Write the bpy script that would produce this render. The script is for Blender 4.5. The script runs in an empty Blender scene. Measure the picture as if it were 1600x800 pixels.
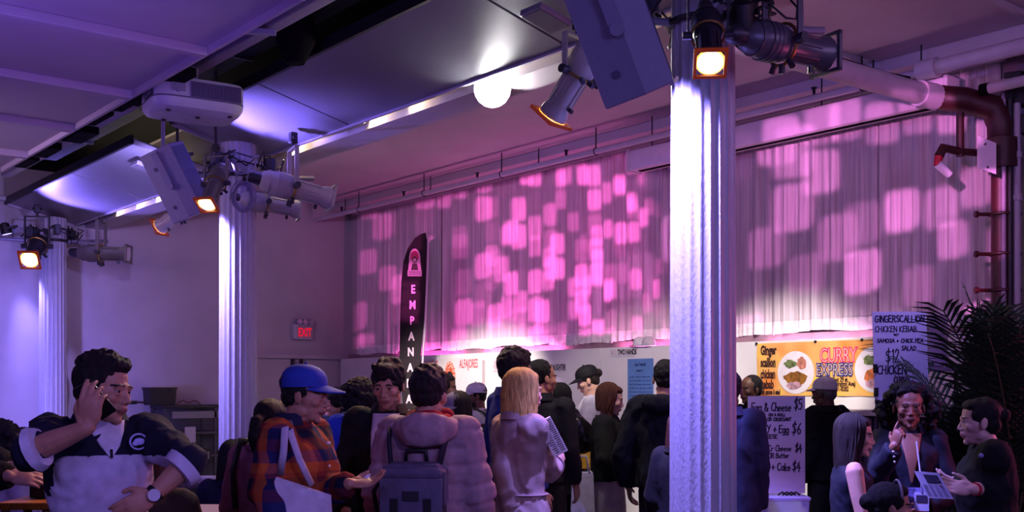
import bpy, bmesh, math, random
import numpy as np
from mathutils import Vector, Matrix, Quaternion, noise as mnoise

random.seed(7)
SC = bpy.context.scene
COL = SC.collection
R = math.radians
TAU = 2 * math.pi

# ---------------------------------------------------------------- camera
# Room axes: +Y runs along the row of columns, +X towards the curtained wall.
EYE, FPX, HORIZ = 1.65, 1700.0, 608.0
YAW = math.atan2(1390.0, 1700.0)
SY, CY = math.sin(YAW), math.cos(YAW)


def W(px, py, Z):
    """point seen at pixel (px, py), Z metres in front of the eye"""
    xc = (px - 800) / FPX * Z
    return Vector((SY * Z + CY * xc, CY * Z - SY * xc, EYE + (HORIZ - py) / FPX * Z))


cam_d = bpy.data.cameras.new('camera')
cam = bpy.data.objects.new('camera', cam_d)
COL.objects.link(cam)
cam.location = (0, 0, EYE)
cam.rotation_euler = (R(90), 0, -YAW)
cam_d.sensor_width = 36
cam_d.lens = 36 * FPX / 1600
cam_d.shift_y = (HORIZ - 400) / 1600
cam_d.clip_start = 0.05
SC.camera = cam

# ---------------------------------------------------------------- world, view
wd = bpy.data.worlds.new('world')
SC.world = wd
wd.use_nodes = True
wd.node_tree.nodes['Background'].inputs[0].default_value = (0.02, 0.015, 0.04, 1)
wd.node_tree.nodes['Background'].inputs[1].default_value = 1.0
SC.view_settings.view_transform = 'Standard'
SC.view_settings.look = 'None'
SC.view_settings.gamma = 1
SC.view_settings.exposure = 0.0
SC.view_settings.use_curve_mapping = False
SC.cycles.use_denoising = True
SC.cycles.max_bounces = 6
SC.cycles.diffuse_bounces = 3
SC.cycles.glossy_bounces = 3
SC.cycles.sample_clamp_indirect = 6.0
SC.cycles.caustics_reflective = False
SC.cycles.caustics_refractive = False


def aim(o, target):
    o.rotation_euler = (Vector(target) - o.location).to_track_quat('-Z', 'Y').to_euler()


def lamp(kind, name, loc, color, power, target=None, size=0.1, angle=60, blend=0.5, sy=None):
    d = bpy.data.lights.new(name, kind)
    d.color = color
    d.energy = power
    if kind == 'AREA':
        d.size = size
        if sy:
            d.shape = 'RECTANGLE'
            d.size_y = sy
    else:
        d.shadow_soft_size = size
    if kind == 'SPOT':
        d.spot_size = R(angle)
        d.spot_blend = blend
    o = bpy.data.objects.new(name, d)
    COL.objects.link(o)
    o.location = loc
    if target is not None:
        aim(o, target)
    return o


VIOLET = (0.30, 0.20, 1.0)
BLUE = (0.30, 0.26, 1.0)
MAGENTA = (1.0, 0.13, 0.62)
LILAC = (0.74, 0.46, 1.0)
# area lamps added out of frame as soft coloured fill, no fixtures
lamp('AREA', 'fill_violet_rear', (-1.5, 0.5, 3.6), VIOLET, 75, (3.0, 9.0, 2.4), 2.0)
lamp('AREA', 'fill_lilac_hall', (0.3, 9.6, 3.4), LILAC, 66, (6.5, 15.4, 2.8), 1.2)
lamp('AREA', 'fill_lilac_market', (5.4, 0.5, 4.2), (0.62, 0.40, 1.0), 45, (8.0, 8.0, 1.4), 1.5)
lamp('AREA', 'fill_pink_floor', (6.9, 1.6, 1.9), (1.0, 0.12, 0.35), 22, (3.5, 5.5, 1.5), 0.5)
# spots added behind the beam, without fixtures, to brighten the white ceiling
for y_ in (4.6, 8.2, 11.8):
    lamp('SPOT', 'ceiling_fill', (5.33, y_, 3.95), (0.85, 0.45, 0.9), 34, (7.4, y_ + .5, 4.6), .1, 130, .8)
lamp('AREA', 'ceiling_fill_left', (0.8, 5.5, 2.2), (0.26, 0.12, 1.0), 36, (1.5, 8.5, 4.2), 1.5)  # added lamp out of view, tints the dropped ceiling violet
lamp('AREA', 'fill_violet_near', (2.6, -1.8, 3.0), (0.34, 0.26, 1.0), 55, (4.6, 5.0, 2.9), 1.2)  # added lamp out of view, lifts the loudspeakers
lamp('SPOT', 'front_violet_fill', (0.6, -2.2, 3.7), (0.42, 0.30, 1.0), 520, (2.0, 4.4, 1.25), .25, 46, .8)  # spot added behind the camera to brighten the front figures

# ---------------------------------------------------------------- materials
def lin(h):
    h = h.lstrip('#')
    c = [int(h[i:i + 2], 16) / 255 for i in (0, 2, 4)]
    return tuple(x / 12.92 if x <= 0.04045 else ((x + 0.055) / 1.055) ** 2.4 for x in c)


def new_mat(name):
    m = bpy.data.materials.new(name)
    m.use_nodes = True
    nt = m.node_tree
    return m, nt, nt.nodes['Principled BSDF']


def mat(name, hexcol, rough=0.6, var=0.12, scale=12, bump=0.0, bscale=60, metal=0.0, spec=0.5, emit=None, estr=0.0,
        coat=0.0, alpha=1.0, trans=0.0, sheen=0.0, stretch=None):
    m, nt, b = new_mat(name)
    c = lin(hexcol)
    L = nt.links.new
    tc = nt.nodes.new('ShaderNodeTexCoord')
    src = tc.outputs['Object']
    if stretch:
        mp = nt.nodes.new('ShaderNodeMapping')
        mp.inputs['Scale'].default_value = stretch
        L(src, mp.inputs['Vector'])
        src = mp.outputs['Vector']
    if var > 0:
        n = nt.nodes.new('ShaderNodeTexNoise')
        n.inputs['Scale'].default_value = scale
        n.inputs['Detail'].default_value = 4
        L(src, n.inputs['Vector'])
        r = nt.nodes.new('ShaderNodeValToRGB')
        r.color_ramp.elements[0].position = 0.3
        r.color_ramp.elements[1].position = 0.7
        r.color_ramp.elements[0].color = tuple(x * (1 - var) for x in c) + (1,)
        r.color_ramp.elements[1].color = tuple(min(1, x * (1 + var)) for x in c) + (1,)
        L(n.outputs['Fac'], r.inputs['Fac'])
        L(r.outputs['Color'], b.inputs['Base Color'])
    else:
        b.inputs['Base Color'].default_value = c + (1,)
    b.inputs['Roughness'].default_value = rough
    b.inputs['Metallic'].default_value = metal
    b.inputs['Specular IOR Level'].default_value = spec
    b.inputs['Coat Weight'].default_value = coat
    b.inputs['Alpha'].default_value = alpha
    b.inputs['Transmission Weight'].default_value = trans
    b.inputs['Sheen Weight'].default_value = sheen
    if emit:
        b.inputs['Emission Color'].default_value = lin(emit) + (1,)
        b.inputs['Emission Strength'].default_value = estr
    if bump:
        n2 = nt.nodes.new('ShaderNodeTexNoise')
        n2.inputs['Scale'].default_value = bscale
        n2.inputs['Detail'].default_value = 3
        L(src, n2.inputs['Vector'])
        bp = nt.nodes.new('ShaderNodeBump')
        bp.inputs['Strength'].default_value = bump
        bp.inputs['Distance'].default_value = 0.01
        L(n2.outputs['Fac'], bp.inputs['Height'])
        L(bp.outputs['Normal'], b.inputs['Normal'])
    return m


_mc = {}


def cloth(hexcol, rough=0.85, bump=0.25, bscale=35, var=0.15, **k):
    key = ('c', hexcol, rough, bump, bscale, var, tuple(sorted(k.items())))
    if key not in _mc:
        _mc[key] = mat('cloth_' + hexcol.strip('#'), hexcol, rough, var, 18, bump, bscale, spec=k.pop('spec', 0.25), **k)
    return _mc[key]


def plain(hexcol, rough=0.5, var=0.05, **k):
    key = ('p', hexcol, rough, var, tuple(sorted(k.items())))
    if key not in _mc:
        _mc[key] = mat('paint_' + hexcol.strip('#'), hexcol, rough, var, **k)
    return _mc[key]


def glow(hexcol, strength):
    key = ('g', hexcol, strength)
    if key not in _mc:
        _mc[key] = mat('glow_' + hexcol.strip('#'), hexcol, 0.3, 0, emit=hexcol, estr=strength)
    return _mc[key]


# ---------------------------------------------------------------- objects
def link(o):
    COL.objects.link(o)
    return o


def tag(o, label=None, cat=None, group=None, kind=None):
    if label:
        o['label'] = label
    if cat:
        o['category'] = cat
    if group:
        o['group'] = group
    if kind:
        o['kind'] = kind
    return o


def thing(name, label, cat, loc=(0, 0, 0), rotz=0.0, group=None):
    o = bpy.data.objects.new(name, None)
    o.empty_display_size = 0.1
    link(o)
    o.location = loc
    o.rotation_euler = (0, 0, rotz)
    return tag(o, label, cat, group)


def world_off(o):
    v = Vector((0, 0, 0))
    while o is not None:
        v += o.location
        o = o.parent
    return v


class MB:
    """collects shapes into one mesh"""

    def __init__(s, scale=1.0, xf=None):
        s.v, s.f, s.m, s.sc, s.xf = [], [], [], scale, xf

    def add(s, vs, fs, mi=0):
        b = len(s.v)
        if s.xf is not None:
            vs = [s.xf @ Vector(p) for p in vs]
        s.v += [(p[0] * s.sc, p[1] * s.sc, p[2] * s.sc) for p in vs]
        s.f += [tuple(i + b for i in f) for f in fs]
        s.m += [mi] * len(fs)
        return s

    def box(s, c, size, rot=None, mi=0, bev=0.0):
        hx, hy, hz = size[0] / 2, size[1] / 2, size[2] / 2
        if bev > 0:
            bm = bmesh.new()
            bmesh.ops.create_cube(bm, size=1)
            for v in bm.verts:
                v.co = Vector((v.co.x * size[0], v.co.y * size[1], v.co.z * size[2]))
            bmesh.ops.bevel(bm, geom=list(bm.edges), offset=bev, segments=2, affect='EDGES', profile=0.5)
            bm.verts.ensure_lookup_table()
            vs = [v.co.copy() for v in bm.verts]
            fs = [tuple(v.index for v in f.verts) for f in bm.faces]
            bm.free()
        else:
            vs = [Vector((x, y, z)) for x in (-hx, hx) for y in (-hy, hy) for z in (-hz, hz)]
            fs = [(0, 1, 3, 2), (4, 6, 7, 5), (0, 4, 5, 1), (2, 3, 7, 6), (0, 2, 6, 4), (1, 5, 7, 3)]
        if rot is not None:
            q = rot if isinstance(rot, (Quaternion, Matrix)) else Matrix.Rotation(rot, 3, 'Z')
            vs = [q @ v for v in vs]
        c = Vector(c)
        return s.add([v + c for v in vs], fs, mi)

    def rings(s, rings, mi=0, caps=True, close=False):
        n = len(rings[0])
        vs = [p for r in rings for p in r]
        fs = []
        k = len(rings)
        for i in range(k if close else k - 1):
            j = (i + 1) % k
            for a in range(n):
                b = (a + 1) % n
                fs.append((i * n + a, i * n + b, j * n + b, j * n + a))
        if caps and not close:
            fs.append(tuple(range(n - 1, -1, -1)))
            fs.append(tuple((k - 1) * n + a for a in range(n)))
        return s.add(vs, fs, mi)

    def tube(s, pts, rad, seg=8, mi=0, round_ends=False, flat=1.0, upv=None, caps=True):
        pts = [Vector(p) for p in pts]
        if not hasattr(rad, '__len__'):
            rad = [rad] * len(pts)
        rad = list(rad)
        if round_ends:
            d0 = (pts[0] - pts[1]).normalized()
            d1 = (pts[-1] - pts[-2]).normalized()
            a, b, ra, rb = pts[0], pts[-1], rad[0], rad[-1]
            pts = [a + d0 * ra * 0.95, a + d0 * ra * 0.7] + pts + [b + d1 * rb * 0.7, b + d1 * rb * 0.95]
            rad = [ra * 0.3, ra * 0.72] + rad + [rb * 0.72, rb * 0.3]
        rs = []
        ref = Vector(upv) if upv else None
        prev = None
        for i, p in enumerate(pts):
            if i == 0:
                t = pts[1] - p
            elif i == len(pts) - 1:
                t = p - pts[i - 1]
            else:
                t = (pts[i + 1] - p).normalized() + (p - pts[i - 1]).normalized()
            t = t.normalized() if t.length > 1e-9 else Vector((0, 0, 1))
            if prev is None:
                u = ref if ref else (Vector((0, 0, 1)) if abs(t.z) < 0.9 else Vector((1, 0, 0)))
            else:
                u = prev
            u = (u - t * u.dot(t))
            if u.length < 1e-6:
                u = Vector((1, 0, 0)) - t * t.x
            u.normalize()
            prev = u
            w = t.cross(u)
            rs.append([p + (u * math.cos(TAU * k / seg) * flat + w * math.sin(TAU * k / seg)) * rad[i] for k in range(seg)])
        return s.rings(rs, mi, caps)

    def cyl(s, a, b, r0, r1=None, seg=16, mi=0):
        return s.tube([a, b], [r0, r0 if r1 is None else r1], seg, mi)

    def ell(s, c, r, rot=None, nu=14, nv=9, mi=0):
        c = Vector(c)
        if not hasattr(r, '__len__'):
            r = (r, r, r)
        vs = []
        for j in range(1, nv):
            th = math.pi * j / nv
            for i in range(nu):
                ph = TAU * i / nu
                vs.append(Vector((r[0] * math.sin(th) * math.cos(ph), r[1] * math.sin(th) * math.sin(ph), r[2] * math.cos(th))))
        vs += [Vector((0, 0, r[2])), Vector((0, 0, -r[2]))]
        fs = []
        for j in range(nv - 2):
            for i in range(nu):
                k = (i + 1) % nu
                fs.append((j * nu + i, (j + 1) * nu + i, (j + 1) * nu + k, j * nu + k))
        t, bt = len(vs) - 2, len(vs) - 1
        for i in range(nu):
            k = (i + 1) % nu
            fs.append((t, i, k))
            fs.append((bt, (nv - 2) * nu + k, (nv - 2) * nu + i))
        if rot is not None:
            vs = [rot @ v for v in vs]
        return s.add([v + c for v in vs], fs, mi)

    def loft(s, rows, seg=20, mi=0, caps=True):
        """rows of (z, rx, ry, cx, cy): stacked ellipses"""
        rs = []
        for z, rx, ry, cx, cy in rows:
            rs.append([Vector((cx + rx * math.cos(TAU * k / seg), cy + ry * math.sin(TAU * k / seg), z)) for k in range(seg)])
        return s.rings(rs, mi, caps)

    def prism(s, poly, org, ux, uy, depth, mi=0):
        """polygon in the plane (org, ux, uy), pushed back by depth against the normal"""
        org, ux, uy = Vector(org), Vector(ux), Vector(uy)
        nz = ux.cross(uy).normalized()
        f = [org + ux * a + uy * b for a, b in poly]
        k = [p - nz * depth for p in f]
        n = len(f)
        fs = [tuple(range(n)), tuple(range(2 * n - 1, n - 1, -1))]
        fs += [(i, n + i, n + (i + 1) % n, (i + 1) % n) for i in range(n)]
        return s.add(f + k, fs, mi)

    def build(s, name, mats, parent=None, smooth=False, label=None, local=False):
        me = bpy.data.meshes.new(name)
        vs = s.v
        if parent is not None and not local:
            o = world_off(parent)
            vs = [(p[0] - o.x, p[1] - o.y, p[2] - o.z) for p in vs]
        me.from_pydata([tuple(p) for p in vs], [], s.f)
        if not isinstance(mats, (list, tuple)):
            mats = [mats]
        for m_ in mats:
            me.materials.append(m_)
        if len(mats) > 1:
            me.polygons.foreach_set('material_index', s.m)
        if smooth:
            me.polygons.foreach_set('use_smooth', [True] * len(me.polygons))
            if smooth == 'auto':
                me.set_sharp_from_angle(angle=R(40))
        me.update()
        ob = bpy.data.objects.new(name, me)
        link(ob)
        if parent is not None:
            ob.parent = parent
        if label:
            ob['label'] = label
        return ob


def struct(name, mb, m, parent=None, smooth=False):
    o = mb.build(name, m, parent, smooth)
    if parent is None:
        o['kind'] = 'structure'
    return o


def textob(txt, size, m, parent, org, ux, uy, name='lettering', align='LEFT', ext=0.001, bold=0.0, outline=0.0, squeeze=1.0):
    cu = bpy.data.curves.new(name, 'FONT')
    cu.body = txt
    cu.size = size
    cu.align_x = align
    cu.extrude = ext
    cu.offset = bold
    cu.resolution_u = 3
    if outline:
        cu.fill_mode = 'NONE' if False else 'FULL'
        cu.bevel_depth = outline
        cu.bevel_resolution = 0
        cu.dimensions = '3D'
    cu.materials.append(m)
    o = bpy.data.objects.new(name, cu)
    link(o)
    ux, uy = Vector(ux).normalized(), Vector(uy).normalized()
    n = ux.cross(uy)
    mw = Matrix(((ux.x * squeeze, uy.x, n.x, 0), (ux.y * squeeze, uy.y, n.y, 0), (ux.z * squeeze, uy.z, n.z, 0), (0, 0, 0, 1)))
    p = Vector(org)
    if parent is not None:
        o.parent = parent
        p = p - world_off(parent)
    mw.translation = p
    o.matrix_local = mw
    return o


# single-stroke hand lettering (x 0..1, y 0..1.4)
def _arc(cx, cy, rx, ry, a0, a1, n=7):
    return [(cx + rx * math.cos(R(a0 + (a1 - a0) * i / n)), cy + ry * math.sin(R(a0 + (a1 - a0) * i / n))) for i in range(n + 1)]


ST = {
    'A': [[(0, 0), (.4, 1.3), (.8, 0)], [(.15, .5), (.65, .5)]],
    'B': [[(0, 0), (0, 1.3)], [(0, 1.3), (.5, 1.25), (.6, 1), (.4, .72), (0, .7)], [(.4, .7), (.7, .45), (.6, .1), (0, 0)]],
    'C': [_arc(.45, .65, .45, .65, 55, 310)],
    'D': [[(0, 0), (0, 1.3), (.5, 1.15), (.7, .65), (.5, .1), (0, 0)]],
    'E': [[(.65, 1.3), (0, 1.3), (0, 0), (.65, 0)], [(0, .7), (.5, .7)]],
    'F': [[(.65, 1.3), (0, 1.3), (0, 0)], [(0, .7), (.5, .7)]],
    'G': [_arc(.45, .65, .45, .65, 50, 320) + [(.85, .6), (.5, .6)]],
    'H': [[(0, 0), (0, 1.3)], [(.7, 0), (.7, 1.3)], [(0, .65), (.7, .65)]],
    'I': [[(.15, 0), (.15, 1.3)]],
    'K': [[(0, 0), (0, 1.3)], [(.65, 1.3), (0, .6), (.7, 0)]],
    'L': [[(0, 1.3), (0, 0), (.6, 0)]],
    'M': [[(0, 0), (.1, 1.3), (.45, .5), (.8, 1.3), (.9, 0)]],
    'N': [[(0, 0), (0, 1.3), (.7, 0), (.7, 1.3)]],
    'O': [_arc(.4, .65, .4, .65, 90, 450, 12)],
    'P': [[(0, 0), (0, 1.3), (.5, 1.25), (.6, .95), (.4, .65), (0, .6)]],
    'R': [[(0, 0), (0, 1.3), (.5, 1.25), (.6, .95), (.4, .65), (0, .6)], [(.3, .6), (.7, 0)]],
    'S': [[(.65, 1.15), (.4, 1.3), (.1, 1.15), (.1, .85), (.55, .55), (.65, .25), (.4, 0), (.05, .15)]],
    'T': [[(0, 1.3), (.8, 1.3)], [(.4, 1.3), (.4, 0)]],
    'U': [[(0, 1.3), (0, .3), (.2, 0), (.5, 0), (.7, .3), (.7, 1.3)]],
    'W': [[(0, 1.3), (.2, 0), (.45, .9), (.7, 0), (.9, 1.3)]],
    'Y': [[(0, 1.3), (.35, .7)], [(.75, 1.3), (.2, -.1)]],
    'a': [_arc(.3, .35, .3, .35, 40, 320), [(.6, .7), (.6, 0)]],
    'c': [_arc(.3, .35, .3, .35, 50, 310)],
    'e': [[(.02, .35), (.58, .4)] + _arc(.3, .35, .3, .35, 10, 310)],
    'f': [[(.5, 1.25), (.3, 1.3), (.2, 1), (.2, 0)], [(0, .7), (.45, .7)]],
    'g': [_arc(.3, .35, .3, .35, 30, 330), [(.6, .7), (.6, -.25), (.35, -.45), (.05, -.3)]],
    'h': [[(0, 1.3), (0, 0)], [(0, .45), (.25, .7), (.5, .55), (.5, 0)]],
    'i': [[(.1, .7), (.1, 0)], [(.1, .95), (.12, 1)]],
    'k': [[(0, 1.3), (0, 0)], [(.45, .7), (0, .3), (.5, 0)]],
    'l': [[(.1, 1.3), (.1, 0)]],
    'n': [[(0, .7), (0, 0)], [(0, .45), (.25, .7), (.5, .55), (.5, 0)]],
    'o': [_arc(.3, .35, .3, .35, 90, 450, 9)],
    'r': [[(0, .7), (0, 0)], [(0, .4), (.2, .68), (.42, .62)]],
    's': [[(.45, .6), (.25, .7), (.05, .55), (.4, .25), (.3, 0), (0, .08)]],
    't': [[(.25, 1.15), (.25, .1), (.45, 0)], [(0, .75), (.5, .75)]],
    'u': [[(0, .7), (0, .2), (.2, 0), (.45, .2)], [(.5, .7), (.5, 0)]],
    'm': [[(0, .7), (0, 0)], [(0, .5), (.2, .7), (.35, .5), (.35, 0)], [(.35, .5), (.55, .7), (.7, .5), (.7, 0)]],
    'd': [_arc(.3, .35, .3, .35, 40, 320), [(.6, 1.3), (.6, 0)]],
    'w': [[(0, .7), (.15, 0), (.35, .5), (.55, 0), (.7, .7)]],
    '0': [_arc(.35, .65, .35, .65, 90, 450, 12)],
    '&': [[(.8, 0), (.15, .95), (.25, 1.25), (.45, 1.2), (.5, .95), (.05, .4), (.1, .05), (.45, 0), (.8, .45)]],
    '+': [[(.3, .2), (.3, .95)], [(0, .55), (.65, .6)]],
    '-': [[(0, .55), (.6, .6)]],
    '/': [[(0, -.1), (.5, 1.3)]],
    '$': [[(.65, 1.1), (.4, 1.25), (.1, 1.1), (.1, .85), (.55, .55), (.65, .25), (.4, .05), (.05, .2)], [(.38, 1.5), (.38, -.2)]],
    '1': [[(.1, 1.1), (.3, 1.3), (.3, 0)]],
    '2': [[(.05, 1), (.2, 1.3), (.5, 1.25), (.55, .95), (.05, 0), (.65, 0)]],
    '4': [[(.4, 1.3), (0, .5), (.65, .5)], [(.45, .9), (.45, -.1)]],
    '5': [[(.6, 1.3), (.1, 1.3), (.05, .75), (.45, .8), (.6, .45), (.4, .05), (0, .1)]],
    '6': [[(.5, 1.3), (.1, .7), (.05, .3), (.25, 0), (.5, .1), (.55, .45), (.35, .65), (.08, .45)]],
}


def handwrite(mb, txt, org, ux, uy, h, width=None, pen=0.004, rnd=None, lift=0.0015):
    """marker strokes as thin raised ribbons; h is the capital height"""
    rnd = rnd or random.Random(len(txt))
    k = h / 1.3
    adv = []
    x = 0
    for ch in txt:
        if ch == ' ':
            x += .55
            continue
        st = ST[ch]
        w = max(p[0] for s_ in st for p in s_)
        adv.append((ch, x, w))
        x += w + .22
    sx = (width / x) if width else k
    ux, uy = Vector(ux).normalized(), Vector(uy).normalized()
    nz = ux.cross(uy)
    org = Vector(org)
    for ch, x0, w in adv:
        dy = rnd.uniform(-.06, .06)
        sl = rnd.uniform(.0, .14)
        for st in ST[ch]:
            pts = [org + ux * ((x0 + a + b * sl + rnd.uniform(-.02, .02)) * sx) + uy * ((b + dy) * k) + nz * lift for a, b in st]
            for p, q in zip(pts, pts[1:]):
                d = (q - p)
                if d.length < 1e-5:
                    continue
                d.normalize()
                e = d.cross(nz).normalized() * pen * .5
                p2, q2 = p - d * pen * .4, q + d * pen * .4
                mb.add([p2 - e, p2 + e, q2 + e, q2 - e], [(0, 1, 2, 3)])

# ================================================================= THE SETTING
XW, YB, HC = 9.2, 15.4, 4.6
X0, Y0 = -4.0, -4.0
m_floor = mat('floor_concrete', '#3a3436', 0.55, 0.25, 3, 0.15, 30)
m_wall = mat('wall_white_paint', '#b9afb4', 0.75, 0.06, 2.5, 0.06, 40)
m_ceil = mat('ceiling_white_paint', '#bdb2ba', 0.8, 0.05, 2, 0.05, 25)
m_dark = mat('ceiling_black_paint', '#0c0b0e', 0.9, 0.3, 5, 0.2, 20, spec=.1)
m_white = mat('white_paint', '#c4bcc4', 0.5, 0.05, 6, 0.08, 60)
m_col = mat('column_gloss_paint', '#b4b0bc', 0.36, 0.06, 10, 0.28, 34, spec=0.5, stretch=(3, 3, 1))
m_panel = mat('soffit_satin_grey', '#8d8a96', 0.36, 0.06, 1.5, 0.03, 8, metal=0.15)
m_black = plain('#101012', 0.5)
m_darkmetal = plain('#2a2a30', 0.45, metal=0.4)

mb = MB()
mb.box(((X0 + XW) / 2, (Y0 + YB) / 2, -0.06), (XW - X0 + .4, YB - Y0 + .4, 0.12))
struct('floor', mb, m_floor)
mb = MB()
mb.box(((X0 + XW) / 2, YB + .1, HC / 2), (XW - X0 + .4, .2, HC))
struct('wall_back', mb, m_wall)
mb = MB()
mb.box((XW + .1, (Y0 + YB) / 2, HC / 2), (.2, YB - Y0 + .4, HC))
struct('wall_right', mb, m_wall)
mb = MB()
mb.box((X0 - .1, (Y0 + YB) / 2, HC / 2), (.2, YB - Y0 + .4, HC))
struct('wall_left', mb, m_wall)
mb = MB()
mb.box(((X0 + XW) / 2, Y0 - .1, HC / 2), (XW - X0 + .4, .2, HC))
struct('wall_front', mb, m_wall)
# high ceiling over the market side
mb = MB()
mb.box(((5.0 + XW) / 2 + .1, (Y0 + YB) / 2, HC + .1), (XW - 5.0 + .4, YB - Y0 + .4, .2))
struct('ceiling', mb, m_ceil)
# black-painted void above the dropped ceiling and the soffit
mb = MB()
mb.box(((X0 + 5.0) / 2 - .1, (Y0 + YB) / 2, HC + .1), (5.0 - X0, YB - Y0 + .4, .2))
struct('ceiling_void', mb, m_dark)
# shallow beam over the curtains
mb = MB()
mb.box(((8.75 + XW) / 2, (Y0 + YB) / 2, HC - .055), (XW - 8.75, YB - Y0, .11), bev=.008)
struct('trim_1', mb, m_ceil)
# ceiling joints seen across the white ceiling
for i, y in enumerate((4.05, 5.55)):
    mb = MB()
    mb.box((7.0, y, HC - .02), (3.3, .05, .04))
    struct('trim_%d' % (2 + i), mb, m_ceil)

# dropped white ceiling on the left, with its cross ribs as parts
DH, DV = 3.8, 2.84
mb = MB()
mb.box(((X0 + DV) / 2, (Y0 + 11.3) / 2, DH + .03), (DV - X0, 11.3 - Y0, .06))
dropc = struct('ceiling_left', mb, m_ceil)
for i in range(8):
    y = 10.4 - 1.3 * i + .02
    mb = MB()
    mb.box(((X0 + DV) / 2, y, DH - .03), (DV - X0, .075, .06), bev=.006)
    mb.build('rib', m_ceil, dropc)
mb = MB()
mb.box((DV + .012, (Y0 + 11.3) / 2, DH + .02), (.025, 11.3 - Y0, .13))
mb.build('edge_strip', m_ceil, dropc)
# ragged black felt left hanging along the ceiling edge
mb = MB()
for i in range(9):
    y0 = 7.0 + i * .5
    mb.box((DV + .13 + .05 * (i % 2), y0, DH + .10 - .04 * (i % 3)), (.16, .46, .03 + .03 * (i % 2)))
mb.build('felt_strip', m_dark, dropc)['kind'] = 'stuff'

# steel rail and black duct in the void
mb = MB()
mb.box((3.32, 5.5, 4.07), (.1, 15, .1), bev=.01)
tag(mb.build('steel_rail', plain('#8d7f96', 0.5), smooth=False), 'long square white steel rail hung in the black ceiling gap', 'rail')
mb = MB()
for y in (2.5, 5.0, 7.5, 10.0, 12.5):
    mb.cyl((3.32, y, 4.12), (3.32, y, HC), .012, seg=6)
mb.build('hanger_rod', m_darkmetal, bpy.data.objects['steel_rail'])['kind'] = 'stuff'
mb = MB()
mb.box((3.72, 5.0, 4.42), (.3, 16, .3), bev=.02)
o = tag(mb.build('air_duct', mat('duct_blackened', '#0e0d12', 0.7, 0.4, 6, 0.3, 14, spec=.15)), 'dark square air duct running in the ceiling gap above the soffit', 'duct')
for i in range(8):
    mb = MB()
    mb.box((3.72, -1.5 + i * 1.9, 4.42), (.33, .04, .33))
    mb.build('duct_flange', m_darkmetal, o)

# ---------------------------------------------------------------- tilted soffit panels over the column row
SA, SB = (3.93, 4.11), (4.80, 3.90)      # (x, z) of the raised and the lowered edge


def soffit(y0, y1, joints, name, label):
    ys = [y0] + joints + [y1]
    t = thing(name, label, 'soffit', (SA[0], y0, SA[1]))
    d = Vector((SB[0] - SA[0], 0, SB[1] - SA[1]))
    n = Vector((-d.z, 0, d.x)).normalized()
    for a, b in zip(ys, ys[1:]):
        mb = MB()
        p = [Vector((SA[0], a + .012, SA[1])), Vector((SB[0], a + .012, SB[1])), Vector((SB[0], b - .012, SB[1])), Vector((SA[0], b - .012, SA[1]))]
        mb.add(p + [q + n * .04 for q in p], [(0, 1, 2, 3), (7, 6, 5, 4), (0, 4, 5, 1), (1, 5, 6, 2), (2, 6, 7, 3), (3, 7, 4, 0)])
        mb.build('panel', m_panel, t)
    mb = MB()
    mb.box((SA[0] - .015, (y0 + y1) / 2, SA[1] + .02), (.03, y1 - y0, .09))
    mb.build('edge_trim', m_darkmetal, t)
    mb = MB()
    mb.box((SB[0] + .01, (y0 + y1) / 2, SB[1] + .01), (.025, y1 - y0, .05))
    mb.build('lower_trim', plain('#b7b0c0', .4), t)
    mb = MB()
    for y in (y0 - .008, y1 + .008):
        for k in range(1):
            a, b = Vector((SA[0], y, SA[1] - .005)), Vector((SB[0], y, SB[1] - .005))
            mb.box((a + b) / 2, ((b - a).length, .016, .05), Matrix.Rotation(math.atan2(a.z - b.z, b.x - a.x), 3, 'Y'))
    mb.build('end_trim', plain('#b7b0c0', .4), t)['kind'] = 'stuff'
    return t


soffit(-1.2, 9.75, [2.3, 5.3, 8.06], 'soffit_bay', 'tilted satin grey soffit bay spanning between the big column and the middle column')
soffit(10.75, 15.35, [12.75], 'soffit_bay', 'tilted satin grey soffit bay beyond the middle column, nearest the back wall')
# beam and lamp slot to the right of the panels
mb = MB()
mb.box((5.10, (Y0 + YB) / 2, 4.24), (.30, YB - Y0, .72))
struct('beam', mb, m_ceil)
mb = MB()
mb.box((4.88, 4.25, 4.14), (.14, 10.95, .03))
mb.box((4.88, 9.74, 4.0), (.14, .03, .26))
mb.box((4.818, 4.25, 4.04), (.012, 10.95, .19))  # inner side added to keep lamp light out of the void
o = mb.build('slot_lining', mat('slot_cream', '#c9bda0', 0.5, .05), None)
o['kind'] = 'structure'

# ---------------------------------------------------------------- fluted columns
COLX, COLY = 4.44, (3.83, 9.46, 15.09)


def column_mesh():
    mb = MB()
    nf, per = 20, 8
    rows = [(0.0, .235), (.12, .235), (.14, .205), (.24, .20), (.26, .178), (.8, .177), (2.0, .174), (3.2, .169), (3.925, .166)]
    rs = []
    for z, r in rows:
        flu = .26 <= z
        ring = []
        for k in range(nf * per):
            a = TAU * k / (nf * per)
            ph = (k % per) / per
            dep = .0
            if flu:
                dep = .010 * max(0.0, math.sin(math.pi * min(1, max(0, (ph - .12) / .88)))) ** .7
            ring.append(Vector(((r - dep) * math.cos(a), (r - dep) * math.sin(a), z)))
        rs.append(ring)
    mb.rings(rs)
    return mb


col_labels = ['big white fluted iron column nearest the camera, right of the crowd, washed in violet light',
              'white fluted iron column with a hanging cable coil, between the soffit bays',
              'white fluted iron column against the blue-lit end of the back wall']
cm = column_mesh()
COLS = []
c0 = None
for i, y in enumerate(COLY):
    if c0 is None:
        c0 = cm.build('iron_column', m_col, None, smooth='auto')
        o = c0
    else:
        o = c0.copy()
        link(o)
    o.location = (COLX, y, 0)
    o['kind'] = 'structure'
    o['label'] = col_labels[i]
    COLS.append(o)

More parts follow.
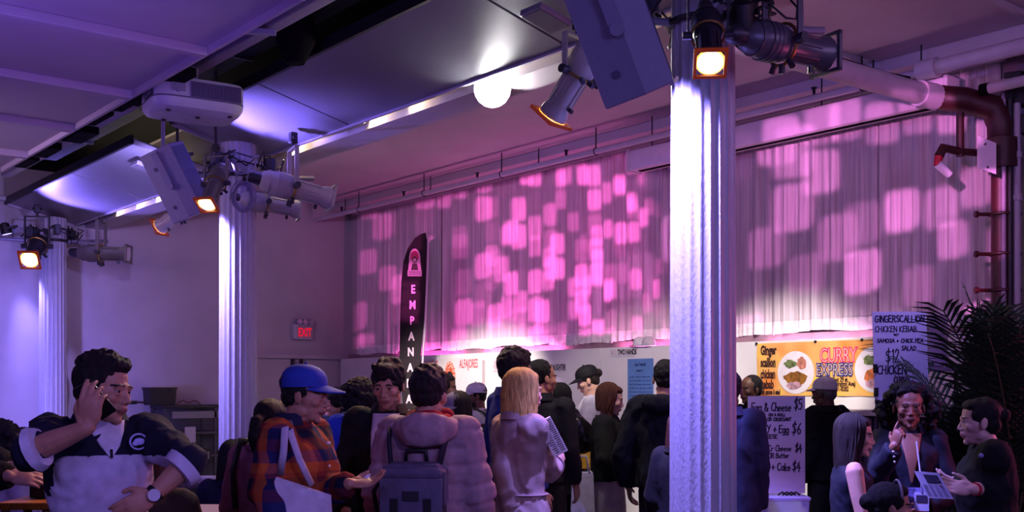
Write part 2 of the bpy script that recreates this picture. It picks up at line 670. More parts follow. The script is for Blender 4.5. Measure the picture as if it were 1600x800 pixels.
# ---------------------------------------------------------------- back wall fittings
# door below the exit sign
def bw(px, py):
    """point on the back wall behind pixel"""
    a = (px - 800) / FPX
    Z = YB / (CY - SY * a)
    p = W(px, py, Z)
    return p


m_door = mat('door_white_paint', '#b6adb3', 0.55, .04, 3)
dl, dr = bw(396, 558), bw(536, 556)
mb = MB()
mb.box(((dl.x + dr.x) / 2, YB - .02, 1.06), (dr.x - dl.x - .1, .05, 2.12), bev=.004)
door = struct('door_1', mb, m_door)
mb = MB()
mb.box(((dl.x + dr.x) / 2, YB - .045, 2.16), (dr.x - dl.x + .08, .11, .07), bev=.006)
mb.build('door_header', m_wall, door)
for p in (454, 467):
    q = bw(p, 566)
    mb = MB()
    mb.box((q.x, YB - .075, q.z), (.045, .05, .12), bev=.006)
    mb.build('door_closer', m_darkmetal, door)
for x in (dl.x + .02, dr.x - .02):
    mb = MB()
    mb.box((x, YB - .04, 1.06), (.06, .08, 2.12), bev=.004)
    mb.build('door_jamb', m_wall, door)
mb = MB()
mb.tube([(dl.x + .3, YB - .06, 1.0), (dl.x + .3, YB - .11, 1.0), (dl.x + .42, YB - .11, 1.0)], .012, 8)
mb.build('door_handle', plain('#8a8a92', .3, metal=.9), door)
# corner post and strip right of the door
q = bw(541, 560)
mb = MB()
mb.box((q.x + .02, YB - .02, 1.07), (.03, .04, 2.14))
struct('trim_5', mb, m_wall)
# pipe crossing the back wall under the ceiling (seen left of the middle column)
mb = MB()
a, b = bw(222, 348), bw(345, 360)
mb.cyl((3.2, YB - .1, 4.16), (5.2, YB - .1, 4.16), .035, seg=10)
tag(mb.build('wall_pipe', m_white, smooth=True), 'thin white pipe along the back wall under the soffit', 'pipe')
# cable stapled to the wall next to the far column
mb = MB()
q = bw(100, 480)
pts = [(q.x + .02 * math.sin(i * 1.7), YB - .012, 3.4 - i * .2) for i in range(14)]
mb.tube(pts, .006, 5)
tag(mb.build('wall_cable', plain('#3a3038', .7), smooth=True), 'thin dark cable stapled down the back wall beside the far column', 'cable')

# exit sign with two lamp heads
q = bw(470, 519)
es = thing('exit_sign', 'lit red EXIT sign with three emergency lamp heads above the door', 'sign', (q.x, YB, q.z))
w_, h_ = .33, .24
mb = MB()
mb.box((q.x, YB - .045, q.z), (w_, .09, h_), bev=.012)
mb.build('sign_housing', plain('#c8c0c8', .45), es)
mb = MB()
mb.box((q.x + .02, YB - .092, q.z), (.25, .004, .185))
mb.build('sign_face', mat('exit_face', '#b9a5ad', .4, 0), es)
textob('EXIT', .185, mat('exit_red', '#e01230', .4, 0, emit='#ff1028', estr=.75), es, (q.x - .095, YB - .0945, q.z - .068), (1, 0, 0), (0, 0, 1), bold=.004, squeeze=.62)
for i in range(3):
    x = q.x - .09 + .1 * i
    mb = MB()
    mb.cyl((x, YB - .05, q.z + .16), (x + .01, YB - .12, q.z + .15), .045, .052, 16)
    hd = mb.build('lamp_head', plain('#9a90a0', .4), es, smooth='auto')
    mb = MB()
    mb.cyl((x + .01, YB - .12, q.z + .15), (x + .01, YB - .124, q.z + .149), .043, .043, 16)
    mb.build('lens', plain('#e8e4ea', .12, metal=.6), hd)
    mb = MB()
    mb.cyl((x, YB - .05, q.z + .12), (x, YB - .05, q.z + .15), .012, seg=6)
    mb.build('stem', m_darkmetal, hd)

# ---------------------------------------------------------------- sheer curtains along the right wall
m_curt = None


def curtain_mat():
    m, nt, b = new_mat('sheer_curtain')
    L = nt.links.new
    tc = nt.nodes.new('ShaderNodeTexCoord')
    mp = nt.nodes.new('ShaderNodeMapping')
    mp.inputs['Scale'].default_value = (6, 60, 1.2)
    L(tc.outputs['Object'], mp.inputs['Vector'])
    n = nt.nodes.new('ShaderNodeTexNoise')
    n.inputs['Scale'].default_value = 1.0
    n.inputs['Detail'].default_value = 3
    L(mp.outputs['Vector'], n.inputs['Vector'])
    r = nt.nodes.new('ShaderNodeValToRGB')
    r.color_ramp.elements[0].color = lin('#b3a9ae') + (1,)
    r.color_ramp.elements[1].color = lin('#d8d0d5') + (1,)
    r.color_ramp.elements[0].position = .3
    r.color_ramp.elements[1].position = .7
    L(n.outputs['Fac'], r.inputs['Fac'])
    L(r.outputs['Color'], b.inputs['Base Color'])
    b.inputs['Roughness'].default_value = .9
    b.inputs['Specular IOR Level'].default_value = .1
    return m


m_curt = curtain_mat()
m_hem = cloth('#e2dade', .9)
rc = random.Random(3)
CY0, CY1, NP = 4.55, 15.0, 9
edges = [CY0 + (CY1 - CY0) * i / NP for i in range(NP + 1)]
for i in range(NP):
    a, b = edges[i], edges[i + 1] + .03
    ck = ['first', 'second', 'third', 'fourth', 'fifth', 'sixth', 'seventh', 'eighth', 'ninth'][NP - 1 - i]
    t = thing('sheer_curtain', 'white sheer curtain panel under pink light, %s panel from the back wall corner' % ck, 'curtain', (9.09, (a + b) / 2, 2.2), group='sheer curtains along the wall')
    n = int((b - a) / .012)
    zs = [2.33, 2.9, 3.5, 4.1, 4.44]
    # fold profile
    prof = []
    ph = rc.random() * 6
    for k in range(n + 1):
        y = a + (b - a) * k / n
        f = .022 * math.sin(y * 47 + ph + 1.5 * math.sin(y * 9)) + .018 * math.sin(y * 23 + 2 * math.sin(y * 5.1)) + .008 * math.sin(y * 110 + ph)
        prof.append((y, f))

    def sheet(z_list, off=0.0):
        vs, fs = [], []
        for j, z in enumerate(z_list):
            am = .55 + .45 * (4.44 - z) / 2.1
            for y, f in prof:
                vs.append((9.09 + off + f * am + (0 if 1 < (y - a) / .012 < n - 1 else .0), y, z + (.012 * math.sin(y * 7 + i) if z < 2.3 else 0)))
        w = n + 1
        for j in range(len(z_list) - 1):
            for k in range(n):
                fs.append((j * w + k, j * w + k + 1, (j + 1) * w + k + 1, (j + 1) * w + k))
        return vs, fs
    mb = MB()
    mb.add(*sheet(zs))
    mb.build('curtain_cloth', m_curt, t, smooth=True)
    mb = MB()
    mb.add(*sheet([2.20 + .02 * (i % 2), 2.335], -.004))
    mb.build('hem', m_hem, t, smooth=True)
# curtain track
mb = MB()
mb.box((9.08, (4.5 + 15.1) / 2, 4.455), (.05, 10.6, .035))
tag(mb.build('curtain_track', m_white), 'thin white curtain track under the beam along the curtained wall', 'curtain track')
# sill rail of the windows behind, seen as a rose strip under the hems
mb = MB()
mb.box((9.15, (4.5 + 15.3) / 2, 2.15), (.1, 10.8, .12))
struct('trim_6', mb, mat('sill_paint', '#9a7c88', .6, .15, 8))

# white display boards standing along the curtained wall
BX = 8.98
m_board = mat('board_white', '#e6e2e4', .6, .03, 4)
bed = [4.6, 6.3, 7.75, 9.3, 10.9, 12.55, 14.05, 15.33]
names = ['fourth', 'fifth', 'sixth']
b_lab = ['white display board behind the palm fronds', 'white display board behind the yellow curry banner', 'white display board between the yellow banner and the blue poster, partly behind the big column',
         'white display board carrying the TWO HANDS name sign', 'white display board between the pink price list and the two-word name sign',
         'white display board carrying the red ALFAJORES sign', 'white display board in the corner behind the feather flag']
for i in range(7):
    a, b = bed[i], bed[i + 1]
    mb = MB()
    mb.box((BX, (a + b) / 2, 1.07), (.04, b - a - .008, 2.132), bev=.003)
    tag(mb.build('display_board', m_board), b_lab[i], 'board', 'white display boards along the curtained wall')

# ================================================================= PIPES, SCREEN, RISER
m_pipe = plain('#c0b6c2', .5)
m_red = mat('pipe_red_paint', '#430c14', .45, .2, 8, .1, 40)


def pipe_with_rods(name, label, x, z, y0, y1, r, heads=True, step=1.7):
    t = thing(name, label, 'pipe', (x, y0, z))
    mb = MB()
    mb.cyl((x, y0, z), (x, y1, z), r, seg=12)
    mb.build('pipe_run', m_pipe, t, smooth='auto')
    y = y0 + .6
    while y < y1:
        mb = MB()
        mb.cyl((x, y, z + r), (x, y, HC), .008, seg=6)
        mb.tube([(x + (r + .006) * math.cos(a), y, z + (r + .006) * math.sin(a)) for a in [TAU * k / 10 for k in range(11)]], .006, 5)
        mb.build('hanger', m_darkmetal, t)
        if heads:
            mb = MB()
            mb.cyl((x, y + .5, z), (x, y + .5, z + .10), .012, seg=8)
            mb.cyl((x, y + .5, z + .09), (x, y + .5, z + .10), .028, seg=10)
            mb.box((x, y + .5, z + .07), (.035, .01, .04))
            mb.build('sprinkler_head', m_darkmetal, t)
        y += step
    return t


pipe_with_rods('sprinkler_pipe', 'long white sprinkler pipe on rods above the curtains', 8.5, 4.33, 4.9, 15.3, .034)
pipe_with_rods('conduit', 'slim white conduit on rods between the sprinkler pipe and the curtains', 8.68, 4.41, 4.9, 15.3, .015, False, 2.3)
mb = MB()
mb.cyl((8.5, 1.5, 4.34), (8.5, 4.9, 4.34), .065, seg=14)
mb.cyl((8.5, 4.78, 4.34), (8.5, 4.95, 4.34), .085, seg=14)
tag(mb.build('sprinkler_main', m_pipe, smooth='auto'), 'thick white sprinkler main with a coupling, above the red riser', 'pipe')
mb = MB()
mb.cyl((8.62, 1.5, 4.10), (8.62, 4.45, 4.10), .045, seg=12)
mb.cyl((8.62, 4.40, 4.10), (8.62, 4.47, 4.10), .05, seg=12, mi=1)
tag(mb.build('branch_pipe', [m_pipe, m_dark], smooth='auto'), 'white capped pipe ending above the red riser valve', 'pipe')
# big drain pipe crossing towards the riser
t = thing('drain_pipe', 'thick white insulated pipe sloping from the beam to the red riser', 'pipe', (5.3, 4.85, 4.08))
mb = MB()
mb.tube([(5.25, 4.85, 4.05), (6.6, 4.85, 4.07), (8.25, 4.78, 4.07)], [.085, .085, .088], 18)
mb.build('pipe_run', m_pipe, t, smooth='auto')
mb = MB()
mb.tube([(8.2, 4.78, 4.07), (8.42, 4.76, 4.07)], [.105, .105], 18, round_ends=False)
mb.build('coupling', m_pipe, t, smooth='auto')
mb = MB()
mb.tube([(6.2, 4.83, 4.17), (7.2, 4.83, 4.165), (7.8, 4.83, 4.17), (8.1, 4.8, 4.18)], .012, 6)
mb.build('black_cable', m_dark, t)
# projection screen casing
t = thing('screen_casing', 'long white projection screen casing hung in front of the curtains', 'screen', (8.68, 6.6, 4.05))
mb = MB()
mb.box((8.68, 6.62, 4.165), (.2, 3.7, .23), bev=.03)
mb.build('casing', plain('#d2c8d2', .45), t, smooth='auto')
mb = MB()
mb.box((8.66, 6.62, 4.047), (.05, 3.5, .012))
mb.build('slot', m_dark, t)
mb = MB()
mb.box((8.68, 8.48, 4.165), (.215, .04, .245), bev=.01)
mb.box((8.68, 4.76, 4.165), (.215, .04, .245), bev=.01)
mb.build('end_cap', plain('#cfc6d0', .45), t)['kind'] = 'stuff'
for y in (8.15, 7.2, 6.0, 5.0):
    mb = MB()
    mb.cyl((8.62, y, 4.28), (8.62, y, HC), .007, seg=6)
    mb.build('hanger_wire', m_darkmetal, t)

# red riser with valve assembly
rx, ry = 8.85, 4.42
t = thing('standpipe_riser', 'dark red standpipe riser with clamps at the end of the curtains', 'pipe', (rx, ry, 0))
mb = MB()
mb.cyl((rx, ry, 0), (rx, ry, 3.75), .075, seg=18)
mb.build('riser_pipe', m_red, t, smooth='auto')
mb = MB()
mb.tube([(8.42, 4.76, 4.07), (8.62, 4.62, 4.05), (8.8, 4.46, 3.98), (rx, ry, 3.85), (rx, ry, 3.6)], [.1, .105, .11, .11, .1], 16)
mb.build('elbow', mat('pipe_red_dark', '#360a10', .5, .2, 9), t, smooth=True)
mb = MB()
mb.tube([(rx, ry, 3.72), (rx, ry, 3.48)], [.14, .14], 18)
mb.tube([(rx - .02, ry + .02, 3.6), (rx - .32, ry + .16, 3.6)], [.035, .03], 10)
mb.tube([(rx - .34, ry + .17, 3.92), (rx - .34, ry + .17, 3.56)], [.032, .032], 10)
mb.tube([(rx - .34, ry + .17, 3.6), (rx - .5, ry + .23, 3.62), (rx - .53, ry + .25, 3.55)], [.035, .04, .04], 10)
mb.build('valve_body', mat('pipe_red_dark2', '#360a10', .5, .2, 9), t, smooth='auto')
mb = MB()
mb.cyl((rx - .53, ry + .25, 3.55), (rx - .545, ry + .255, 3.47), .035, .03, 12)
mb.build('red_collar', plain('#c01830', .4), t, smooth='auto')
mb = MB()
mb.cyl((rx - .545, ry + .255, 3.49), (rx - .45, ry + .20, 3.40), .038, .03, 14)
mb.build('white_cap', plain('#dcdce6', .4), t, smooth='auto')
for k, zz in enumerate((3.1, 2.77, 2.47, 2.13)):
    mb = MB()
    z = zz
    c = Vector((rx, ry, z))
    d = Vector((CY, -SY, 0))
    mb.tube([c - d * .20, c - d * .1, c + d * .1, c + d * .17], .016, 8)
    mb.cyl(c - d * .215, c - d * .19, .028, seg=10)
    mb.tube([(rx + .088 * math.cos(a), ry + .088 * math.sin(a), z) for a in [TAU * i / 14 for i in range(15)]], .015, 6)
    mb.build('clamp_arm', m_red, t, smooth='auto')
# white tag plate hanging on the valve
o_ = W(1543, 242, 8.75)
r_, u_ = Vector((CY, -SY, 0)), Vector((0, 0, 1))
t2 = thing('tag_plate', 'blank white plate hanging from the red riser valve', 'sign', o_)
mb = MB()
mb.prism([(-.08, .155), (.07, .095), (.07, -.155), (-.08, -.105)], o_, r_, u_, .008)
mb.build('plate', plain('#cfc4d2', .5), t2)
for dx, dz in ((-.02, .085), (0, -.1)):
    mb = MB()
    mb.cyl(o_ + r_ * dx + u_ * dz + Vector((-.004, -.004, 0)), o_ + r_ * dx + u_ * dz - Vector((.008, .008, 0)), .009, seg=8)
    mb.build('screw', m_darkmetal, t2)
# conduits and the pale pilaster beside the riser
for i, (px, r, hexc, lab) in enumerate(((1568, .02, '#8d8296', 'slim grey conduit just right of the red riser'),
                                        (1578, .024, '#1c1a22', 'black cable conduit between the two pale conduits'),
                                        (1589, .03, '#b3a8b8', 'pale vertical pipe beside the pilaster by the palm'))):
    p = W(px, 500, 8.95)
    mb = MB()
    mb.cyl((p.x, p.y, 0), (p.x, p.y, 4.2 - .1 * i), r, seg=10)
    if i == 2:
        for z in (3.55, 3.2, 2.0):
            mb.cyl((p.x, p.y, z), (p.x, p.y, z + .05), r * 1.35, seg=10)
    tag(mb.build('conduit_riser', plain(hexc, .5), smooth='auto'), lab, 'pipe')
mb = MB()
mb.box((9.05, 3.95, 2.3), (.35, .55, 4.6), bev=.01)
struct('pilaster', mb, m_wall)
# junction of valve hardware cluttering the top of the riser
mb = MB()
for i in range(10):
    p = Vector((8.95, 4.3, 3.9)) + Vector((rc.uniform(-.12, .12), rc.uniform(-.1, .1), rc.uniform(-.1, .35)))
    mb.box(p, (.08 + .1 * rc.random(), .08, .06 + .1 * rc.random()), rc.random() * 3, bev=.01)
tag(mb.build('valve_cluster', plain('#201c24', .6)), 'dark cluster of valve boxes on top of the red riser', 'valve', kind='stuff')
mb = MB()
p = Vector((8.93, 4.22, 3.98))
mb.cyl(p, p + Vector((0, 0, .2)), .035, seg=10)
tag(mb.build('blue_bottle_float', plain('#4a50b8', .4), smooth='auto'), 'small blue cylinder on the valve boxes above the red riser', 'valve')

# ================================================================= STAGE FIXTURES
m_ers_grey = mat('fixture_grey', '#7d7a72', .38, .08, 8, .05, 60, metal=.2)
m_ers_white = mat('fixture_white', '#b9b3a8', .4, .06, 8, .05, 60)
m_ers_dark = mat('fixture_dark', '#3a3740', .4, .08, 8, .05, 60, metal=.3)
m_lens_on = glow('#ff9a3c', 5.0)
m_lens_core = glow('#ffe0a8', 9.0)
m_gel_glow = plain('#4a2420', .4, emit='#ff5a20', estr=.12)  # faint orange emission paints the lens glow onto the frame
m_brass = plain('#b08d50', .35, metal=.8)


def ers(label, loc, target, scale, m_body, lit=True, hang=None, yoke_h=.28, clamp=True, group='ellipsoidal stage spotlights on the column heads'):
    """ellipsoidal spotlight: rear lamp cap, reflector housing, barrel, square gel frame, yoke and clamp"""
    loc = Vector(loc)
    d = (Vector(target) - loc).normalized()
    q = d.to_track_quat('X', 'Z').to_matrix()
    t = thing('stage_spotlight', label, 'spotlight', loc, group=group)
    s = scale
    M4 = Matrix.Translation(loc) @ q.to_4x4() @ Matrix.Diagonal((s, s, s, 1))

    def part(fn, name, m, parent=t, smooth='auto'):
        mb = MB(xf=M4)
        fn(mb)
        return mb.build(name, m, parent, smooth=smooth)
    # reflector housing (rear), octagonal barrel and finned nose along +X
    part(lambda b: b.tube([(-.27, 0, 0), (-.24, 0, 0), (-.13, 0, 0), (-.05, 0, 0), (.0, 0, 0)], [.045, .075, .098, .10, .088], 20), 'lamp_housing', m_body)
    part(lambda b: b.tube([(-.36, 0, 0), (-.34, 0, 0), (-.27, 0, 0), (-.25, 0, 0)], [.035, .05, .052, .05], 14), 'lamp_cap', m_ers_dark)
    br = part(lambda b: b.tube([(0, 0, 0), (.02, 0, 0), (.22, 0, 0), (.26, 0, 0), (.3, 0, 0)], [.082, .076, .072, .09, .092], 12), 'lens_barrel', m_body)

    def fins(b):
        for k in range(8):
            a = TAU * k / 8
            b.box((.12, .077 * math.cos(a), .077 * math.sin(a)), (.18, .008, .012), Matrix.Rotation(a, 3, 'X'))
        for x in (-.2, -.17, -.14, -.11, -.08):
            b.tube([(x, 0, 0), (x + .008, 0, 0)], [.102 if x > -.15 else .09] * 2, 20)
    part(fins, 'cooling_fin', m_body, br)['kind'] = 'stuff'

    def frame(b):
        for dy, dz, sy, sz in ((.095, 0, .02, .21), (-.095, 0, .02, .21), (0, .095, .21, .02), (0, -.095, .21, .02)):
            b.box((.312, dy, dz), (.02, sy, sz))
    part(frame, 'gel_frame', m_body if not lit else m_gel_glow, t, False)
    mat_l = m_lens_core if lit else plain('#d8d0e0', .1)
    part(lambda b: b.tube([(.300, 0, 0), (.306, 0, 0)], [.080, .080], 24), 'lens', mat_l)
    if lit:
        part(lambda b: b.tube([(.2995, 0, 0), (.303, 0, 0)], [.092, .090], 24), 'lens_rim', m_lens_on)

    def ring(b):
        n = 18
        b.tube([(.0, .106 * math.cos(TAU * k / n), .106 * math.sin(TAU * k / n)) for k in range(n + 1)], .009, 6)
    part(ring, 'gate_ring', m_brass)

    def knob(b, a):
        b.cyl((.0, .10 * math.cos(a), .10 * math.sin(a)), (.0, .15 * math.cos(a), .15 * math.sin(a)), .016, seg=10)
    for a in (R(-90), R(-60), R(-120)):
        part(lambda b: knob(b, a), 'shutter_knob', m_ers_dark)
    part(lambda b: (b.cyl((.2, 0, -.08), (.2, 0, -.115), .014, seg=8),), 'focus_knob', m_ers_dark)
    # yoke in upright orientation
    side = Vector((0, 0, 1)).cross(d)
    side = side.normalized() if side.length > .05 else Vector((1, 0, 0))
    up = Vector((0, 0, 1))
    mb = MB()
    w = .125 * s
    for sg in (-1, 1):
        a = loc + side * w * sg
        mb.box(a + up * (yoke_h * s / 2), (.012 * s, .035 * s, yoke_h * s), Matrix((side, up.cross(side), up)).transposed())
    mb.box(loc + up * yoke_h * s, (2 * w + .012 * s, .035 * s, .012 * s), Matrix((side, up.cross(side), up)).transposed())
    mb.build('yoke', m_body, t)['kind'] = 'thing'
    for sg in (-1, 1):
        mb = MB()
        a = loc + side * w * sg
        mb.cyl(a - side * .02 * s * sg, a + side * .035 * s * sg, .026 * s, seg=12)
        mb.build('tilt_knob', m_ers_dark, t)
    if clamp:
        mb = MB()
        p = loc + up * (yoke_h * s)
        mb.cyl(p, p + up * .05 * s, .016 * s, seg=8)
        mb.box(p + up * .085 * s, (.06 * s, .05 * s, .09 * s), bev=.008 * s)
        mb.cyl(p + up * .085 * s - side * .05 * s, p + up * .085 * s + side * .05 * s, .012 * s, seg=8)
        mb.build('pipe_clamp', m_ers_dark, t)
    if hang:
        mb = MB()
        mb.cyl(loc + up * (yoke_h * s), Vector((loc.x, loc.y, hang)), .014, seg=8)
        mb.build('drop_rod', m_ers_dark, t)
    return t


ERS = {}
# column 1 (big one)
p = W(1106, 55, 5.15)
ers('dark stage spotlight with a glowing orange lens pointing down in front of the big column', p, p + Vector((-.50, -.50, -.85)), .74, m_ers_dark, True)
q2 = W(1222, 70, 5.45)
ers('grey stage spotlight pointing sideways, hung right of the big column', q2, W(1330, 95, 5.7), .98, mat('fixture_violet_grey', '#5b5862', .38, .08, 8, metal=.25), False, yoke_h=.3)
q3 = W(903, 115, 5.9)
ers('pale stage spotlight tilted down-left, half hidden behind the big grey loudspeaker', q3, W(876, 160, 5.98), .9, m_ers_white, True, yoke_h=.22, hang=4.085)
# column 2
p4 = W(337, 287, 9.0)
ers('grey stage spotlight with orange lens facing the camera at the middle column', p4, W(322, 322, 8.85), .8, m_ers_grey, True, hang=4.27)
p5 = W(458, 294, 9.6)
ers('cream stage spotlight pointing towards the curtains, right of the middle column', p5, W(520, 311, 9.75), 1.12, m_ers_white, False, yoke_h=.31)
p6 = W(418, 318, 10.1)
ers('violet-lit stage spotlight below the cream one, behind the middle column', p6, W(470, 328, 10.2), .95, m_ers_white, False, yoke_h=.3)
p7 = W(277, 333, 10.1)
ers('small stage spotlight with orange lens below the second loudspeaker', p7, W(262, 345, 10.15), .8, m_ers_white, True, yoke_h=.22, hang=4.27)
# column 3
p8 = W(58, 385, 14.0)
ers('dark stage spotlight with orange lens hung in front of the blue-lit wall', p8, W(42, 413, 13.6), 1.2, m_ers_dark, True, yoke_h=.32)
p9 = W(158, 396, 14.2)
ers('grey stage spotlight pointing sideways under the far lamp slot', p9, W(220, 398, 14.2), 1.15, mat('fixture_taupe', '#6d6460', .4, .1, 8), False, yoke_h=.36)

# bars that carry them: ring clamps on each column with arms
for i, (y, lab) in enumerate(((COLY[0], 'black clamp ring and arms on the big column head'), (COLY[1], 'black clamp ring and arms on the middle column head'), (COLY[2], 'black clamp ring and arms on the far column head'))):
    z = 3.62
    if i == 0:
        z = 3.58
    t = COLS[i]
    mb = MB()
    n = 24
    mb.tube([(COLX + .185 * math.cos(TAU * k / n), y + .185 * math.sin(TAU * k / n), z) for k in range(n + 1)], .018, 6)
    mb.build('clamp_ring', m_black, t)
    for dx, dy in ((.62, -.32), (-.30, -.55), (.55, .4), (-.6, .3)):
        mb = MB()
        mb.tube([(COLX + dx * .25, y + dy * .25, z), (COLX + dx, y + dy, z + .02)], .022, 8)
        mb.build('arm', plain('#8f8a9a', .4, metal=.3), t, smooth='auto')
    mb = MB()
    rr = random.Random(i + 5)
    for k in range(14):
        a = rr.uniform(0, TAU)
        pts = []
        c = Vector((COLX, y, z + .1))
        for j in range(6):
            a += rr.uniform(-.7, .7)
            rad = rr.uniform(.2, .42)
            pts.append(c + Vector((rad * math.cos(a), rad * math.sin(a), rr.uniform(-.13, .11))))
        mb.tube(pts, .008, 5)
    mb.build('cable_tangle', m_black, t)['kind'] = 'stuff'
    for k in range(3):
        mb = MB()
        a = TAU * k / 3 + .5 + i
        mb.box((COLX + .3 * math.cos(a), y + .3 * math.sin(a), z + .12), (.1, .07, .13), a, bev=.01)
        mb.build('connector_box', plain('#3c3a48', .5), t)

# coil of cable on the middle column
cc = W(380, 305, 9.15)
mb = MB()
rr = random.Random(2)
rv, uv, dv = Vector((CY, -SY, 0)), Vector((0, 0, 1)), Vector((SY, CY, 0))
for k in range(9):
    a0 = rr.uniform(-.02, .02)
    wx, wz = .075 + rr.uniform(-.01, .012), .12 + rr.uniform(-.015, .012)
    mb.tube([cc + rv * (wx * math.sin(TAU * j / 20) + a0) + uv * (wz * math.cos(TAU * j / 20) - .01 * k * .3) + dv * (.004 * (k - 4)) for j in range(21)], .005, 5)
ct = thing('cable_coil', 'coiled grey cable hanging on the middle column', 'cable', cc)
mb.build('coil', plain('#8a86a0', .5), ct, smooth=True)
mb = MB()
mb.tube([cc + uv * .12, cc + uv * .17 + rv * .01, cc + uv * .12 + rv * .02], .01, 6)
mb.build('tie', m_black, ct)
# looping power lead near each head
for i, pl in enumerate(([W(355, 262, 9.1), W(375, 272, 9.1), W(395, 268, 9.15), W(402, 250, 9.2)], [W(1235, 0, 5.4), W(1246, 12, 5.4), W(1244, 30, 5.4), W(1228, 28, 5.4), W(1205, 8, 5.4), W(1197, -8, 5.4)])):
    mb = MB()
    mb.tube(pl, .006, 6)
    tag(mb.build('power_lead', plain('#b0aac2' if i == 0 else '#1a1820', .5), smooth=True), ['pale power lead looped across the middle column head', 'black power lead looped above the sideways spotlight by the big column'][i], 'cable')
# small LED par cans on the column heads (the column uplights)


def led_par(label, loc, target, power, color=BLUE, angle=45, visible=True):
    loc = Vector(loc)
    d = (Vector(target) - loc).normalized()
    q = d.to_track_quat('X', 'Z').to_matrix()
    t = thing('led_par_can', label, 'spotlight', loc, group='blue led par cans')
    M4 = Matrix.Translation(loc) @ q.to_4x4()
    mb = MB(xf=M4)
    mb.tube([(-.16, 0, 0), (-.14, 0, 0), (-.04, 0, 0), (-.01, 0, 0)], [.03, .06, .07, .07], 16)
    mb.build('can', m_black, t, smooth='auto')
    mb = MB(xf=M4)
    mb.tube([(-.012, 0, 0), (-.008, 0, 0)], [.06, .06], 16)
    mb.build('lens', glow('#8f86ff', 6.0), t)
    mb = MB(xf=M4)
    for sg in (-1, 1):
        mb.box((-.08, .085 * sg, .05), (.03, .01, .16))
    mb.box((-.08, 0, .13), (.03, .18, .01))
    mb.build('bracket', m_black, t)
    l = lamp('SPOT', 'par_light', loc + d * .03, color, power, target, .03, angle, .7)
    return t


camdir = Vector((-SY, -CY, 0))      # from the columns back towards the camera
left = Vector((-CY, SY, 0))
for i, y in enumerate(COLY):
    c = Vector((COLX, y, 0))
    lab = ['big column', 'middle column', 'far column'][i]
    a = c + left * .46 + camdir * .32 + Vector((0, 0, 3.66))
    led_par('blue led par can aimed down the lit side of the %s' % lab, a, c + left * .12 + camdir * .06 + Vector((0, 0, 2.2)), [2100, 2100, 600][i], (0.29, 0.24, 1.0), [58, 58, 40][i])
led_par('blue led par can beside the sideways spotlight right of the big column', W(1158, 52, 5.35), W(1158, 300, 5.7), 26, BLUE, 40)
# two that graze the soffit panels
lamp('SPOT', 'panel_graze', (3.95, 9.25, 3.55), (0.24, 0.17, 1.0), 420, (4.4, 8.7, 4.0), .05, 74, .9)
lamp('SPOT', 'panel_graze', (4.0, 14.6, 3.55), (0.24, 0.17, 1.0), 420, (4.4, 13.7, 4.0), .05, 70, .9)
lamp('SPOT', 'panel_graze', (3.9, 10.4, 3.6), (0.40, 0.32, 1.0), 200, (4.35, 11.6, 4.0), .05, 80, .9)
# far-left wall flood
lamp('SPOT', 'wall_flood', (2.6, 12.6, 1.5), (0.24, 0.19, 1.0), 520, (3.7, 15.4, 1.7), .1, 80, .8)

# ---------------------------------------------------------------- loudspeakers
m_spk = mat('speaker_grey', '#8f8ca2', .55, .05, 30, .12, 300)


def speaker(label, top, bottom, scale, facing):
    top, bottom = Vector(top), Vector(bottom)
    ax = (bottom - top).normalized()
    f = Vector(facing)
    f = (f - ax * f.dot(ax)).normalized()
    sd = ax.cross(f)
    L = (bottom - top).length
    t = thing('loudspeaker', label, 'loudspeaker', top, group='grey loudspeakers on the column heads')
    s = scale
    pl = [(-.13, -.17), (.13, -.17), (.175, .02), (.15, .15), (-.15, .15), (-.175, .02)]
    mb = MB()

    def ring(z, k=1.0):
        return [top + ax * z + sd * a * s * k + f * b * s * k for a, b in pl]
    mb.rings([ring(0, .97), ring(.01), ring(L - .01), ring(L, .97)])
    mb.build('cabinet', m_spk, t)
    mb = MB()
    poly = [top + ax * .03 + sd * .14 * s + f * .153 * s, top + ax * .03 - sd * .14 * s + f * .153 * s, top + ax * (L - .03) - sd * .14 * s + f * .153 * s, top + ax * (L - .03) + sd * .14 * s + f * .153 * s]
    mb.add(poly + [p_ - f * .01 for p_ in poly], [(0, 1, 2, 3), (7, 6, 5, 4), (0, 4, 5, 1), (1, 5, 6, 2), (2, 6, 7, 3), (3, 7, 4, 0)])
    mb.build('grille', mat('speaker_grille', '#4a4866', .6, .1, 150, .3, 500), t)
    mb = MB()
    c = top + ax * (L * .52)
    for sg in (-1, 1):
        a = c + sd * sg * .18 * s
        mb.box(a - ax * L * .22 + sd * sg * .008, (.012, .06 * s, L * .5), Matrix((sd, f, ax)).transposed())
    mb.box(c - ax * L * .47, (.4 * s, .06 * s, .014), Matrix((sd, f, ax)).transposed())
    mb.build('bracket', plain('#8b87a0', .45), t)
    q_ = c - ax * L * .47
    mb = MB()
    mb.cyl(q_, Vector((q_.x, q_.y, 4.27)), .018, seg=8)
    mb.build('drop_rod', plain('#8b87a0', .45), t)
    for sg in (-1, 1):
        mb = MB()
        a = c + sd * sg * .195 * s
        mb.cyl(a - sd * sg * .01, a + sd * sg * .012, .03 * s, seg=14)
        mb.build('bracket_bolt', m_spk, t)
    mb = MB()
    e = top + ax * (L + .004)
    mb.tube([e - sd * .14 * s + f * .14 * s, e + f * .165 * s, e + sd * .14 * s + f * .14 * s], .01, 6)
    mb.build('lower_trim', plain('#a39fd0', .4), t)
    for dz in (.24, .8):
        mb = MB()
        a = top + ax * (L * dz) + sd * .155 * s - f * .07 * s
        mb.cyl(a - sd * .01, a + sd * .006, .018 * s, seg=10)
        mb.build('port_plug', plain('#55536a', .5), t)
    return t


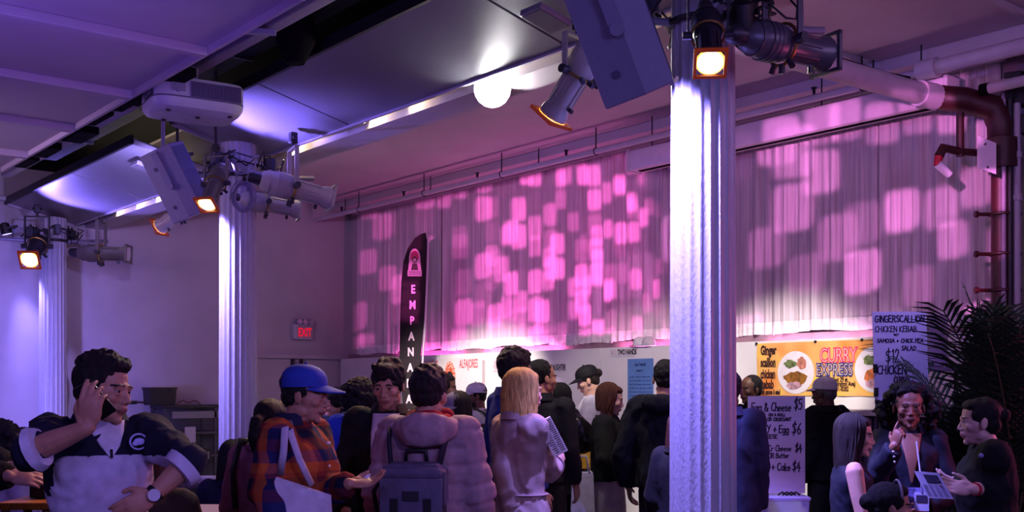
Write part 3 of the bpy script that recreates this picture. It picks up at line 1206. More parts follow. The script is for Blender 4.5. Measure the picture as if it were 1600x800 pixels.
speaker('big grey loudspeaker hung at the head of the big column', W(922, -75, 4.85), W(1003, 143, 5.05), 1.02, Vector((.75, -.75, -.05)))
speaker('grey loudspeaker with a drop bracket beside the middle column', W(252, 232, 9.3), W(305, 336, 9.45), .95, Vector((.75, -.75, -.05)))
# flat blank boxes fixed under the soffit beside each loudspeaker
for k, (px, py, Z, lab) in enumerate(((853, 28, 6.72, 'flat grey junction box under the soffit left of the big loudspeaker'), (228, 262, 11.3, 'flat grey junction box under the soffit left of the bracketed loudspeaker'))):
    c = W(px, py, Z)
    t = thing('junction_box', lab, 'box', c)
    mb = MB()
    rot = Matrix.Rotation(R(13), 3, 'Y')
    mb.box(c, (.26, .20, .04), rot, bev=.006)
    mb.build('housing', m_panel, t)
    mb = MB()
    mb.box(c - Vector((0.0, 0, .021)), (.24, .18, .006), rot)
    mb.build('cover', plain('#6e6a74', .4), t)
    mb = MB()
    mb.box(c + Vector((.06, -.05, -.028)), (.025, .03, .012), rot)
    mb.build('latch', m_black, t)

# ---------------------------------------------------------------- projector
pc = W(301, 158, 8.05)
t = thing('projector', 'white ceiling projector with louvred vents hung below the soffit', 'projector', pc)
ang = R(-8)
rot = Matrix.Rotation(ang, 4, 'Z')
M4 = Matrix.Translation(pc) @ rot @ Matrix.Diagonal((1.42, 1.42, 1.42, 1))
ol = []
for k in range(40):                 # rounded plan outline
    a = TAU * k / 40
    ca, sa = math.cos(a), math.sin(a)
    e = .38
    ol.append((.235 * math.copysign(abs(ca) ** e, ca), .185 * math.copysign(abs(sa) ** e, sa)))
mb = MB(xf=M4)
mb.rings([[Vector((x * k, y * k, z)) for x, y in ol] for z, k in ((-.085, .80), (-.078, .92), (-.055, .99), (-.03, 1.0), (.05, 1.0), (.068, .97), (.072, .9))])
mb.build('body', plain('#c3bfca', .42), t, smooth='auto')
mb = MB(xf=M4)
mb.rings([[Vector((x * 1.008, y * 1.008, z)) for x, y in ol] for z in (-.034, -.026)])
mb.build('seam', plain('#6a6478', .5), t)
mb = MB(xf=M4)
mb.box((-.235, -.05, .012), (.006, .15, .075))
v1 = mb.build('vent_panel', m_black, t)
for k in range(7):
    mb = MB(xf=M4)
    mb.box((-.239, -.05, -.018 + .0105 * k), (.008, .15, .003))
    mb.build('louvre', plain('#8a8494', .5), v1)
mb = MB(xf=M4)
mb.box((.07, -.1855, .012), (.26, .006, .08))
v2 = mb.build('exhaust_panel', plain('#77718a', .55), t)
for k in range(22):
    mb = MB(xf=M4)
    mb.box((-.05 + .0115 * k, -.189, .012), (.004, .006, .072))
    mb.build('louvre', plain('#544e68', .5), v2)
for dx, dy in ((-.15, -.1), (.16, -.12), (-.12, .12), (.02, -.02)):
    mb = MB(xf=M4)
    mb.cyl((dx, dy, -.083), (dx, dy, -.092), .012, seg=10)
    mb.build('foot', m_black, t)
mb = MB(xf=M4)
mb.box((-.12, -.187, .02), (.07, .006, .05))
mb.cyl((-.12, -.185, .0), (-.12, -.196, .0), .012, seg=10)
mb.build('connector_plate', plain('#8e88a0', .5), t)
mb = MB(xf=M4)
mb.cyl((.0, .0, .07), (.0, .0, .172), .03, seg=10)
mb.box((0, 0, .08), (.16, .16, .012))
mb.build('ceiling_mount', plain('#908a9c', .4), t)
# arm bracket and black hood in the void
mb = MB()
mb.box((W(392, 54, 7.2) + W(335, 42, 7.0)) / 2, (.55, .05, .03), R(-32))
tag(mb.build('strut', plain('#8f88a8', .4)), 'short white strut between the rail and the dropped ceiling', 'strut')
c = W(462, 55, 7.7)
t = thing('black_hood', 'black cloth-covered lamp hood hung in the ceiling gap', 'lamp hood', c)
mb = MB()
mb.rings([[c + Vector((.13 * k * math.cos(TAU * j / 10), .13 * k * math.sin(TAU * j / 10), z)) for j in range(10)] for z, k in ((.2, .5), (.12, 1), (-.05, 1.1), (-.2, .5))])
mb.build('shade', m_dark, t, smooth='auto')
mb = MB()
mb.cyl(c + Vector((0, 0, .18)), (c.x, c.y, HC), .012, seg=6)
mb.build('rod', m_darkmetal, t)

# ---------------------------------------------------------------- track lamps in the slot


def track_lamp(label, px, py, Z, power, big=1.0, strength=30.0, target=None, col='#fff0cf', lc=(1, .83, .6), angle=75):
    c = W(px, py, Z)
    t = thing('track_lamp', label, 'lamp', c, group='track lamps in the ceiling slot')
    tg = Vector(target) if target is not None else c + Vector((.8, -1.0, -.5))
    d = (tg - c).normalized()
    q = d.to_track_quat('X', 'Z').to_matrix()
    M4 = Matrix.Translation(c) @ q.to_4x4()
    b = big
    mb = MB(xf=M4)
    mb.tube([(-.12 * b, 0, 0), (-.1 * b, 0, 0), (-.05 * b, 0, 0), (0, 0, 0)], [.02 * b, .03 * b, .035 * b, .06 * b], 16)
    mb.build('lamp_shell', plain('#d8d4d0', .25, metal=.3), t, smooth='auto')
    mb = MB(xf=M4)
    mb.ell((-.004, 0, 0), (.022 * b, .055 * b, .055 * b), None, 14, 8)
    mb.build('bulb', glow(col, strength), t, smooth=True)
    mb = MB()
    mb.cyl(c - d * .08 * b, Vector((c.x, c.y, 4.13)) - d * .05, .008, seg=6)
    mb.build('stem', m_darkmetal, t)
    if power:
        lamp('SPOT', 'track_light', c + d * .07, lc, power, tg, .03, angle, .6)
    return t


def slot(u):
    return (4.885, u, 4.02)


def slot_lamp(label, y, power=5, st=25, big=1.0, tgt=None):
    c = Vector((4.87, y, 3.985))
    Z = c.x * SY + c.y * CY
    xc = c.x * CY - c.y * SY
    px, py = 800 + FPX * xc / Z, HORIZ - (c.z - EYE) / Z * FPX
    track_lamp(label, px, py, Z, 0, big, st, tgt or (c.x + .15, c.y - 1.2, c.z - .35))
    if power:
        lamp('POINT', 'slot_light', (4.875, y - .12, 4.0), (1, .74, .38), power * .22, size=.02)


slot_lamp('track lamp at the near end of the slot, beside the pale tilted spotlight', 5.02, 7, 30)
slot_lamp('track lamp next after the brilliant one', 7.35, 4, 30, 1.1)
slot_lamp('track lamp over the joint between the second and third soffit panels', 7.95, 5, 45, 1.3)
slot_lamp('unlit-looking small track lamp with a bright rim, near the slot end', 8.95, 2, 8, .8)
slot_lamp('last track lamp at the far end of the near slot', 9.35, 6, 60, 1.1)
slot_lamp('nearest track lamp of the far slot, behind the bracketed loudspeaker', 12.2, 4, 40, 1.3)
slot_lamp('second track lamp of the far slot', 12.75, 5, 45, 1.3)
slot_lamp('third track lamp of the far slot', 13.4, 5, 45, 1.3)
slot_lamp('farthest track lamp, near the back wall', 14.1, 4, 40, 1.2)
# the brilliant one that faces the camera
bc = Vector((4.98, 6.32, 3.87))
bz = bc.x * SY + bc.y * CY
bx_ = bc.x * CY - bc.y * SY
track_lamp('brilliant white track lamp shining straight at the camera', 800 + FPX * bx_ / bz, HORIZ - (bc.z - EYE) / bz * FPX, bz, 55, 2.3, 260, (1.5, 1.0, 2.6), '#ffffff', (1, .95, .92), 130)
mb = MB()

# ================================================================= GOBO PROJECTORS AND DISPLAY WASH


def gobo(loc, target, power, color, angle, cells, seed, base=.22, dens=.55, ya=4.6, yb=15.2):
    mid = inside = Vector((9.1, (ya + yb) / 2, 3.3))
    raw = [((9.1, ya, 2.3), (9.1, yb, 2.3)), ((9.1, ya, 4.42), (9.1, yb, 4.42)), ((9.1, ya, 2.3), (9.1, ya, 4.4)), ((9.1, yb, 2.3), (9.1, yb, 4.4))]
    o = lamp('SPOT', 'gobo_light', loc, (1, 1, 1), power, target, .03, angle, .35)
    d = o.data
    d.use_nodes = True
    nt = d.node_tree
    L = nt.links.new
    em = nt.nodes['Emission']
    tc = nt.nodes.new('ShaderNodeTexCoord')
    sep = nt.nodes.new('ShaderNodeSeparateXYZ')
    L(tc.outputs['Normal'], sep.inputs[0])

    def math_(op, a, b=None, c=None):
        n = nt.nodes.new('ShaderNodeMath')
        n.operation = op
        for i, x in enumerate((a, b, c)):
            if x is None:
                continue
            if isinstance(x, (int, float)):
                n.inputs[i].default_value = x
            else:
                L(x, n.inputs[i])
        return n.outputs[0]
    x = math_('DIVIDE', sep.outputs[0], sep.outputs[2])
    y = math_('DIVIDE', sep.outputs[1], sep.outputs[2])
    layers = []
    for k, (sc, off) in enumerate(((cells, 0.0), (cells * .93, .37), (cells * 1.1, .71))):
        u = math_('ADD', math_('MULTIPLY', x, sc), off + seed)
        v = math_('ADD', math_('MULTIPLY', y, sc * .82), off * 1.7 + seed)
        cu = math_('FLOOR', u)
        # brick-like shift per column
        wn0 = nt.nodes.new('ShaderNodeTexWhiteNoise')
        wn0.noise_dimensions = '1D'
        L(cu, wn0.inputs['W'])
        v = math_('ADD', v, wn0.outputs['Value'])
        cv = math_('FLOOR', v)
        cb = nt.nodes.new('ShaderNodeCombineXYZ')
        L(cu, cb.inputs[0])
        L(cv, cb.inputs[1])
        cb.inputs[2].default_value = k * 3.1
        wn = nt.nodes.new('ShaderNodeTexWhiteNoise')
        L(cb.outputs[0], wn.inputs['Vector'])
        on = nt.nodes.new('ShaderNodeMapRange')
        on.interpolation_type = 'SMOOTHSTEP'
        on.inputs[1].default_value = 1 - dens * .55
        on.inputs[2].default_value = 1 - dens * .55 + .25
        L(wn.outputs['Value'], on.inputs[0])
        fu = math_('ABSOLUTE', math_('SUBTRACT', math_('FRACT', u), .5))
        fv = math_('ABSOLUTE', math_('SUBTRACT', math_('FRACT', v), .5))
        p4 = math_('ADD', math_('POWER', math_('MULTIPLY', fu, 2.1), 5.0), math_('POWER', math_('MULTIPLY', fv, 2.1), 5.0))
        mk = nt.nodes.new('ShaderNodeMapRange')
        mk.interpolation_type = 'SMOOTHSTEP'
        mk.inputs[1].default_value = 1.15
        mk.inputs[2].default_value = .25
        L(p4, mk.inputs[0])
        layers.append(math_('MULTIPLY', on.outputs[0], mk.outputs[0]))
    s = math_('ADD', math_('ADD', layers[0], math_('MULTIPLY', layers[1], .8)), math_('MULTIPLY', layers[2], .6))
    s = math_('ADD', math_('MINIMUM', s, 1.3), base)
    # framing shutters of the projector, cut to the curtain
    inv = o.rotation_euler.to_matrix().transposed()

    def loc2(p_):
        v_ = inv @ (Vector(p_) - o.location)
        return v_.x / v_.z, v_.y / v_.z
    mx_, my_ = loc2(mid)
    for pa, pb in raw:
        (x1, y1), (x2, y2) = loc2(pa), loc2(pb)
        nx, ny = -(y2 - y1), (x2 - x1)
        sg = 1 if nx * (mx_ - x1) + ny * (my_ - y1) > 0 else -1
        ln = math.hypot(nx, ny)
        e = math_('ADD', math_('MULTIPLY', x, sg * nx / ln), math_('ADD', math_('MULTIPLY', y, sg * ny / ln), -sg * (nx * x1 + ny * y1) / ln))
        mr = nt.nodes.new('ShaderNodeMapRange')
        mr.interpolation_type = 'SMOOTHSTEP'
        mr.inputs[1].default_value = -.004
        mr.inputs[2].default_value = .012
        L(e, mr.inputs[0])
        s = math_('MULTIPLY', s, mr.outputs[0])
    L(s, em.inputs['Strength'])
    em.inputs['Color'].default_value = color + (1,)
    return o


# gobo light comes out of the sideways spotlights on the column heads
gobo(p5 + (W(520, 311, 9.75) - p5).normalized() * .45, (9.1, 11.3, 2.9), 1500, (1.0, .13, .60), 75, 17, 3.0, .10, .62, 7.6, 15.2)
gobo(q2 + (W(1330, 95, 5.7) - q2).normalized() * .42, (9.1, 6.6, 3.2), 1150, (1.0, .26, .80), 90, 13, 11.0, .05, .48, 4.4, 9.6)
# led bars lying on the board tops, washing the curtains upwards
for i, (y, pw, c) in enumerate(((13.0, 26, (1.0, .13, .60)), (10.9, 40, (1.0, .22, .66)), (8.3, 22, (1.0, .22, .62)), (6.2, 14, (1.0, .5, .85)))):
    lamp('AREA', 'curtain_uplight', (9.02, y, 2.10), c, pw * .3, (9.075, y, 3.4), 1.6, sy=.03)
# white display wash on the boards and the people in front of them
lamp('SPOT', 'board_wash', (5.3, 9.0, 3.9), (1.0, .86, .78), 2300, (8.9, 11.7, .95), .08, 36, .55)
lamp('SPOT', 'board_wash', (5.35, 6.1, 3.9), (1.0, .88, .80), 500, (8.9, 8.8, .95), .08, 40, .6)
lamp('SPOT', 'banner_wash', (5.6, 4.2, 4.2), (1.0, .90, .80), 1300, (8.9, 6.9, 1.4), .08, 29, .5)
lamp('SPOT', 'crowd_key', (4.88, 7.35, 3.86), (1.0, .50, .26), 230, (3.3, 4.9, 1.5), .04, 60, .7)
lamp('SPOT', 'crowd_key', (4.88, 5.02, 3.86), (1.0, .84, .74), 170, (5.9, 6.2, .9), .04, 62, .6)
lamp('SPOT', 'crowd_pink', (6.4, 4.6, 4.2), (1.0, .30, .55), 190, (3.9, 4.8, 1.5), .08, 60, .8)
lamp('SPOT', 'board_violet_fill', (4.9, 1.2, 4.1), (.32, .25, 1.0), 1000, W(1300, 640, 7.2), .08, 34, .7)  # violet spot without a fixture, added to light the menu boards
lamp('SPOT', 'board_violet_fill', (6.3, 3.2, 4.2), (.32, .25, 1.0), 200, W(1405, 560, 7.6), .06, 26, .6)  # second added spot, nearer the ginger board
lamp('SPOT', 'crowd_key', (4.88, 5.25, 3.86), (1.0, .40, .22), 260, (3.25, 5.0, 1.6), .04, 52, .6)

# ================================================================= PEOPLE
QUEUE = []      # meshes waiting for the voxel union, done in one go at the end


def queue(mb, voxel, smooth, post=None, mats=None, final=None):
    me = bpy.data.meshes.new('tmp')
    me.from_pydata([tuple(p) for p in mb.v], [], mb.f)
    o = bpy.data.objects.new('tmp', me)
    link(o)
    r = o.modifiers.new('r', 'REMESH')
    r.mode = 'VOXEL'
    r.voxel_size = voxel
    if smooth:
        s = o.modifiers.new('s', 'SMOOTH')
        s.factor = .5
        s.iterations = smooth
    QUEUE.append((o, post, final))
    return o


def flush():
    dg = bpy.context.evaluated_depsgraph_get()
    dg.update()
    outs = []
    for o, post, final in QUEUE:
        me = o.evaluated_get(dg).to_mesh()
        n = len(me.vertices)
        co = np.empty(n * 3)
        me.vertices.foreach_get('co', co)
        no = np.empty(n * 3)
        me.vertices.foreach_get('normal', no)
        faces = [tuple(p.vertices) for p in me.polygons]
        outs.append((co.reshape(-1, 3), no.reshape(-1, 3), faces))
        o.evaluated_get(dg).to_mesh_clear()
    for (o, post, final), (co, no, faces) in zip(QUEUE, outs):
        mi = None
        if post:
            co, mi = post(co, no, faces)
        final(co, faces, mi)
        me = o.data
        bpy.data.objects.remove(o)
        bpy.data.meshes.remove(me)
    QUEUE.clear()


def fill(ob, co, faces, mi, mats):
    me = ob.data
    me.clear_geometry()
    me.from_pydata([tuple(p) for p in co], [], faces)
    if not me.materials:
        for m_ in mats:
            me.materials.append(m_)
    if mi is not None:
        me.polygons.foreach_set('material_index', mi)
    me.polygons.foreach_set('use_smooth', [True] * len(faces))
    me.update()


SKIN = {'light': '#c79a86', 'tan': '#b07f66', 'brown': '#7d5140', 'dark': '#5a3a2f', 'pale': '#d3aa9a'}
LIPS = {'light': '#a66c64', 'tan': '#8f5a4e', 'brown': '#653c36', 'dark': '#4a2a28', 'pale': '#b0706e'}
HAIRC = {'black': '#0d0b0d', 'dark': '#171011', 'brown': '#1d110e', 'blonde': '#bf9a55', 'auburn': '#4a2418', 'grey': '#6a6468'}


def skin_mats(sk, hair):
    key = ('skin', sk, hair)
    if key not in _mc:
        a = mat('skin_' + sk, SKIN[sk], .5, .10, 25, .05, 160, spec=.35)
        a.node_tree.nodes['Principled BSDF'].inputs['Subsurface Weight'].default_value = 0.0
        _mc[key] = [a, mat('lips_' + sk, LIPS[sk], .4, .06, 30), mat('brow_' + hair, HAIRC[hair], .7, .1, 30), plain('#3b2a2a', .6)]
    return _mc[key]


def hair_mat(h):
    key = ('hair', h)
    if key not in _mc:
        _mc[key] = mat('hair_' + h, HAIRC[h], .6, .45, 9, .5, 90, spec=.28, stretch=(9, 9, 1.2))
    return _mc[key]


def head_prims(mb, X, fat=1.0, fem=False):
    """head in its own frame (centre at eye height, +Y forward), placed by matrix X"""
    def E(c, r, rot=None, nu=18, nv=12):
        m2 = MB()
        m2.ell(c, r, rot, nu, nv)
        mb.add([X @ Vector(p) for p in m2.v], m2.f)

    def T(pts, rad, seg=10):
        m2 = MB()
        m2.tube(pts, rad, seg, round_ends=True)
        mb.add([X @ Vector(p) for p in m2.v], m2.f)
    j = .9 if fem else 1.0
    E((0, -.012, .036), (.075, .094, .084))
    E((0, .024, -.012), (.064 * fat, .060, .072))
    E((0, .022, -.055), (.054 * fat * j, .056, .05))
    E((0, .034, -.083), (.040 * fat * j, .042, .030))
    E((0, .064, -.101), (.021 * j, .016, .015))
    for sg in (-1, 1):
        E((.040 * sg * fat, .052, -.022), (.024, .024, .022))
        E((.045 * sg * fat * j, -.005, -.066), (.018, .034, .026))
        E((.030 * sg, .077, .021), (.024, .011, .008))
        E((.031 * sg, .0735, -.0065), (.0165, .0105, .0075))       # lids around the eyeballs
        E((.031 * sg, .0740, .0105), (.0170, .0105, .0065))
        E((.0115 * sg, .088, -.037), (.0080, .0095, .0070))
        rt = Matrix.Rotation(R(-18 * sg), 3, 'Z') @ Matrix.Rotation(R(12), 3, 'X')
        E((.079 * sg, -.012, -.008), (.007, .020, .031), rt, 12, 10)
    E((0, .079, .02), (.02, .011, .014))
    ns_ = .80 if fem else .95
    T([(0, .080, .012), (0, .080 + .012 * ns_, -.012), (0, .080 + .0235 * ns_, -.031)], [.0085, .0092 * ns_, .0110 * ns_])
    E((0, .081, -.060), (.026, .012, .018))
    E((0, .0865, -.0590), (.0205, .0075, .0045))
    E((0, .0845, -.0685), (.017, .0075, .0050))


def eyes(root, X, s, sk, small):
    for sg in (-1, 1):
        mb = MB(s)
        m2 = MB()
        m2.ell((0, 0, 0), (.0112, .0112, .0112), Matrix.Rotation(R(-90), 3, 'X'), 14, 12)
        vs = [X @ (Vector(p) + Vector((.031 * sg, .0722, .002))) for p in m2.v]
        mb.add(vs, m2.f)
        mi = []
        for f in m2.f:
            c = sum((Vector(m2.v[i]) for i in f), Vector()) / len(f)
            mi.append(1 if c.y > .0086 else 0)
        mb.m = mi
        mb.build('eye', [plain('#8d817f', .3), plain('#140c0a', .2)], root, smooth=True, local=True)


def hand_prims(mb, w, d, n, thumb, curl=.35, s=1.0, spread=.0, thumb_in=.3, curls=None):
    """palm with four jointed fingers and a thumb; w wrist, d knuckle direction, n palm normal, thumb -1/1"""
    w, d, n = Vector(w), Vector(d).normalized(), Vector(n)
    n = (n - d * n.dot(d)).normalized()
    sd = d.cross(n) * thumb
    q = Matrix((sd, d, n)).transposed()
    mb.ell(w + d * .050 * s, (.041 * s, .056 * s, .0165 * s), q, 14, 10)
    mb.ell(w + d * .012 * s, (.027 * s, .034 * s, .019 * s), q, 12, 8)
    mb.ell(w + d * .035 * s + sd * .024 * s + n * .006 * s, (.017 * s, .032 * s, .014 * s), q, 10, 8)
    base = [.030, .010, -.011, -.030]
    ln = [.074, .083, .077, .060]
    for k in range(4):
        c = curls[k] if curls else curl
        p = w + d * (.088 - .006 * abs(k - 1.2)) * s + sd * base[k] * s
        dirn = (d + sd * (base[k] * 4 * spread)).normalized()
        pts = [p - dirn * .02 * s, p]
        ax = dirn.cross(n).normalized()
        a = 0
        for seg, fr in enumerate((.45, .31, .24)):
            a += c * (1.0, 1.15, .8)[seg]
            v = dirn * math.cos(a) + n * math.sin(a)
            p = p + v * ln[k] * fr * s
            pts.append(p)
        mb.tube(pts, [.0095 * s, .0098 * s, .0088 * s, .0080 * s, .0068 * s], 10, round_ends=True)
    p = w + d * .026 * s + sd * .030 * s
    v1 = (d * .62 + sd * (.72 - thumb_in * .5) + n * thumb_in).normalized()
    v2 = (d * .86 + sd * (.35 - thumb_in * .7) + n * thumb_in * 1.3).normalized()
    mb.tube([p - v1 * .015 * s, p + v1 * .034 * s, p + v1 * .034 * s + v2 * .03 * s], [.0125 * s, .0108 * s, .0088 * s], 10, round_ends=True)


def disp(co, no, amp, scale, seed=0, streak=(1, 1, 1)):
    out = co.copy()
    o = Vector((seed * 3.7, seed * 1.3, seed * 2.1))
    for i in range(len(co)):
        p = Vector((co[i][0] * scale * streak[0], co[i][1] * scale * streak[1], co[i][2] * scale * streak[2])) + o
        out[i] += no[i] * (mnoise.noise(p) + .5 * mnoise.noise(p * 2.3)) * amp
    return out


DEF = dict(fat=1.0, fem=False, skin='light', hair='dark', style='short', face=0, hy=0, hp=0, hr=0, seated=False, res=.008, drop=.03,
           top=('#202028', 'shirt'), bottom='#15151b', bulk=.014, hem=.90, hands=None, R=None, L=None, build=1.0, sleeve=1.0,
           neck=True, hat=None, hairlen=.35, eyes=True, beard=False, lean=0.0, wr=.006, shoulder=1.0)


def person(label, px, head_y, Z, **kw):
    P = dict(DEF)
    P.update(kw)
    top_w = W(px, head_y, Z)
    H = top_w.z
    seat = .42 if P['seated'] else 0.0
    s = H / (1.775 - seat - P['drop'])
    ray = Vector((top_w.x, top_w.y, 0)).normalized()
    right = Vector((ray.y, -ray.x, 0))
    a = R(P['face'])
    fdir = right * math.sin(a) - ray * math.cos(a)
    rot = math.atan2(-fdir.x, fdir.y)
    # put the head, not the feet, on the sight line
    head_off = Vector((0, .01 + P['drop'] * .5 + P['lean'] * .6, 0))
    hw = Matrix.Rotation(rot, 3, 'Z') @ (head_off * s)
    root = thing('person', label, 'person', (top_w.x - hw.x, top_w.y - hw.y, 0), rot)
    root['s'] = s
    del root['s']
    dz = -seat
    fem = P['fem']
    b = P['build']
    shx = (.150 if fem else .172) * P['shoulder']
    ln = P['lean']

    def lean(p):
        p = Vector(p)
        z = p.z - (1.0 + dz)
        if z > 0 and ln:
            p = Vector((p.x, p.y + ln * z, p.z))
        return p
    # ---- joints
    hx = .09
    HC_ = lean((0, .01 + P['drop'] * .5, 1.635 + dz - P['drop']))
    Xh = Matrix.Translation(HC_) @ Matrix.Rotation(R(P['hy']), 4, 'Z') @ Matrix.Rotation(R(-P['hp']), 4, 'X') @ Matrix.Rotation(R(P['hr']), 4, 'Y')
    Ri = Matrix.Rotation(-rot, 3, 'Z')

    def seen(q_):
        return (Ri @ (W(q_[0], q_[1], Z + q_[2]) - root.location)) / s
    arms = {}
    for sg, k in ((1, 'R'), (-1, 'L')):
        if P[k] is not None and len(P[k][0]) == 3 and abs(P[k][0][0]) > 3:
            arms[k] = (lean((shx * sg, -.012, 1.415 + dz)), seen(P[k][0]), seen(P[k][1]))
            continue
        e, w = P[k] or ((.208, -.02, 1.14), (.215, .08, .89))
        if P[k] is None and P['seated']:
            e, w = (.235, .05, 1.15), (.17, .27, 1.10)
        arms[k] = (lean((shx * sg, -.012, 1.415 + dz)), lean((e[0] * sg, e[1], e[2] + dz)), lean((w[0] * sg, w[1], w[2] + dz)))
    # ---- body: head, neck, arms and hands as one surface; torso and legs joined in the same mesh
    bmats = skin_mats(P['skin'], P['hair'])
    body = MB().build('body', bmats, root, local=True)
    parts = {'n': 0, 'co': [], 'f': [], 'mi': []}
    M1 = MB(s)
    head_prims(M1, Xh, P['fat'], fem)
    nb = lean((0, -.022, 1.43 + dz))
    nr = (.050 if fem else .060) * (.5 + .5 * P['fat'])
    M1.tube([lean((0, -.025, 1.38 + dz)), nb, Xh @ Vector((0, -.022, -.075)), Xh @ Vector((0, -.02, -.03))], [nr * 1.25, nr * 1.04, nr * .96, nr * .95], 18, round_ends=True)
    M1.loft([(lean((0, 0, z + dz)).z, rx, ry, 0, cy + lean((0, 0, z + dz)).y) for z, rx, ry, cy in ((1.30, .15, .09, 0), (1.38, .15, .085, -.01), (1.43, .11, .065, -.018), (1.46, .065, .055, -.02))], 18)
    Xi = Xh.inverted()

    def headpost(co, no, faces):
        mi = []
        for f in faces:
            c = co[list(f)].mean(axis=0) / s
            h = Xi @ Vector(c)
            k = 0
            if h.y > .055 and abs(h.x) < .024 - .3 * abs(h.z + .063) and -.0745 < h.z < -.053 and h.y > .072:
                k = 1
            elif h.y > .055 and .011 < abs(h.x) < .052 and .0205 - .10 * abs(abs(h.x) - .03) < h.z < .0272 - .16 * max(0, abs(h.x) - .034):
                k = 2
            elif P['beard'] and h.y > .01 and h.z < -.05 + .0 and not (abs(h.x) < .02 and h.z > -.074 and h.z < -.053):
                k = 2 if (h.z < -.078 or abs(h.x) > .018 or h.z > -.053) and h.z > -.115 else 0
            mi.append(k)
        return co, mi

    def collect(co, faces, mi):
        b0 = parts['n']
        parts['co'].append(co)
        parts['f'] += [tuple(i + b0 for i in f) for f in faces]
        parts['mi'] += list(mi) if mi is not None else [0] * len(faces)
        parts['n'] += len(co)

    queue(M1, max(.0042, P['res'] * .62) * s, 3, headpost, None, collect)
    M2 = MB(s)
    hands = P['hands'] or {}
    ctx_h = {}
    for sg, k in ((1, 'R'), (-1, 'L')):
        sh, el, wr = arms[k]
        M2.tube([sh, sh.lerp(el, .5), el, el.lerp(wr, .35), wr], [.052 * b, .046 * b, .040 * b, .040 * b, .027], 12, round_ends=True)
        hd = hands.get(k)
        if hd is None:
            d = (wr - el).normalized()
            n = Vector((-sg, .15, 0))
            hand_prims(M2, wr, d, n, 1 if k == 'R' else -1, .35)
        else:
            # directions given as seen: (image right, up, towards the camera)
            d, n = [Ri @ (right * v_[0] + Vector((0, 0, v_[1])) - ray * v_[2]) for v_ in hd[:2]]
            hand_prims(M2, wr, d, n, 1 if k == 'R' else -1, **(hd[2] if len(hd) > 2 else {}))
        ctx_h[k] = (wr, (wr - el).normalized() if hd is None else d.normalized())
    fine = .0042 if hands else .0075
    queue(M2, max(fine, P['res'] * (.62 if hands else 1)) * s, 2, None, None, collect)
    M3 = MB(s)
    hipw = .165 if fem else .158
    rows = [(.84, hipw * .95, .11, 0), (.93, hipw, .12, 0), (1.05, .135 * b, .10 * b, 0), (1.15, .14 * b, .10 * b, 0), (1.28, .16 * b, .11 * b, .004), (1.38, .155, .10, -.004), (1.43, .11, .07, -.015)]
    M3.loft([(z + dz, rx, ry, 0, cy + lean((0, 0, z + dz)).y) for z, rx, ry, cy in rows], 14)
    for sg in (1, -1):
        if P['seated']:
            pts = [(hx * sg, 0, .92 + dz), (hx * sg * 1.25, .42, .90 + dz + .02), (hx * sg * 1.3, .40, .10)]
        else:
            pts = [(hx * sg, 0, .88), (hx * sg * 1.1, .015, .49), (hx * sg * 1.15, -.01, .09)]
        M3.tube(pts, [.08, .055, .042], 10)
        f = pts[-1]
        M3.tube([(f[0], f[1] - .04, .05), (f[0], f[1] + .16, .035)], [.04, .03], 8)
    collect(np.array(M3.v), M3.f, None)

    def done_body():
        fill(body, np.concatenate(parts['co']), parts['f'], parts['mi'], bmats)
    LATE.append(done_body)
    if P['eyes']:
        eyes(root, Xh, s, P['skin'], P['res'] > .01)

    ctx = dict(root=root, s=s, X=Xh, lean=lean, dz=dz, arms=arms, P=P, shx=shx, b=b, hipw=hipw, fem=fem, H=H, seen=seen, Z=Z, ray=ray, right=right, Ri=Ri)
    # ---- lower clothing
    if P['bottom']:
        garment_bottom(ctx)
    if P['top']:
        garment_top(ctx)
    make_hair(ctx)
    if P['hat']:
        make_hat(ctx)
    return ctx


LATE = []


def qpart(ctx, name, mb, voxel, smooth, m, post=None, parent=None, label=None):
    ob = MB().build(name, m, parent or ctx['root'], local=True)
    if label:
        ob['label'] = label
    mats = m if isinstance(m, list) else [m]
    queue(mb, voxel * ctx['s'], smooth, post, None, lambda co, faces, mi: fill(ob, co, faces, mi, mats))
    return ob


def garment_bottom(ctx):
    P, s, dz, root = ctx['P'], ctx['s'], ctx['dz'], ctx['root']
    m = cloth(P['bottom']) if isinstance(P['bottom'], str) else P['bottom'][1]
    skirt = isinstance(P['bottom'], tuple) and P['bottom'][0] == 'skirt'
    hw = ctx['hipw']
    mb = MB(s)
    if skirt:
        hem = P['bottom'][2] if len(P['bottom']) > 2 else .42
        mb.loft([(hem, hw * 1.12, .155, 0, 0), (.60, hw * 1.10, .15, 0, 0), (.80, hw * 1.09, .145, 0, 0), (.93, hw * 1.06, .135, 0, 0), (1.04, .148, .115, 0, 0)], 24)
        qpart(ctx, 'skirt', mb, .016, 3, m, lambda co, no, f: (disp(co, no, .010 * s, 9, 1, (1, 1, .35)), None))
        return
    mb.loft([(z + dz, rx, ry, 0, 0) for z, rx, ry in ((.82, hw * 1.0, .125), (.92, hw * 1.07, .132), (1.0, .155, .12), (1.03, .15, .115))], 18)
    for sg in (1, -1):
        if P['seated']:
            pts = [(.09 * sg, 0, .90 + dz), (.113 * sg, .42, .93 + dz), (.117 * sg, .41, .10)]
        else:
            pts = [(.085 * sg, 0, .88), (.1 * sg, .02, .49), (.105 * sg, -.01, .07)]
        mb.tube(pts, [.095, .072, .06], 12)
    qpart(ctx, 'trousers', mb, .02, 2, m)
    for sg in (1, -1):
        y = .41 if P['seated'] else -.01
        sh = MB(s)
        sh.loft([(0.0, .045, .135, .11 * sg, y + .06), (.03, .047, .138, .11 * sg, y + .06), (.06, .040, .10, .11 * sg, y + .035), (.12, .042, .048, .11 * sg, y - .01)], 12)
        sh.build('shoe', cloth('#131318', .5), root, smooth=True, local=True)


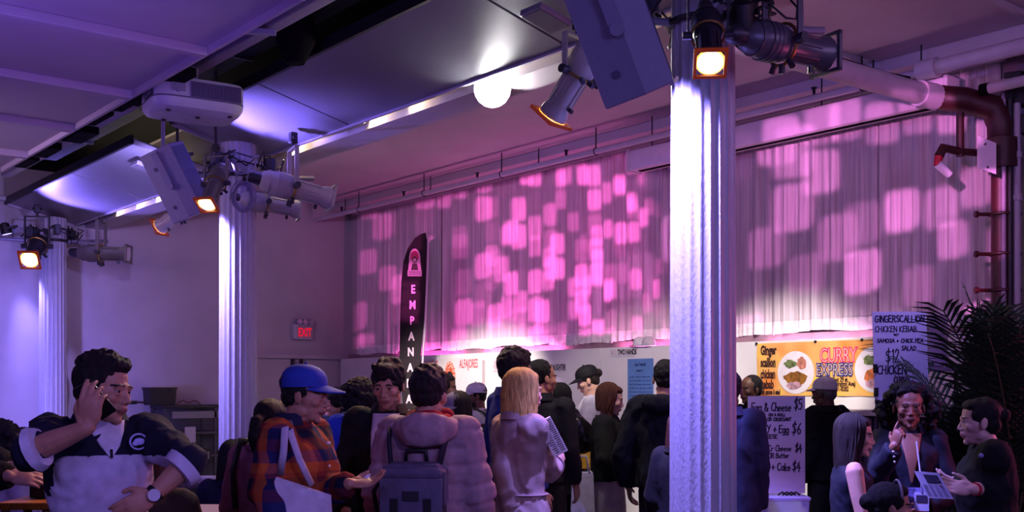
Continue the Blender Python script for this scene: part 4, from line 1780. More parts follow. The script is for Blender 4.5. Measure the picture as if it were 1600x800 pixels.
def garment_top(ctx):
    P, s, dz, root, lean, arms = ctx['P'], ctx['s'], ctx['dz'], ctx['root'], ctx['lean'], ctx['arms']
    spec = P['top']
    m = spec[0] if not isinstance(spec[0], str) else cloth(spec[0])
    kind = spec[1]
    t = P['bulk']
    b = ctx['b']
    hem = P['hem']
    fem = ctx['fem']
    mb = MB(s)
    rows = []
    flare = 1.0 + (.10 if hem < .8 else 0)
    body = [(hem, ctx['hipw'] * (1.02 if hem < 1.0 else .92) * flare, .125 * flare, 0), (.95, ctx['hipw'] * 1.0, .122, 0), (1.06, (.132 if fem else .145) * b, .105 * b, 0), (1.16, (.138 if fem else .148) * b, .108 * b, 0),
            (1.27, .162 * b * (.95 if fem else 1), .118 * b, .004), (1.36, .165 * P['shoulder'], .108, 0), (1.42, .125 * P['shoulder'], .080, -.012), (1.455, .085, .068, -.018), (1.475, .070, .062, -.02)]
    body = [r for i, r in enumerate(body) if i == 0 or r[0] > hem + .02]
    for z, rx, ry, cy in body:
        k = t if z < 1.44 else t * .6
        q = lean((0, 0, z + dz))
        rows.append((q.z, rx + k, ry + k, 0, cy + q.y))
    mb.loft(rows, 26)
    sl = P['sleeve']
    if sl > 0:
        for k in ('R', 'L'):
            sh, el, wr = arms[k]
            sg = 1 if k == 'R' else -1
            sh2 = sh + Vector((-.01 * sg, 0, -.005))
            if sl >= 1:
                end = el.lerp(wr, min(1.0, sl - .06 if sl > 1.05 else .94))
                if 1 < sl < 2:
                    pass
                pts = [sh2, sh2.lerp(el, .5), el, el.lerp(end, .5), end]
                rr = [.060 * b + t, .052 * b + t, .047 + t, .043 + t, .036 + t * .8]
            elif sl > .5:
                end = el.lerp(wr, (sl - .5) * 2)
                pts = [sh2, sh2.lerp(el, .5), el, end]
                rr = [.060 * b + t, .052 * b + t, .048 + t, .045 + t]
            else:
                end = sh2.lerp(el, sl * 2)
                pts = [sh2, sh2.lerp(end, .5), end]
                rr = [.060 * b + t, .058 * b + t, .058 * b + t]
            mb.tube(pts, rr, 14, round_ends=False)
            mb.ell(sh2, .062 * b + t)
            if sl > .5:
                mb.ell(el, .048 + t)
    wr_ = P['wr']
    seed = (hash(round(root.location.x * 50)) % 97)

    def post(co, no, faces):
        co2 = disp(co, no, wr_ * s, 11, seed, (1, 1, .6))
        if kind != 'puffer':
            o3 = Vector((seed * 1.9, seed * .7, 3.3))
            for i in range(len(co2)):
                p = Vector((co[i][0] * 9 / s, co[i][1] * 9 / s, co[i][2] * 6.5 / s)) + o3
                v_ = mnoise.noise(p + Vector((mnoise.noise(p * .6), 0, mnoise.noise(p * .7 + o3))) * 1.4)
                co2[i] += no[i] * (abs(v_) ** .7 - .28) * -1.5 * wr_ * s
        if kind == 'puffer':
            # quilted bands: along the torso by height, along the sleeves by distance from the shoulder
            shp = [np.array(arms[k][0]) * s for k in 'RL']
            for i in range(len(co2)):
                p = co[i]
                z = p[2] / s
                if abs(p[0] / s) > .185 and z < 1.38 + dz:
                    q_ = shp[0] if p[0] > 0 else shp[1]
                    d_ = np.linalg.norm(p - q_) / s
                else:
                    d_ = z
                w_ = abs(math.sin(d_ * math.pi / .085))
                co2[i] += no[i] * (min(1, w_ * 1.6) - .8) * .014 * s
        mi = None
        if P.get('split'):
            zc, m_upper = P['split']
            mi = []
            for f in faces:
                c = co[list(f)].mean(axis=0) / s
                arm = abs(c[0]) > .175
                mi.append(1 if (c[2] > zc + dz or arm) else 0)
        return co2, mi
    mats = [m] if not P.get('split') else [m, P['split'][1]]
    vox = .012 if P['res'] <= .008 else .018
    ob = qpart(ctx, {'shirt': 'shirt', 'tee': 'tee_shirt', 'jacket': 'jacket', 'puffer': 'puffer_jacket', 'coat': 'trench_coat', 'hoodie': 'hoodie', 'sweater': 'sweater', 'dress': 'dress'}[kind], mb, vox, 3, mats, post)
    ctx['garment'] = ob
    # collar / hood
    nk = lean((0, -.02, 1.46 + dz))
    if kind in ('shirt', 'jacket', 'coat'):
        cb = MB(s)
        n = 20
        r1, r2 = [], []
        hgt = .05 if kind != 'coat' else .06
        op = R(38)
        for j in range(n + 1):
            a = R(90) + op + (TAU - 2 * op) * j / n
            rx, ry = .072 + t * .5, .066 + t * .5
            p = Vector((nk.x + rx * math.cos(a), nk.y + ry * math.sin(a), nk.z))
            q = Vector((nk.x + rx * .96 * math.cos(a), nk.y + ry * .96 * math.sin(a) - .004, nk.z + hgt))
            o_ = Vector((nk.x + rx * 1.28 * math.cos(a), nk.y + ry * 1.28 * math.sin(a), nk.z - .002))
            r1.append([p, q, o_])
        vs, fs = [], []
        for tri in r1:
            vs += tri
        for j in range(n):
            for k in range(3):
                k2 = (k + 1) % 3
                fs.append((j * 3 + k, j * 3 + k2, j * 3 + 3 + k2, j * 3 + 3 + k))
        fs.append((0, 1, 2))
        fs.append((n * 3 + 2, n * 3 + 1, n * 3))
        cb.add(vs, fs)
        cb.build('collar', P.get('collar_mat') or m, ob, smooth='auto', local=True)
    if kind in ('hoodie', 'puffer'):
        hb = MB(s)
        pts = []
        k = 1.0 if kind == 'hoodie' else 1.5
        rad = []
        for j in range(13):
            a = R(90 + 25) + R(310) * j / 12
            back = max(0, -math.sin(a))
            pts.append(Vector((nk.x + (.088 + t) * math.cos(a), nk.y - .01 + (.085 + t) * math.sin(a) - .03 * back * k, nk.z + .005 - .02 * back)))
            rad.append(.018 + .030 * back * k)
        hb.tube(pts, rad, 12, round_ends=True, flat=1.35)
        qpart(ctx, 'hood', hb, .010, 3, m, lambda co, no, f: (disp(co, no, .008 * s, 14, 5), None), ob)
    if kind in ('tee', 'sweater'):
        cb = MB(s)
        cb.tube([Vector((nk.x + (.070 + t * .5) * math.cos(TAU * j / 22), nk.y + (.062 + t * .5) * math.sin(TAU * j / 22) + .002, nk.z + .008 - .012 * math.sin(TAU * j / 22))) for j in range(23)], .008, 6)
        cb.build('neckband', m, ob, smooth=True, local=True)


def make_hair(ctx):
    P, s, X, root = ctx['P'], ctx['s'], ctx['X'], ctx['root']
    st = P['style']
    if st is None:
        return
    hm = hair_mat(P['hair'])
    rr = random.Random(int(abs(root.location.x * 1000)) + 3)
    mb = MB(s)

    def E(c, r, rot=None):
        m2 = MB()
        m2.ell(c, r, rot, 18, 12)
        mb.add([X @ Vector(p) for p in m2.v], m2.f)
    k = max(.0055, P['res'] * .8)
    if st in ('short', 'buzz', 'mop', 'crop'):
        g = {'short': .010, 'buzz': .003, 'mop': .016, 'crop': .006}[st]
        E((0, -.026, .046), (.077 + g * .8, .089 + g, .080 + g))
        E((0, -.052, -.004), (.066 + g * .6, .054 + g * .6, .062))
        for sg in (-1, 1):
            E((.066 * sg, -.012, .022), (.013 + g * .4, .036, .034))
        if st in ('short', 'mop'):
            E((0, .040, .096), (.058, .042 + g, .022 + g))
            for j in range(26):
                a = rr.uniform(0, TAU)
                p = rr.uniform(.1, 1.15)
                c = Vector((math.sin(p) * math.cos(a) * .078, math.sin(p) * math.sin(a) * .09 - .02, .05 + math.cos(p) * .085))
                if c.y > .055 and c.z < .08:
                    continue
                E(c, (.018, .022, .014 + g * .5), Matrix.Rotation(rr.uniform(0, 3), 3, 'Z'))
        if st == 'mop':
            for j in range(7):
                x = -.05 + .1 * j / 6
                E((x, .076 - abs(x) * .3, .066 + rr.uniform(-.012, .012)), (.014, .013, .026), Matrix.Rotation(rr.uniform(-.5, .5), 3, 'Y'))
        qpart(ctx, 'hair', mb, k, 2, hm, lambda co, no, f: (disp(co, no, (.0065 if st != 'buzz' else .002) * s, 42, 2, (1, 1, .7)), None))
    elif st == 'curly':
        R0 = P['hairlen']
        E((0, -.03, .045), (.085, .092, .088))
        for j in range(230):
            a = rr.uniform(0, TAU)
            p = rr.uniform(.0, 2.3)
            c = Vector((math.sin(p) * math.cos(a), math.sin(p) * math.sin(a), math.cos(p)))
            if c.y > .45 and c.z < .55:
                continue
            kx = 1.0 + (.30 if c.z < 0 else .12) + R0 * (.55 if c.z < 0 else .2)
            q = Vector((c.x * .088 * kx, c.y * .09 * kx - .03, .03 + c.z * .095 * (1.0 if c.z > 0 else 1.5 + R0)))
            E(q, rr.uniform(.016, .03))
        qpart(ctx, 'hair', mb, .0065, 1, hm, lambda co, no, f: (disp(co, no, .010 * s, 60, 2), None))
    elif st in ('long', 'bob', 'ponytail', 'wavy', 'bun'):
        L = P['hairlen']
        E((0, -.024, .044), (.080, .092, .083))
        E((0, -.05, -.01), (.070, .056, .065))
        E((0, .028, .080), (.068, .050, .036))
        for sg in (-1, 1):
            E((.064 * sg, -.002, .035), (.015, .050, .042))
        if st == 'bun':
            for sg in (-1, 1):
                E((.064 * sg, -.01, .03), (.016, .045, .04))
            E((0, -.115, .03), (.038, .034, .038))
        elif st == 'ponytail':
            m2 = MB()
            m2.tube([(0, -.10, .03), (0, -.15, .01), (0, -.165, -.08), (0, -.15, -.2)], [.022, .035, .04, .012], 12, round_ends=True)
            mb.add([X @ Vector(p) for p in m2.v], m2.f)
        qpart(ctx, 'hair', mb, k, 2, hm, lambda co, no, f: (disp(co, no, .004 * s, 40, 2, (1, 1, .4)), None))
        if st in ('long', 'bob', 'wavy'):
            sb = MB(s)
            N = 170 if P['res'] <= .008 else 90
            for j in range(N):
                az = R(rr.uniform(52, 308))           # 0 = forward
                front = min(abs(az), TAU - az) < R(80)
                pts = []
                lenf = L * rr.uniform(.86, 1.06)
                rx, ry, rz = .083 + rr.uniform(0, .008), .097 + rr.uniform(0, .008), .088 + rr.uniform(0, .006)
                cx = math.sin(az)
                cy = math.cos(az)
                for q in range(6):
                    th = R(12 + (96 - 12) * q / 5)
                    pts.append(Vector((rx * math.sin(th) * cx, ry * math.sin(th) * cy - .020, .042 + rz * math.cos(th))))
                p = pts[-1]
                wv = rr.uniform(0, 6)
                nseg = 6
                for q in range(1, nseg + 1):
                    f = q / nseg
                    wave = .010 * math.sin(wv + f * 9) if st == 'wavy' else .004 * math.sin(wv + f * 4)
                    out = (.02 if st != 'bob' else -.008) * f
                    pts.append(Vector((p.x * (1 + out * 6) + wave + cx * .012 * f, p.y * (1 - .15 * f * (1 if cy < 0 else 0)) - .018 * f - (.02 * f if front else 0) + wave * .5, p.z - lenf * f)))
                ww = [X @ v for v in pts[:6]] + [None] * nseg
                # hanging part falls straight down in the body frame
                base = X @ pts[5]
                for q in range(nseg):
                    dl = pts[6 + q] - pts[5]
                    hor = X.to_3x3() @ Vector((dl.x, dl.y, 0))
                    ww[6 + q] = base + Vector((hor.x, hor.y, dl.z))
                sb.tube(ww, [.006, .009, .010, .010, .010, .0095] + [.010, .010, .009, .008, .007, .003], 5, caps=False)
            ob = sb.build('hair_length', hm, root, smooth=True, local=True)
            ob['kind'] = 'stuff'


def make_hat(ctx):
    P, s, X, root = ctx['P'], ctx['s'], ctx['X'], ctx['root']
    hexc, style = P['hat'][0], P['hat'][1]
    m = cloth(hexc, .75, .15)
    mb = MB(s)
    rs = []
    n = 28
    for j, (z, k) in enumerate(((.036, 1.0), (.06, 1.005), (.09, .93), (.112, .78), (.127, .55), (.135, .25), (.137, .04))):
        zz = z
        rs.append([X @ Vector((.087 * k * math.cos(TAU * i / n), -.014 + .104 * k * math.sin(TAU * i / n), zz + (.012 * math.sin(TAU * i / n) if j == 0 else 0))) for i in range(n)])
    mb.rings(rs)
    cap = mb.build('cap', m, root, smooth='auto', local=True)
    bl = P['hat'][2] if len(P['hat']) > 2 else .075
    if style != 'beanie':
        vs, fs = [], []
        nb = 16
        flip = -1 if style == 'back' else 1
        for layer in (0, .006):
            for r_ in (0, .5, 1):
                for i in range(nb + 1):
                    a = R(22 + 136 * i / nb)
                    k = math.sin((a - R(22)) / R(136) * math.pi) ** .6
                    x = .086 * math.cos(a) * (1 + .04 * r_)
                    y = -.014 + .103 * math.sin(a) + bl * r_ * k
                    z = .048 - .020 * r_ * k - .018 * (x / .08) ** 2 + layer
                    vs.append(X @ Vector((x, y * flip if flip > 0 else -y - .03, z)))
        w = nb + 1
        for r_ in range(2):
            for i in range(nb):
                fs.append((r_ * w + i, r_ * w + i + 1, (r_ + 1) * w + i + 1, (r_ + 1) * w + i))
                o = 3 * w
                fs.append((o + (r_ + 1) * w + i, o + (r_ + 1) * w + i + 1, o + r_ * w + i + 1, o + r_ * w + i))
        for i in range(nb):
            fs.append((2 * w + i, 2 * w + i + 1, 5 * w + i + 1, 5 * w + i))
        bb = MB(s)
        bb.add(vs, fs)
        mbr = cloth(P['hat'][3], .75, .15) if len(P['hat']) > 3 else m
        bb.build('cap_brim', mbr, cap, smooth='auto', local=True)
    bt = MB(s)
    c = X @ Vector((0, -.014, .139))
    bt.ell(c, .007)
    bt.build('cap_button', m, cap, smooth=True, local=True)


def ppart(ctx, name, mb, m, smooth=True, parent=None, label=None):
    """extra garment piece in the person's frame"""
    mb.v = [(p[0] * ctx['s'], p[1] * ctx['s'], p[2] * ctx['s']) for p in mb.v]
    return mb.build(name, m, parent or ctx['root'], smooth=smooth, label=label, local=True)


def pw(ctx, p):
    """world point of a person-frame point"""
    return ctx['root'].location + Matrix.Rotation(ctx['root'].rotation_euler.z, 3, 'Z') @ (Vector(p) * ctx['s'])


def px_local(ctx, px, py, Z):
    w = W(px, py, Z) - ctx['root'].location
    return (Matrix.Rotation(-ctx['root'].rotation_euler.z, 3, 'Z') @ w) / ctx['s']

# ================================================================= THE CROWD, front to back


def plaid():
    m, nt, b = new_mat('plaid_flannel')
    L = nt.links.new
    tc = nt.nodes.new('ShaderNodeTexCoord')
    sep = nt.nodes.new('ShaderNodeSeparateXYZ')
    L(tc.outputs['Object'], sep.inputs[0])
    cols = []
    for ax, per in ((0, .20), (2, .215)):
        n = nt.nodes.new('ShaderNodeMath')
        n.operation = 'DIVIDE'
        n.inputs[1].default_value = per
        if ax == 0:
            add = nt.nodes.new('ShaderNodeMath')
            add.operation = 'ADD'
            L(sep.outputs[0], add.inputs[0])
            L(sep.outputs[1], add.inputs[1])
            L(add.outputs[0], n.inputs[0])
        else:
            L(sep.outputs[ax], n.inputs[0])
        f = nt.nodes.new('ShaderNodeMath')
        f.operation = 'FRACT'
        L(n.outputs[0], f.inputs[0])
        r = nt.nodes.new('ShaderNodeValToRGB')
        r.color_ramp.interpolation = 'CONSTANT'
        els = r.color_ramp.elements
        for pos, c in ((0, '#b85a2a'), (.20, '#232858'), (.44, '#5c201f'), (.68, '#101326'), (.9, '#842f26')):
            e = els[0] if pos == 0 else els.new(pos)
            e.color = lin(c) + (1,)
        els.remove(els[-1]) if els[-1].position == 1.0 else None
        L(f.outputs[0], r.inputs[0])
        cols.append(r.outputs[0])
    mx = nt.nodes.new('ShaderNodeMix')
    mx.data_type = 'RGBA'
    mx.inputs[0].default_value = .5
    L(cols[0], mx.inputs[6])
    L(cols[1], mx.inputs[7])
    L(mx.outputs[2], b.inputs['Base Color'])
    b.inputs['Roughness'].default_value = .9
    b.inputs['Specular IOR Level'].default_value = .15
    return m


def front_sheet(ctx, name, rows, m, label):
    """piece of the garment underneath that shows between the open fronts"""
    mb = MB()
    n = 8
    vs = []
    for off in (.006, -.012):
        for z, hw, y in rows:
            p = ctx['lean']((0, y, z))
            for i in range(n + 1):
                x = hw * (2 * i / n - 1)
                vs.append((x, p.y + off - 2.6 * x * x, p.z))
    w, k = n + 1, len(rows)
    fs = []
    for j in range(k - 1):
        for i in range(n):
            a = j * w + i
            fs.append((a, a + 1, a + w + 1, a + w))
            b = a + k * w
            fs.append((b + w, b + w + 1, b + 1, b))
    for j in range(k - 1):
        for i, fl in ((0, 0), (n, 1)):
            a = j * w + i
            q = (a, a + w, a + w + k * w, a + k * w)
            fs.append(q if not fl else q[::-1])
    mb.add(vs, fs)
    return ppart(ctx, name, mb, m, True, label=label)


# ---- man on the phone
navy = cloth('#15172c', .85)
pm = person('man in navy and white pullover talking on a phone, one hand on his hip', 163, 550, 4.1, face=14, hy=42, hp=4, hr=-4, res=.0065,
            hair='dark', style='short', skin='tan', top=(cloth('#b9b2c8', .85, .2), 'jacket'), split=(1.335, navy), collar_mat=navy,
            bulk=.018, hem=.86, wr=.012, sleeve=.56, build=1.04, drop=.07,
            R=((48, 705, -.25), (137, 668, -.27)), L=((296, 722, -.12), (240, 772, -.2)),
            hands={'R': ((.10, .96, .12), (.35, -.05, -.9), dict(curls=[.25, .42, .5, .6], thumb_in=.4, s=1.05)), 'L': ((-.8, -.45, .1), (-.3, -.2, -.8), dict(curl=.3))})
ctx = pm
wr, d = [Vector(ctx['arms']['R'][2]), None]
# white tee in the open collar
front_sheet(ctx, 'tee_neck', [(1.46, .066, .068), (1.42, .056, .094), (1.37, .032, .127), (1.335, .006, .137)], cloth('#cfc8dc', .85), 'white tee showing in the open collar')
mb = MB()
mb.tube([(0, .142, 1.36), (0, .146, 1.33)], .005, 6)
ppart(ctx, 'zip_pull', mb, m_black)
# round chest emblem: oval ring with a small head shape
mb = MB()
ec = Vector((-.090, .150, 1.385))
ux_, uy_ = Vector((-1, -.42, 0)).normalized(), Vector((0, -.12, 1)).normalized()
nn_ = uy_.cross(ux_)
ring = [ec + ux_ * (.036 * math.cos(TAU * k / 24)) + uy_ * (.027 * math.sin(TAU * k / 24)) + Vector((0, .004, 0)) for k in range(25)]
mb.tube(ring, .0036, 6)
mb.ell(ec + ux_ * .004 + Vector((0, .002, 0)), (.020, .004, .013))
mb.ell(ec - ux_ * .012 + uy_ * -.006 + Vector((0, .002, 0)), (.012, .004, .009))
ppart(ctx, 'chest_emblem', mb, plain('#a9a6dc', .6), label='pale oval emblem on the chest')
for sg, k in ((1, 'R'), (-1, 'L')):
    sh, el, w_ = ctx['arms'][k]
    mb = MB()
    if k == 'R':
        a, b_ = el.lerp(w_, .06), el.lerp(w_, .19)
        mb.tube([a, b_], [.080, .068], 16)
    else:
        a, b_ = el.lerp(w_, .10), el.lerp(w_, .34)
        mb.tube([a, b_], [.076, .066], 16)
    ppart(ctx, 'cuff', mb, cloth('#c3bcd2', .85), 'auto', label='white cuff pushed up at the elbow')
sh, el, w_ = ctx['arms']['L']
mb = MB()
d_ = (w_ - el).normalized()
mb.tube([w_ - d_ * .012, w_ + d_ * .008], [.033, .032], 14)
wt = ppart(ctx, 'watch', mb, m_black, 'auto')
mb = MB()
cdir = ctx['Ri'] @ (-ctx['ray'])
mb.cyl(w_ + cdir * .028, w_ + cdir * .038, .021, seg=16)
mb.v = [(p[0] * ctx['s'], p[1] * ctx['s'], p[2] * ctx['s']) for p in mb.v]
mb.build('watch_face', plain('#c9c6d2', .3), wt, smooth='auto', local=True)
# the phone
pa, pb_ = W(131, 604, 3.885), W(168, 645, 3.93)
axp = (pb_ - pa).normalized()
nrm = (-ctx['ray'] * .8 - ctx['right'] * .5).normalized()
sdp = axp.cross(nrm).normalized()
nrm = sdp.cross(axp)
pc_ = (pa + pb_) / 2
Mp = Matrix.Translation(pc_) @ Matrix((axp, sdp, nrm)).transposed().to_4x4()
pt = thing('phone', 'black phone held to the ear of the man in the navy pullover', 'phone', pc_)
mb = MB(xf=Mp)
mb.box((0, 0, 0), (.148, .072, .009), bev=.003)
mb.build('case', plain('#0c0c10', .35), pt, smooth='auto')
mb = MB(xf=Mp)
mb.box((-.058, .02, .0055), (.022, .022, .003), bev=.001)
mb.build('camera_bump', plain('#1d1d24', .2), pt)
mb = MB(xf=Mp)
mb.box((0, 0, -.0052), (.14, .066, .001))
mb.build('screen', plain('#050507', .1), pt)

# ---- man in the plaid shirt
pl = person('man in orange and navy plaid shirt and blue cap looking to the side', 478, 568, 4.85, face=62, hy=12, hp=6, res=.0065, skin='tan', hair='dark', style='crop',
            top=(plaid(), 'shirt'), bulk=.024, hem=.80, hat=('#2a3f9c', 'cap', .085), wr=.010,
            R=((412, 765, -.16), (448, 838, -.20)), L=((512, 768, -.02), (546, 756, -.14)),
            hands={'L': ((.92, .05, .1), (0.1, .9, .35), dict(curl=.34, s=1.0))}, collar_mat=cloth('#20223c'), drop=.05)
mb = MB()
c = W(571, 749, 4.78)
cp = thing('sample_cup', 'small white paper cup in the hand of the man in plaid', 'cup', c)
mb.loft([(c.z - .02, .016, .016, c.x, c.y), (c.z + .022, .022, .022, c.x, c.y)], 16)
mb.build('cup_body', plain('#d8d4ee', .6), cp, smooth='auto')
mb = MB()
mb.tube([(c.x + .022 * math.cos(TAU * k / 16), c.y + .022 * math.sin(TAU * k / 16), c.z + .022) for k in range(17)], .002, 5)
mb.build('cup_rim', plain('#d8d4ee', .6), cp, smooth=True)
for i in range(5):
    mb = MB()
    p = pl['lean']((.0, .135, 1.36 - .1 * i))
    mb.cyl((-.005, .128 + .006 * (i < 2), 1.38 - .1 * i), (-.005, .148, 1.38 - .1 * i), .0065, seg=10)
    ppart(pl, 'button', mb, plain('#d8d0d8', .4))
# tote bag on his shoulder
S_ = pl['seen']
tb = thing('tote_bag', 'white canvas tote bag hanging from the shoulder of the man in plaid', 'bag', W(470, 745, 4.6))
mb = MB()
rw, up_ = pl['right'], Vector((0, 0, 1))
tw = -pl['ray']
o_ = W(462, 800, 4.66)


def bagpt(a, b_, c_=0):
    return o_ + rw * a + up_ * b_ + tw * c_


grid = []
for layer in (0, 1):
    for j in range(9):
        for i in range(9):
            f, g = i / 8, j / 8
            x = -.13 + .28 * f
            z = .17 - .40 * g - .07 * (1 - f) * (1 - g) * 0 - .10 * f * (1 - g)
            bul = .035 * math.sin(math.pi * f) * (.35 + .65 * g) * math.sin(math.pi * min(1, g * .9 + .1))
            grid.append(bagpt(x + .05 * g * (f - .7), z, (bul if layer == 0 else -bul * .6 - .012) + .004 * math.sin(9 * f + 7 * g)))
fs = []
for j in range(8):
    for i in range(8):
        a = j * 9 + i
        fs.append((a, a + 1, a + 10, a + 9))
        fs.append((a + 81 + 9, a + 81 + 10, a + 81 + 1, a + 81))
for k in range(8):
    for a, b_ in (((k), (k + 1)), ((72 + k + 1), (72 + k)), ((k * 9 + 9), (k * 9)), ((k * 9 + 8), (k * 9 + 17))):
        fs.append((a, a + 81, b_ + 81, b_))
mb.add(grid, fs)
mb.build('bag_body', cloth('#c4bccb', .9, .3, 25), tb, smooth=True)
for q in ([W(447, 658, 4.74), W(445, 672, 4.62), W(443, 705, 4.58), W(438, 742, 4.64)], [W(451, 658, 4.76), W(455, 680, 4.62), W(468, 718, 4.60), W(487, 758, 4.65)]):
    mb = MB()
    mb.tube(q, .016, 8, flat=.35)
    mb.build('strap', cloth('#b9b1c2', .9), tb, smooth=True)

# ---- person in the pink puffer with a backpack
pf = person('person in dusty pink puffer jacket seen from behind, wearing a grey backpack', 672, 572, 5.25, face=172, hy=-18, hp=4, res=.0065, hair='dark', style='mop', skin='tan',
            top=(cloth('#9a7f84', .7, .2, 30), 'puffer'), bulk=.044, hem=.82, wr=.012, shoulder=.94, eyes=False,
            R=((.225, .0, 1.13), (.21, .12, .90)), L=((.225, -.02, 1.13), (.20, .08, .88)))
mb = MB()
nk = pf['lean']((0, -.02, 1.49))
mb.tube([(nk.x + .088 * math.cos(TAU * j / 24), nk.y + .085 * math.sin(TAU * j / 24), nk.z + .012 + .012 * math.sin(3 * TAU * j / 24)) for j in range(25)], [.028 + .006 * math.sin(j) for j in range(25)], 10)
ppart(pf, 'scarf', mb, cloth('#a01c26', .9, .5), label='red scarf round the neck')
bp_o = pw(pf, (-.035, -.20, 1.12))
bpk = thing('backpack', 'grey flap-top backpack on the back of the pink puffer jacket', 'backpack', bp_o)
rotb = Matrix.Rotation(pf['root'].rotation_euler.z, 4, 'Z')
Mb = Matrix.Translation(bp_o) @ rotb @ Matrix.Rotation(R(4), 4, 'X')
m_bp = cloth('#5a5468', .75, .3, 40)
m_bpd = cloth('#26242f', .7, .3, 40)
mb = MB(xf=Mb)
mb.box((0, -.05, -.10), (.29, .15, .46), bev=.035)
mb.build('pack_body', m_bpd, bpk, smooth='auto')
mb = MB(xf=Mb)
mb.rings([[Vector((x, y, z)) for x, z in ((-.15, .0), (-.15, .15), (-.11, .185), (.11, .185), (.15, .15), (.15, .0))] for y in (.02, -.10)])
mb.box((0, -.138, .03), (.285, .018, .20), bev=.008)
mb.box((0, -.06, .15), (.28, .16, .05), bev=.02)
mb.build('flap', m_bp, bpk, smooth='auto')['kind'] = 'thing'
mb = MB(xf=Mb)
mb.box((0, -.150, .05), (.075, .006, .045), bev=.002)
mb.build('patch', plain('#1a1820', .6), bpk, label='dark patch on the flap')
mb = MB(xf=Mb)
mb.box((0, -.135, -.20), (.25, .035, .20), bev=.015)
mb.build('front_pocket', m_bp, bpk, smooth='auto')
for sx in (-.075, .075):
    mb = MB(xf=Mb)
    mb.box((sx, -.152, -.08), (.035, .006, .24), bev=.002)
    mb.build('buckle_strap', m_black, bpk)
    mb = MB(xf=Mb)
    mb.box((sx, -.158, -.10), (.042, .012, .035), bev=.004)
    mb.build('buckle', plain('#2c2a34', .4), bpk)
    mb = MB(xf=Mb)
    s1 = 1 if sx > 0 else -1
    mb.tube([(sx * 1.5, .0, .17), (sx * 1.75, .06, .27), (sx * 1.9, .16, .33), (sx * 2.0, .27, .28), (sx * 2.05, .30, .14)], .028, 8, flat=.4, upv=(0, .5, .8))
    mb.build('shoulder_strap', m_bpd, bpk, smooth=True)
mb = MB(xf=Mb)
mb.tube([(-.05, .03, .18), (-.045, .03, .235), (.045, .03, .235), (.05, .03, .18)], .010, 8)
mb.build('grab_handle', m_black, bpk, smooth=True)
mb = MB(xf=Mb)
mb.tube([(-.15, -.02, .12), (-.19, -.03, .05), (-.165, -.03, -.12), (-.17, -.03, -.3)], .010, 6)
mb.build('side_strap', m_black, bpk, smooth=True)

# ---- man with dark jacket facing the camera
am = person('young man in black jacket over white tee, looking down, facing the camera', 606, 561, 5.95, face=-12, hy=-4, hp=14, res=.0065, hair='dark', style='mop', skin='tan',
            top=(cloth('#121218', .8), 'jacket'), bulk=.028, hem=.80, wr=.010,
            R=((.25, .0, 1.13), (.18, .2, .96)), L=((.25, .0, 1.13), (.18, .2, .96)))
front_sheet(am, 'tee', [(1.46, .07, .078), (1.42, .066, .104), (1.36, .064, .144), (1.27, .062, .158), (1.16, .058, .150), (1.04, .05, .146)], cloth('#c9c2cc', .85), 'white tee between the open jacket fronts')

# ---- blonde woman in the trench coat
bl = person('blonde long-haired woman in beige trench coat seen from behind at an angle', 820, 573, 6.1, face=122, hy=-6, res=.0065, fem=True, hair='blonde', style='wavy', hairlen=.30, skin='light',
            top=(cloth('#8d7674', .6, .2, 22, spec=.4), 'coat'), bulk=.026, hem=.52, wr=.012, build=.95,
            R=((856, 735, .2), (868, 722, .28)), L=((788, 738, -.10), (806, 806, -.12)))
# belt and cuff straps
mb = MB()
mb.tube([bl['lean']((x, y, 1.05)) for x, y in [(.166 * math.cos(TAU * k / 28), .134 * math.sin(TAU * k / 28)) for k in range(29)]], .012, 8, flat=.3, upv=(0, 0, 1))
ppart(bl, 'belt', mb, cloth('#806a68', .6))
for k in 'RL':
    sh, el, w_ = bl['arms'][k]
    mb = MB()
    mb.tube([el.lerp(w_, .72), el.lerp(w_, .80)], [.072, .070], 14)
    ppart(bl, 'cuff_strap', mb, cloth('#94807c', .6), 'auto')
mb = MB()
for i, (x, z) in enumerate(((-.05, .88), (.05, .88), (-.05, .74), (.05, .74))):
    mb2 = MB()
    mb2.cyl((x, .16, z), (x, .185, z), .012, seg=12)
    ppart(bl, 'button', mb2, plain('#5a4a48', .4))
# folded newspaper under her arm
c = W(863, 683, 6.0)
nt_ = thing('newspaper', 'folded printed magazine sticking out under the blonde woman\'s arm', 'magazine', c)
ax1 = (W(875, 707, 6.0) - W(848, 655, 5.95)).normalized()
nv_ = -bl['ray']
sd1 = ax1.cross(nv_).normalized()
nv_ = sd1.cross(ax1)
Mn = Matrix.Translation(c) @ Matrix((ax1, sd1, nv_)).transposed().to_4x4()
for k in range(3):
    mb = MB(xf=Mn)
    mb.box((0, 0, -.006 * k), (.22, .085, .005), bev=.001)
    mb.build('sheet_fold', [plain('#c9c0bc', .7), plain('#b0a7a5', .7), plain('#c0b7b4', .7)][k], nt_)
rn = random.Random(4)
mb = MB(xf=Mn)
for k in range(16):
    for j in range(2):
        w1 = rn.uniform(.02, .033)
        mb.add([(-.1 + .0125 * k, -.036 + .038 * j, .0031), (-.094 + .0125 * k, -.036 + .038 * j, .0031), (-.094 + .0125 * k, -.036 + .038 * j + w1, .0031), (-.1 + .0125 * k, -.036 + .038 * j + w1, .0031)], [(0, 1, 2, 3)])
mb.build('printed_text', plain('#3a3238', .8), nt_)['kind'] = 'stuff'

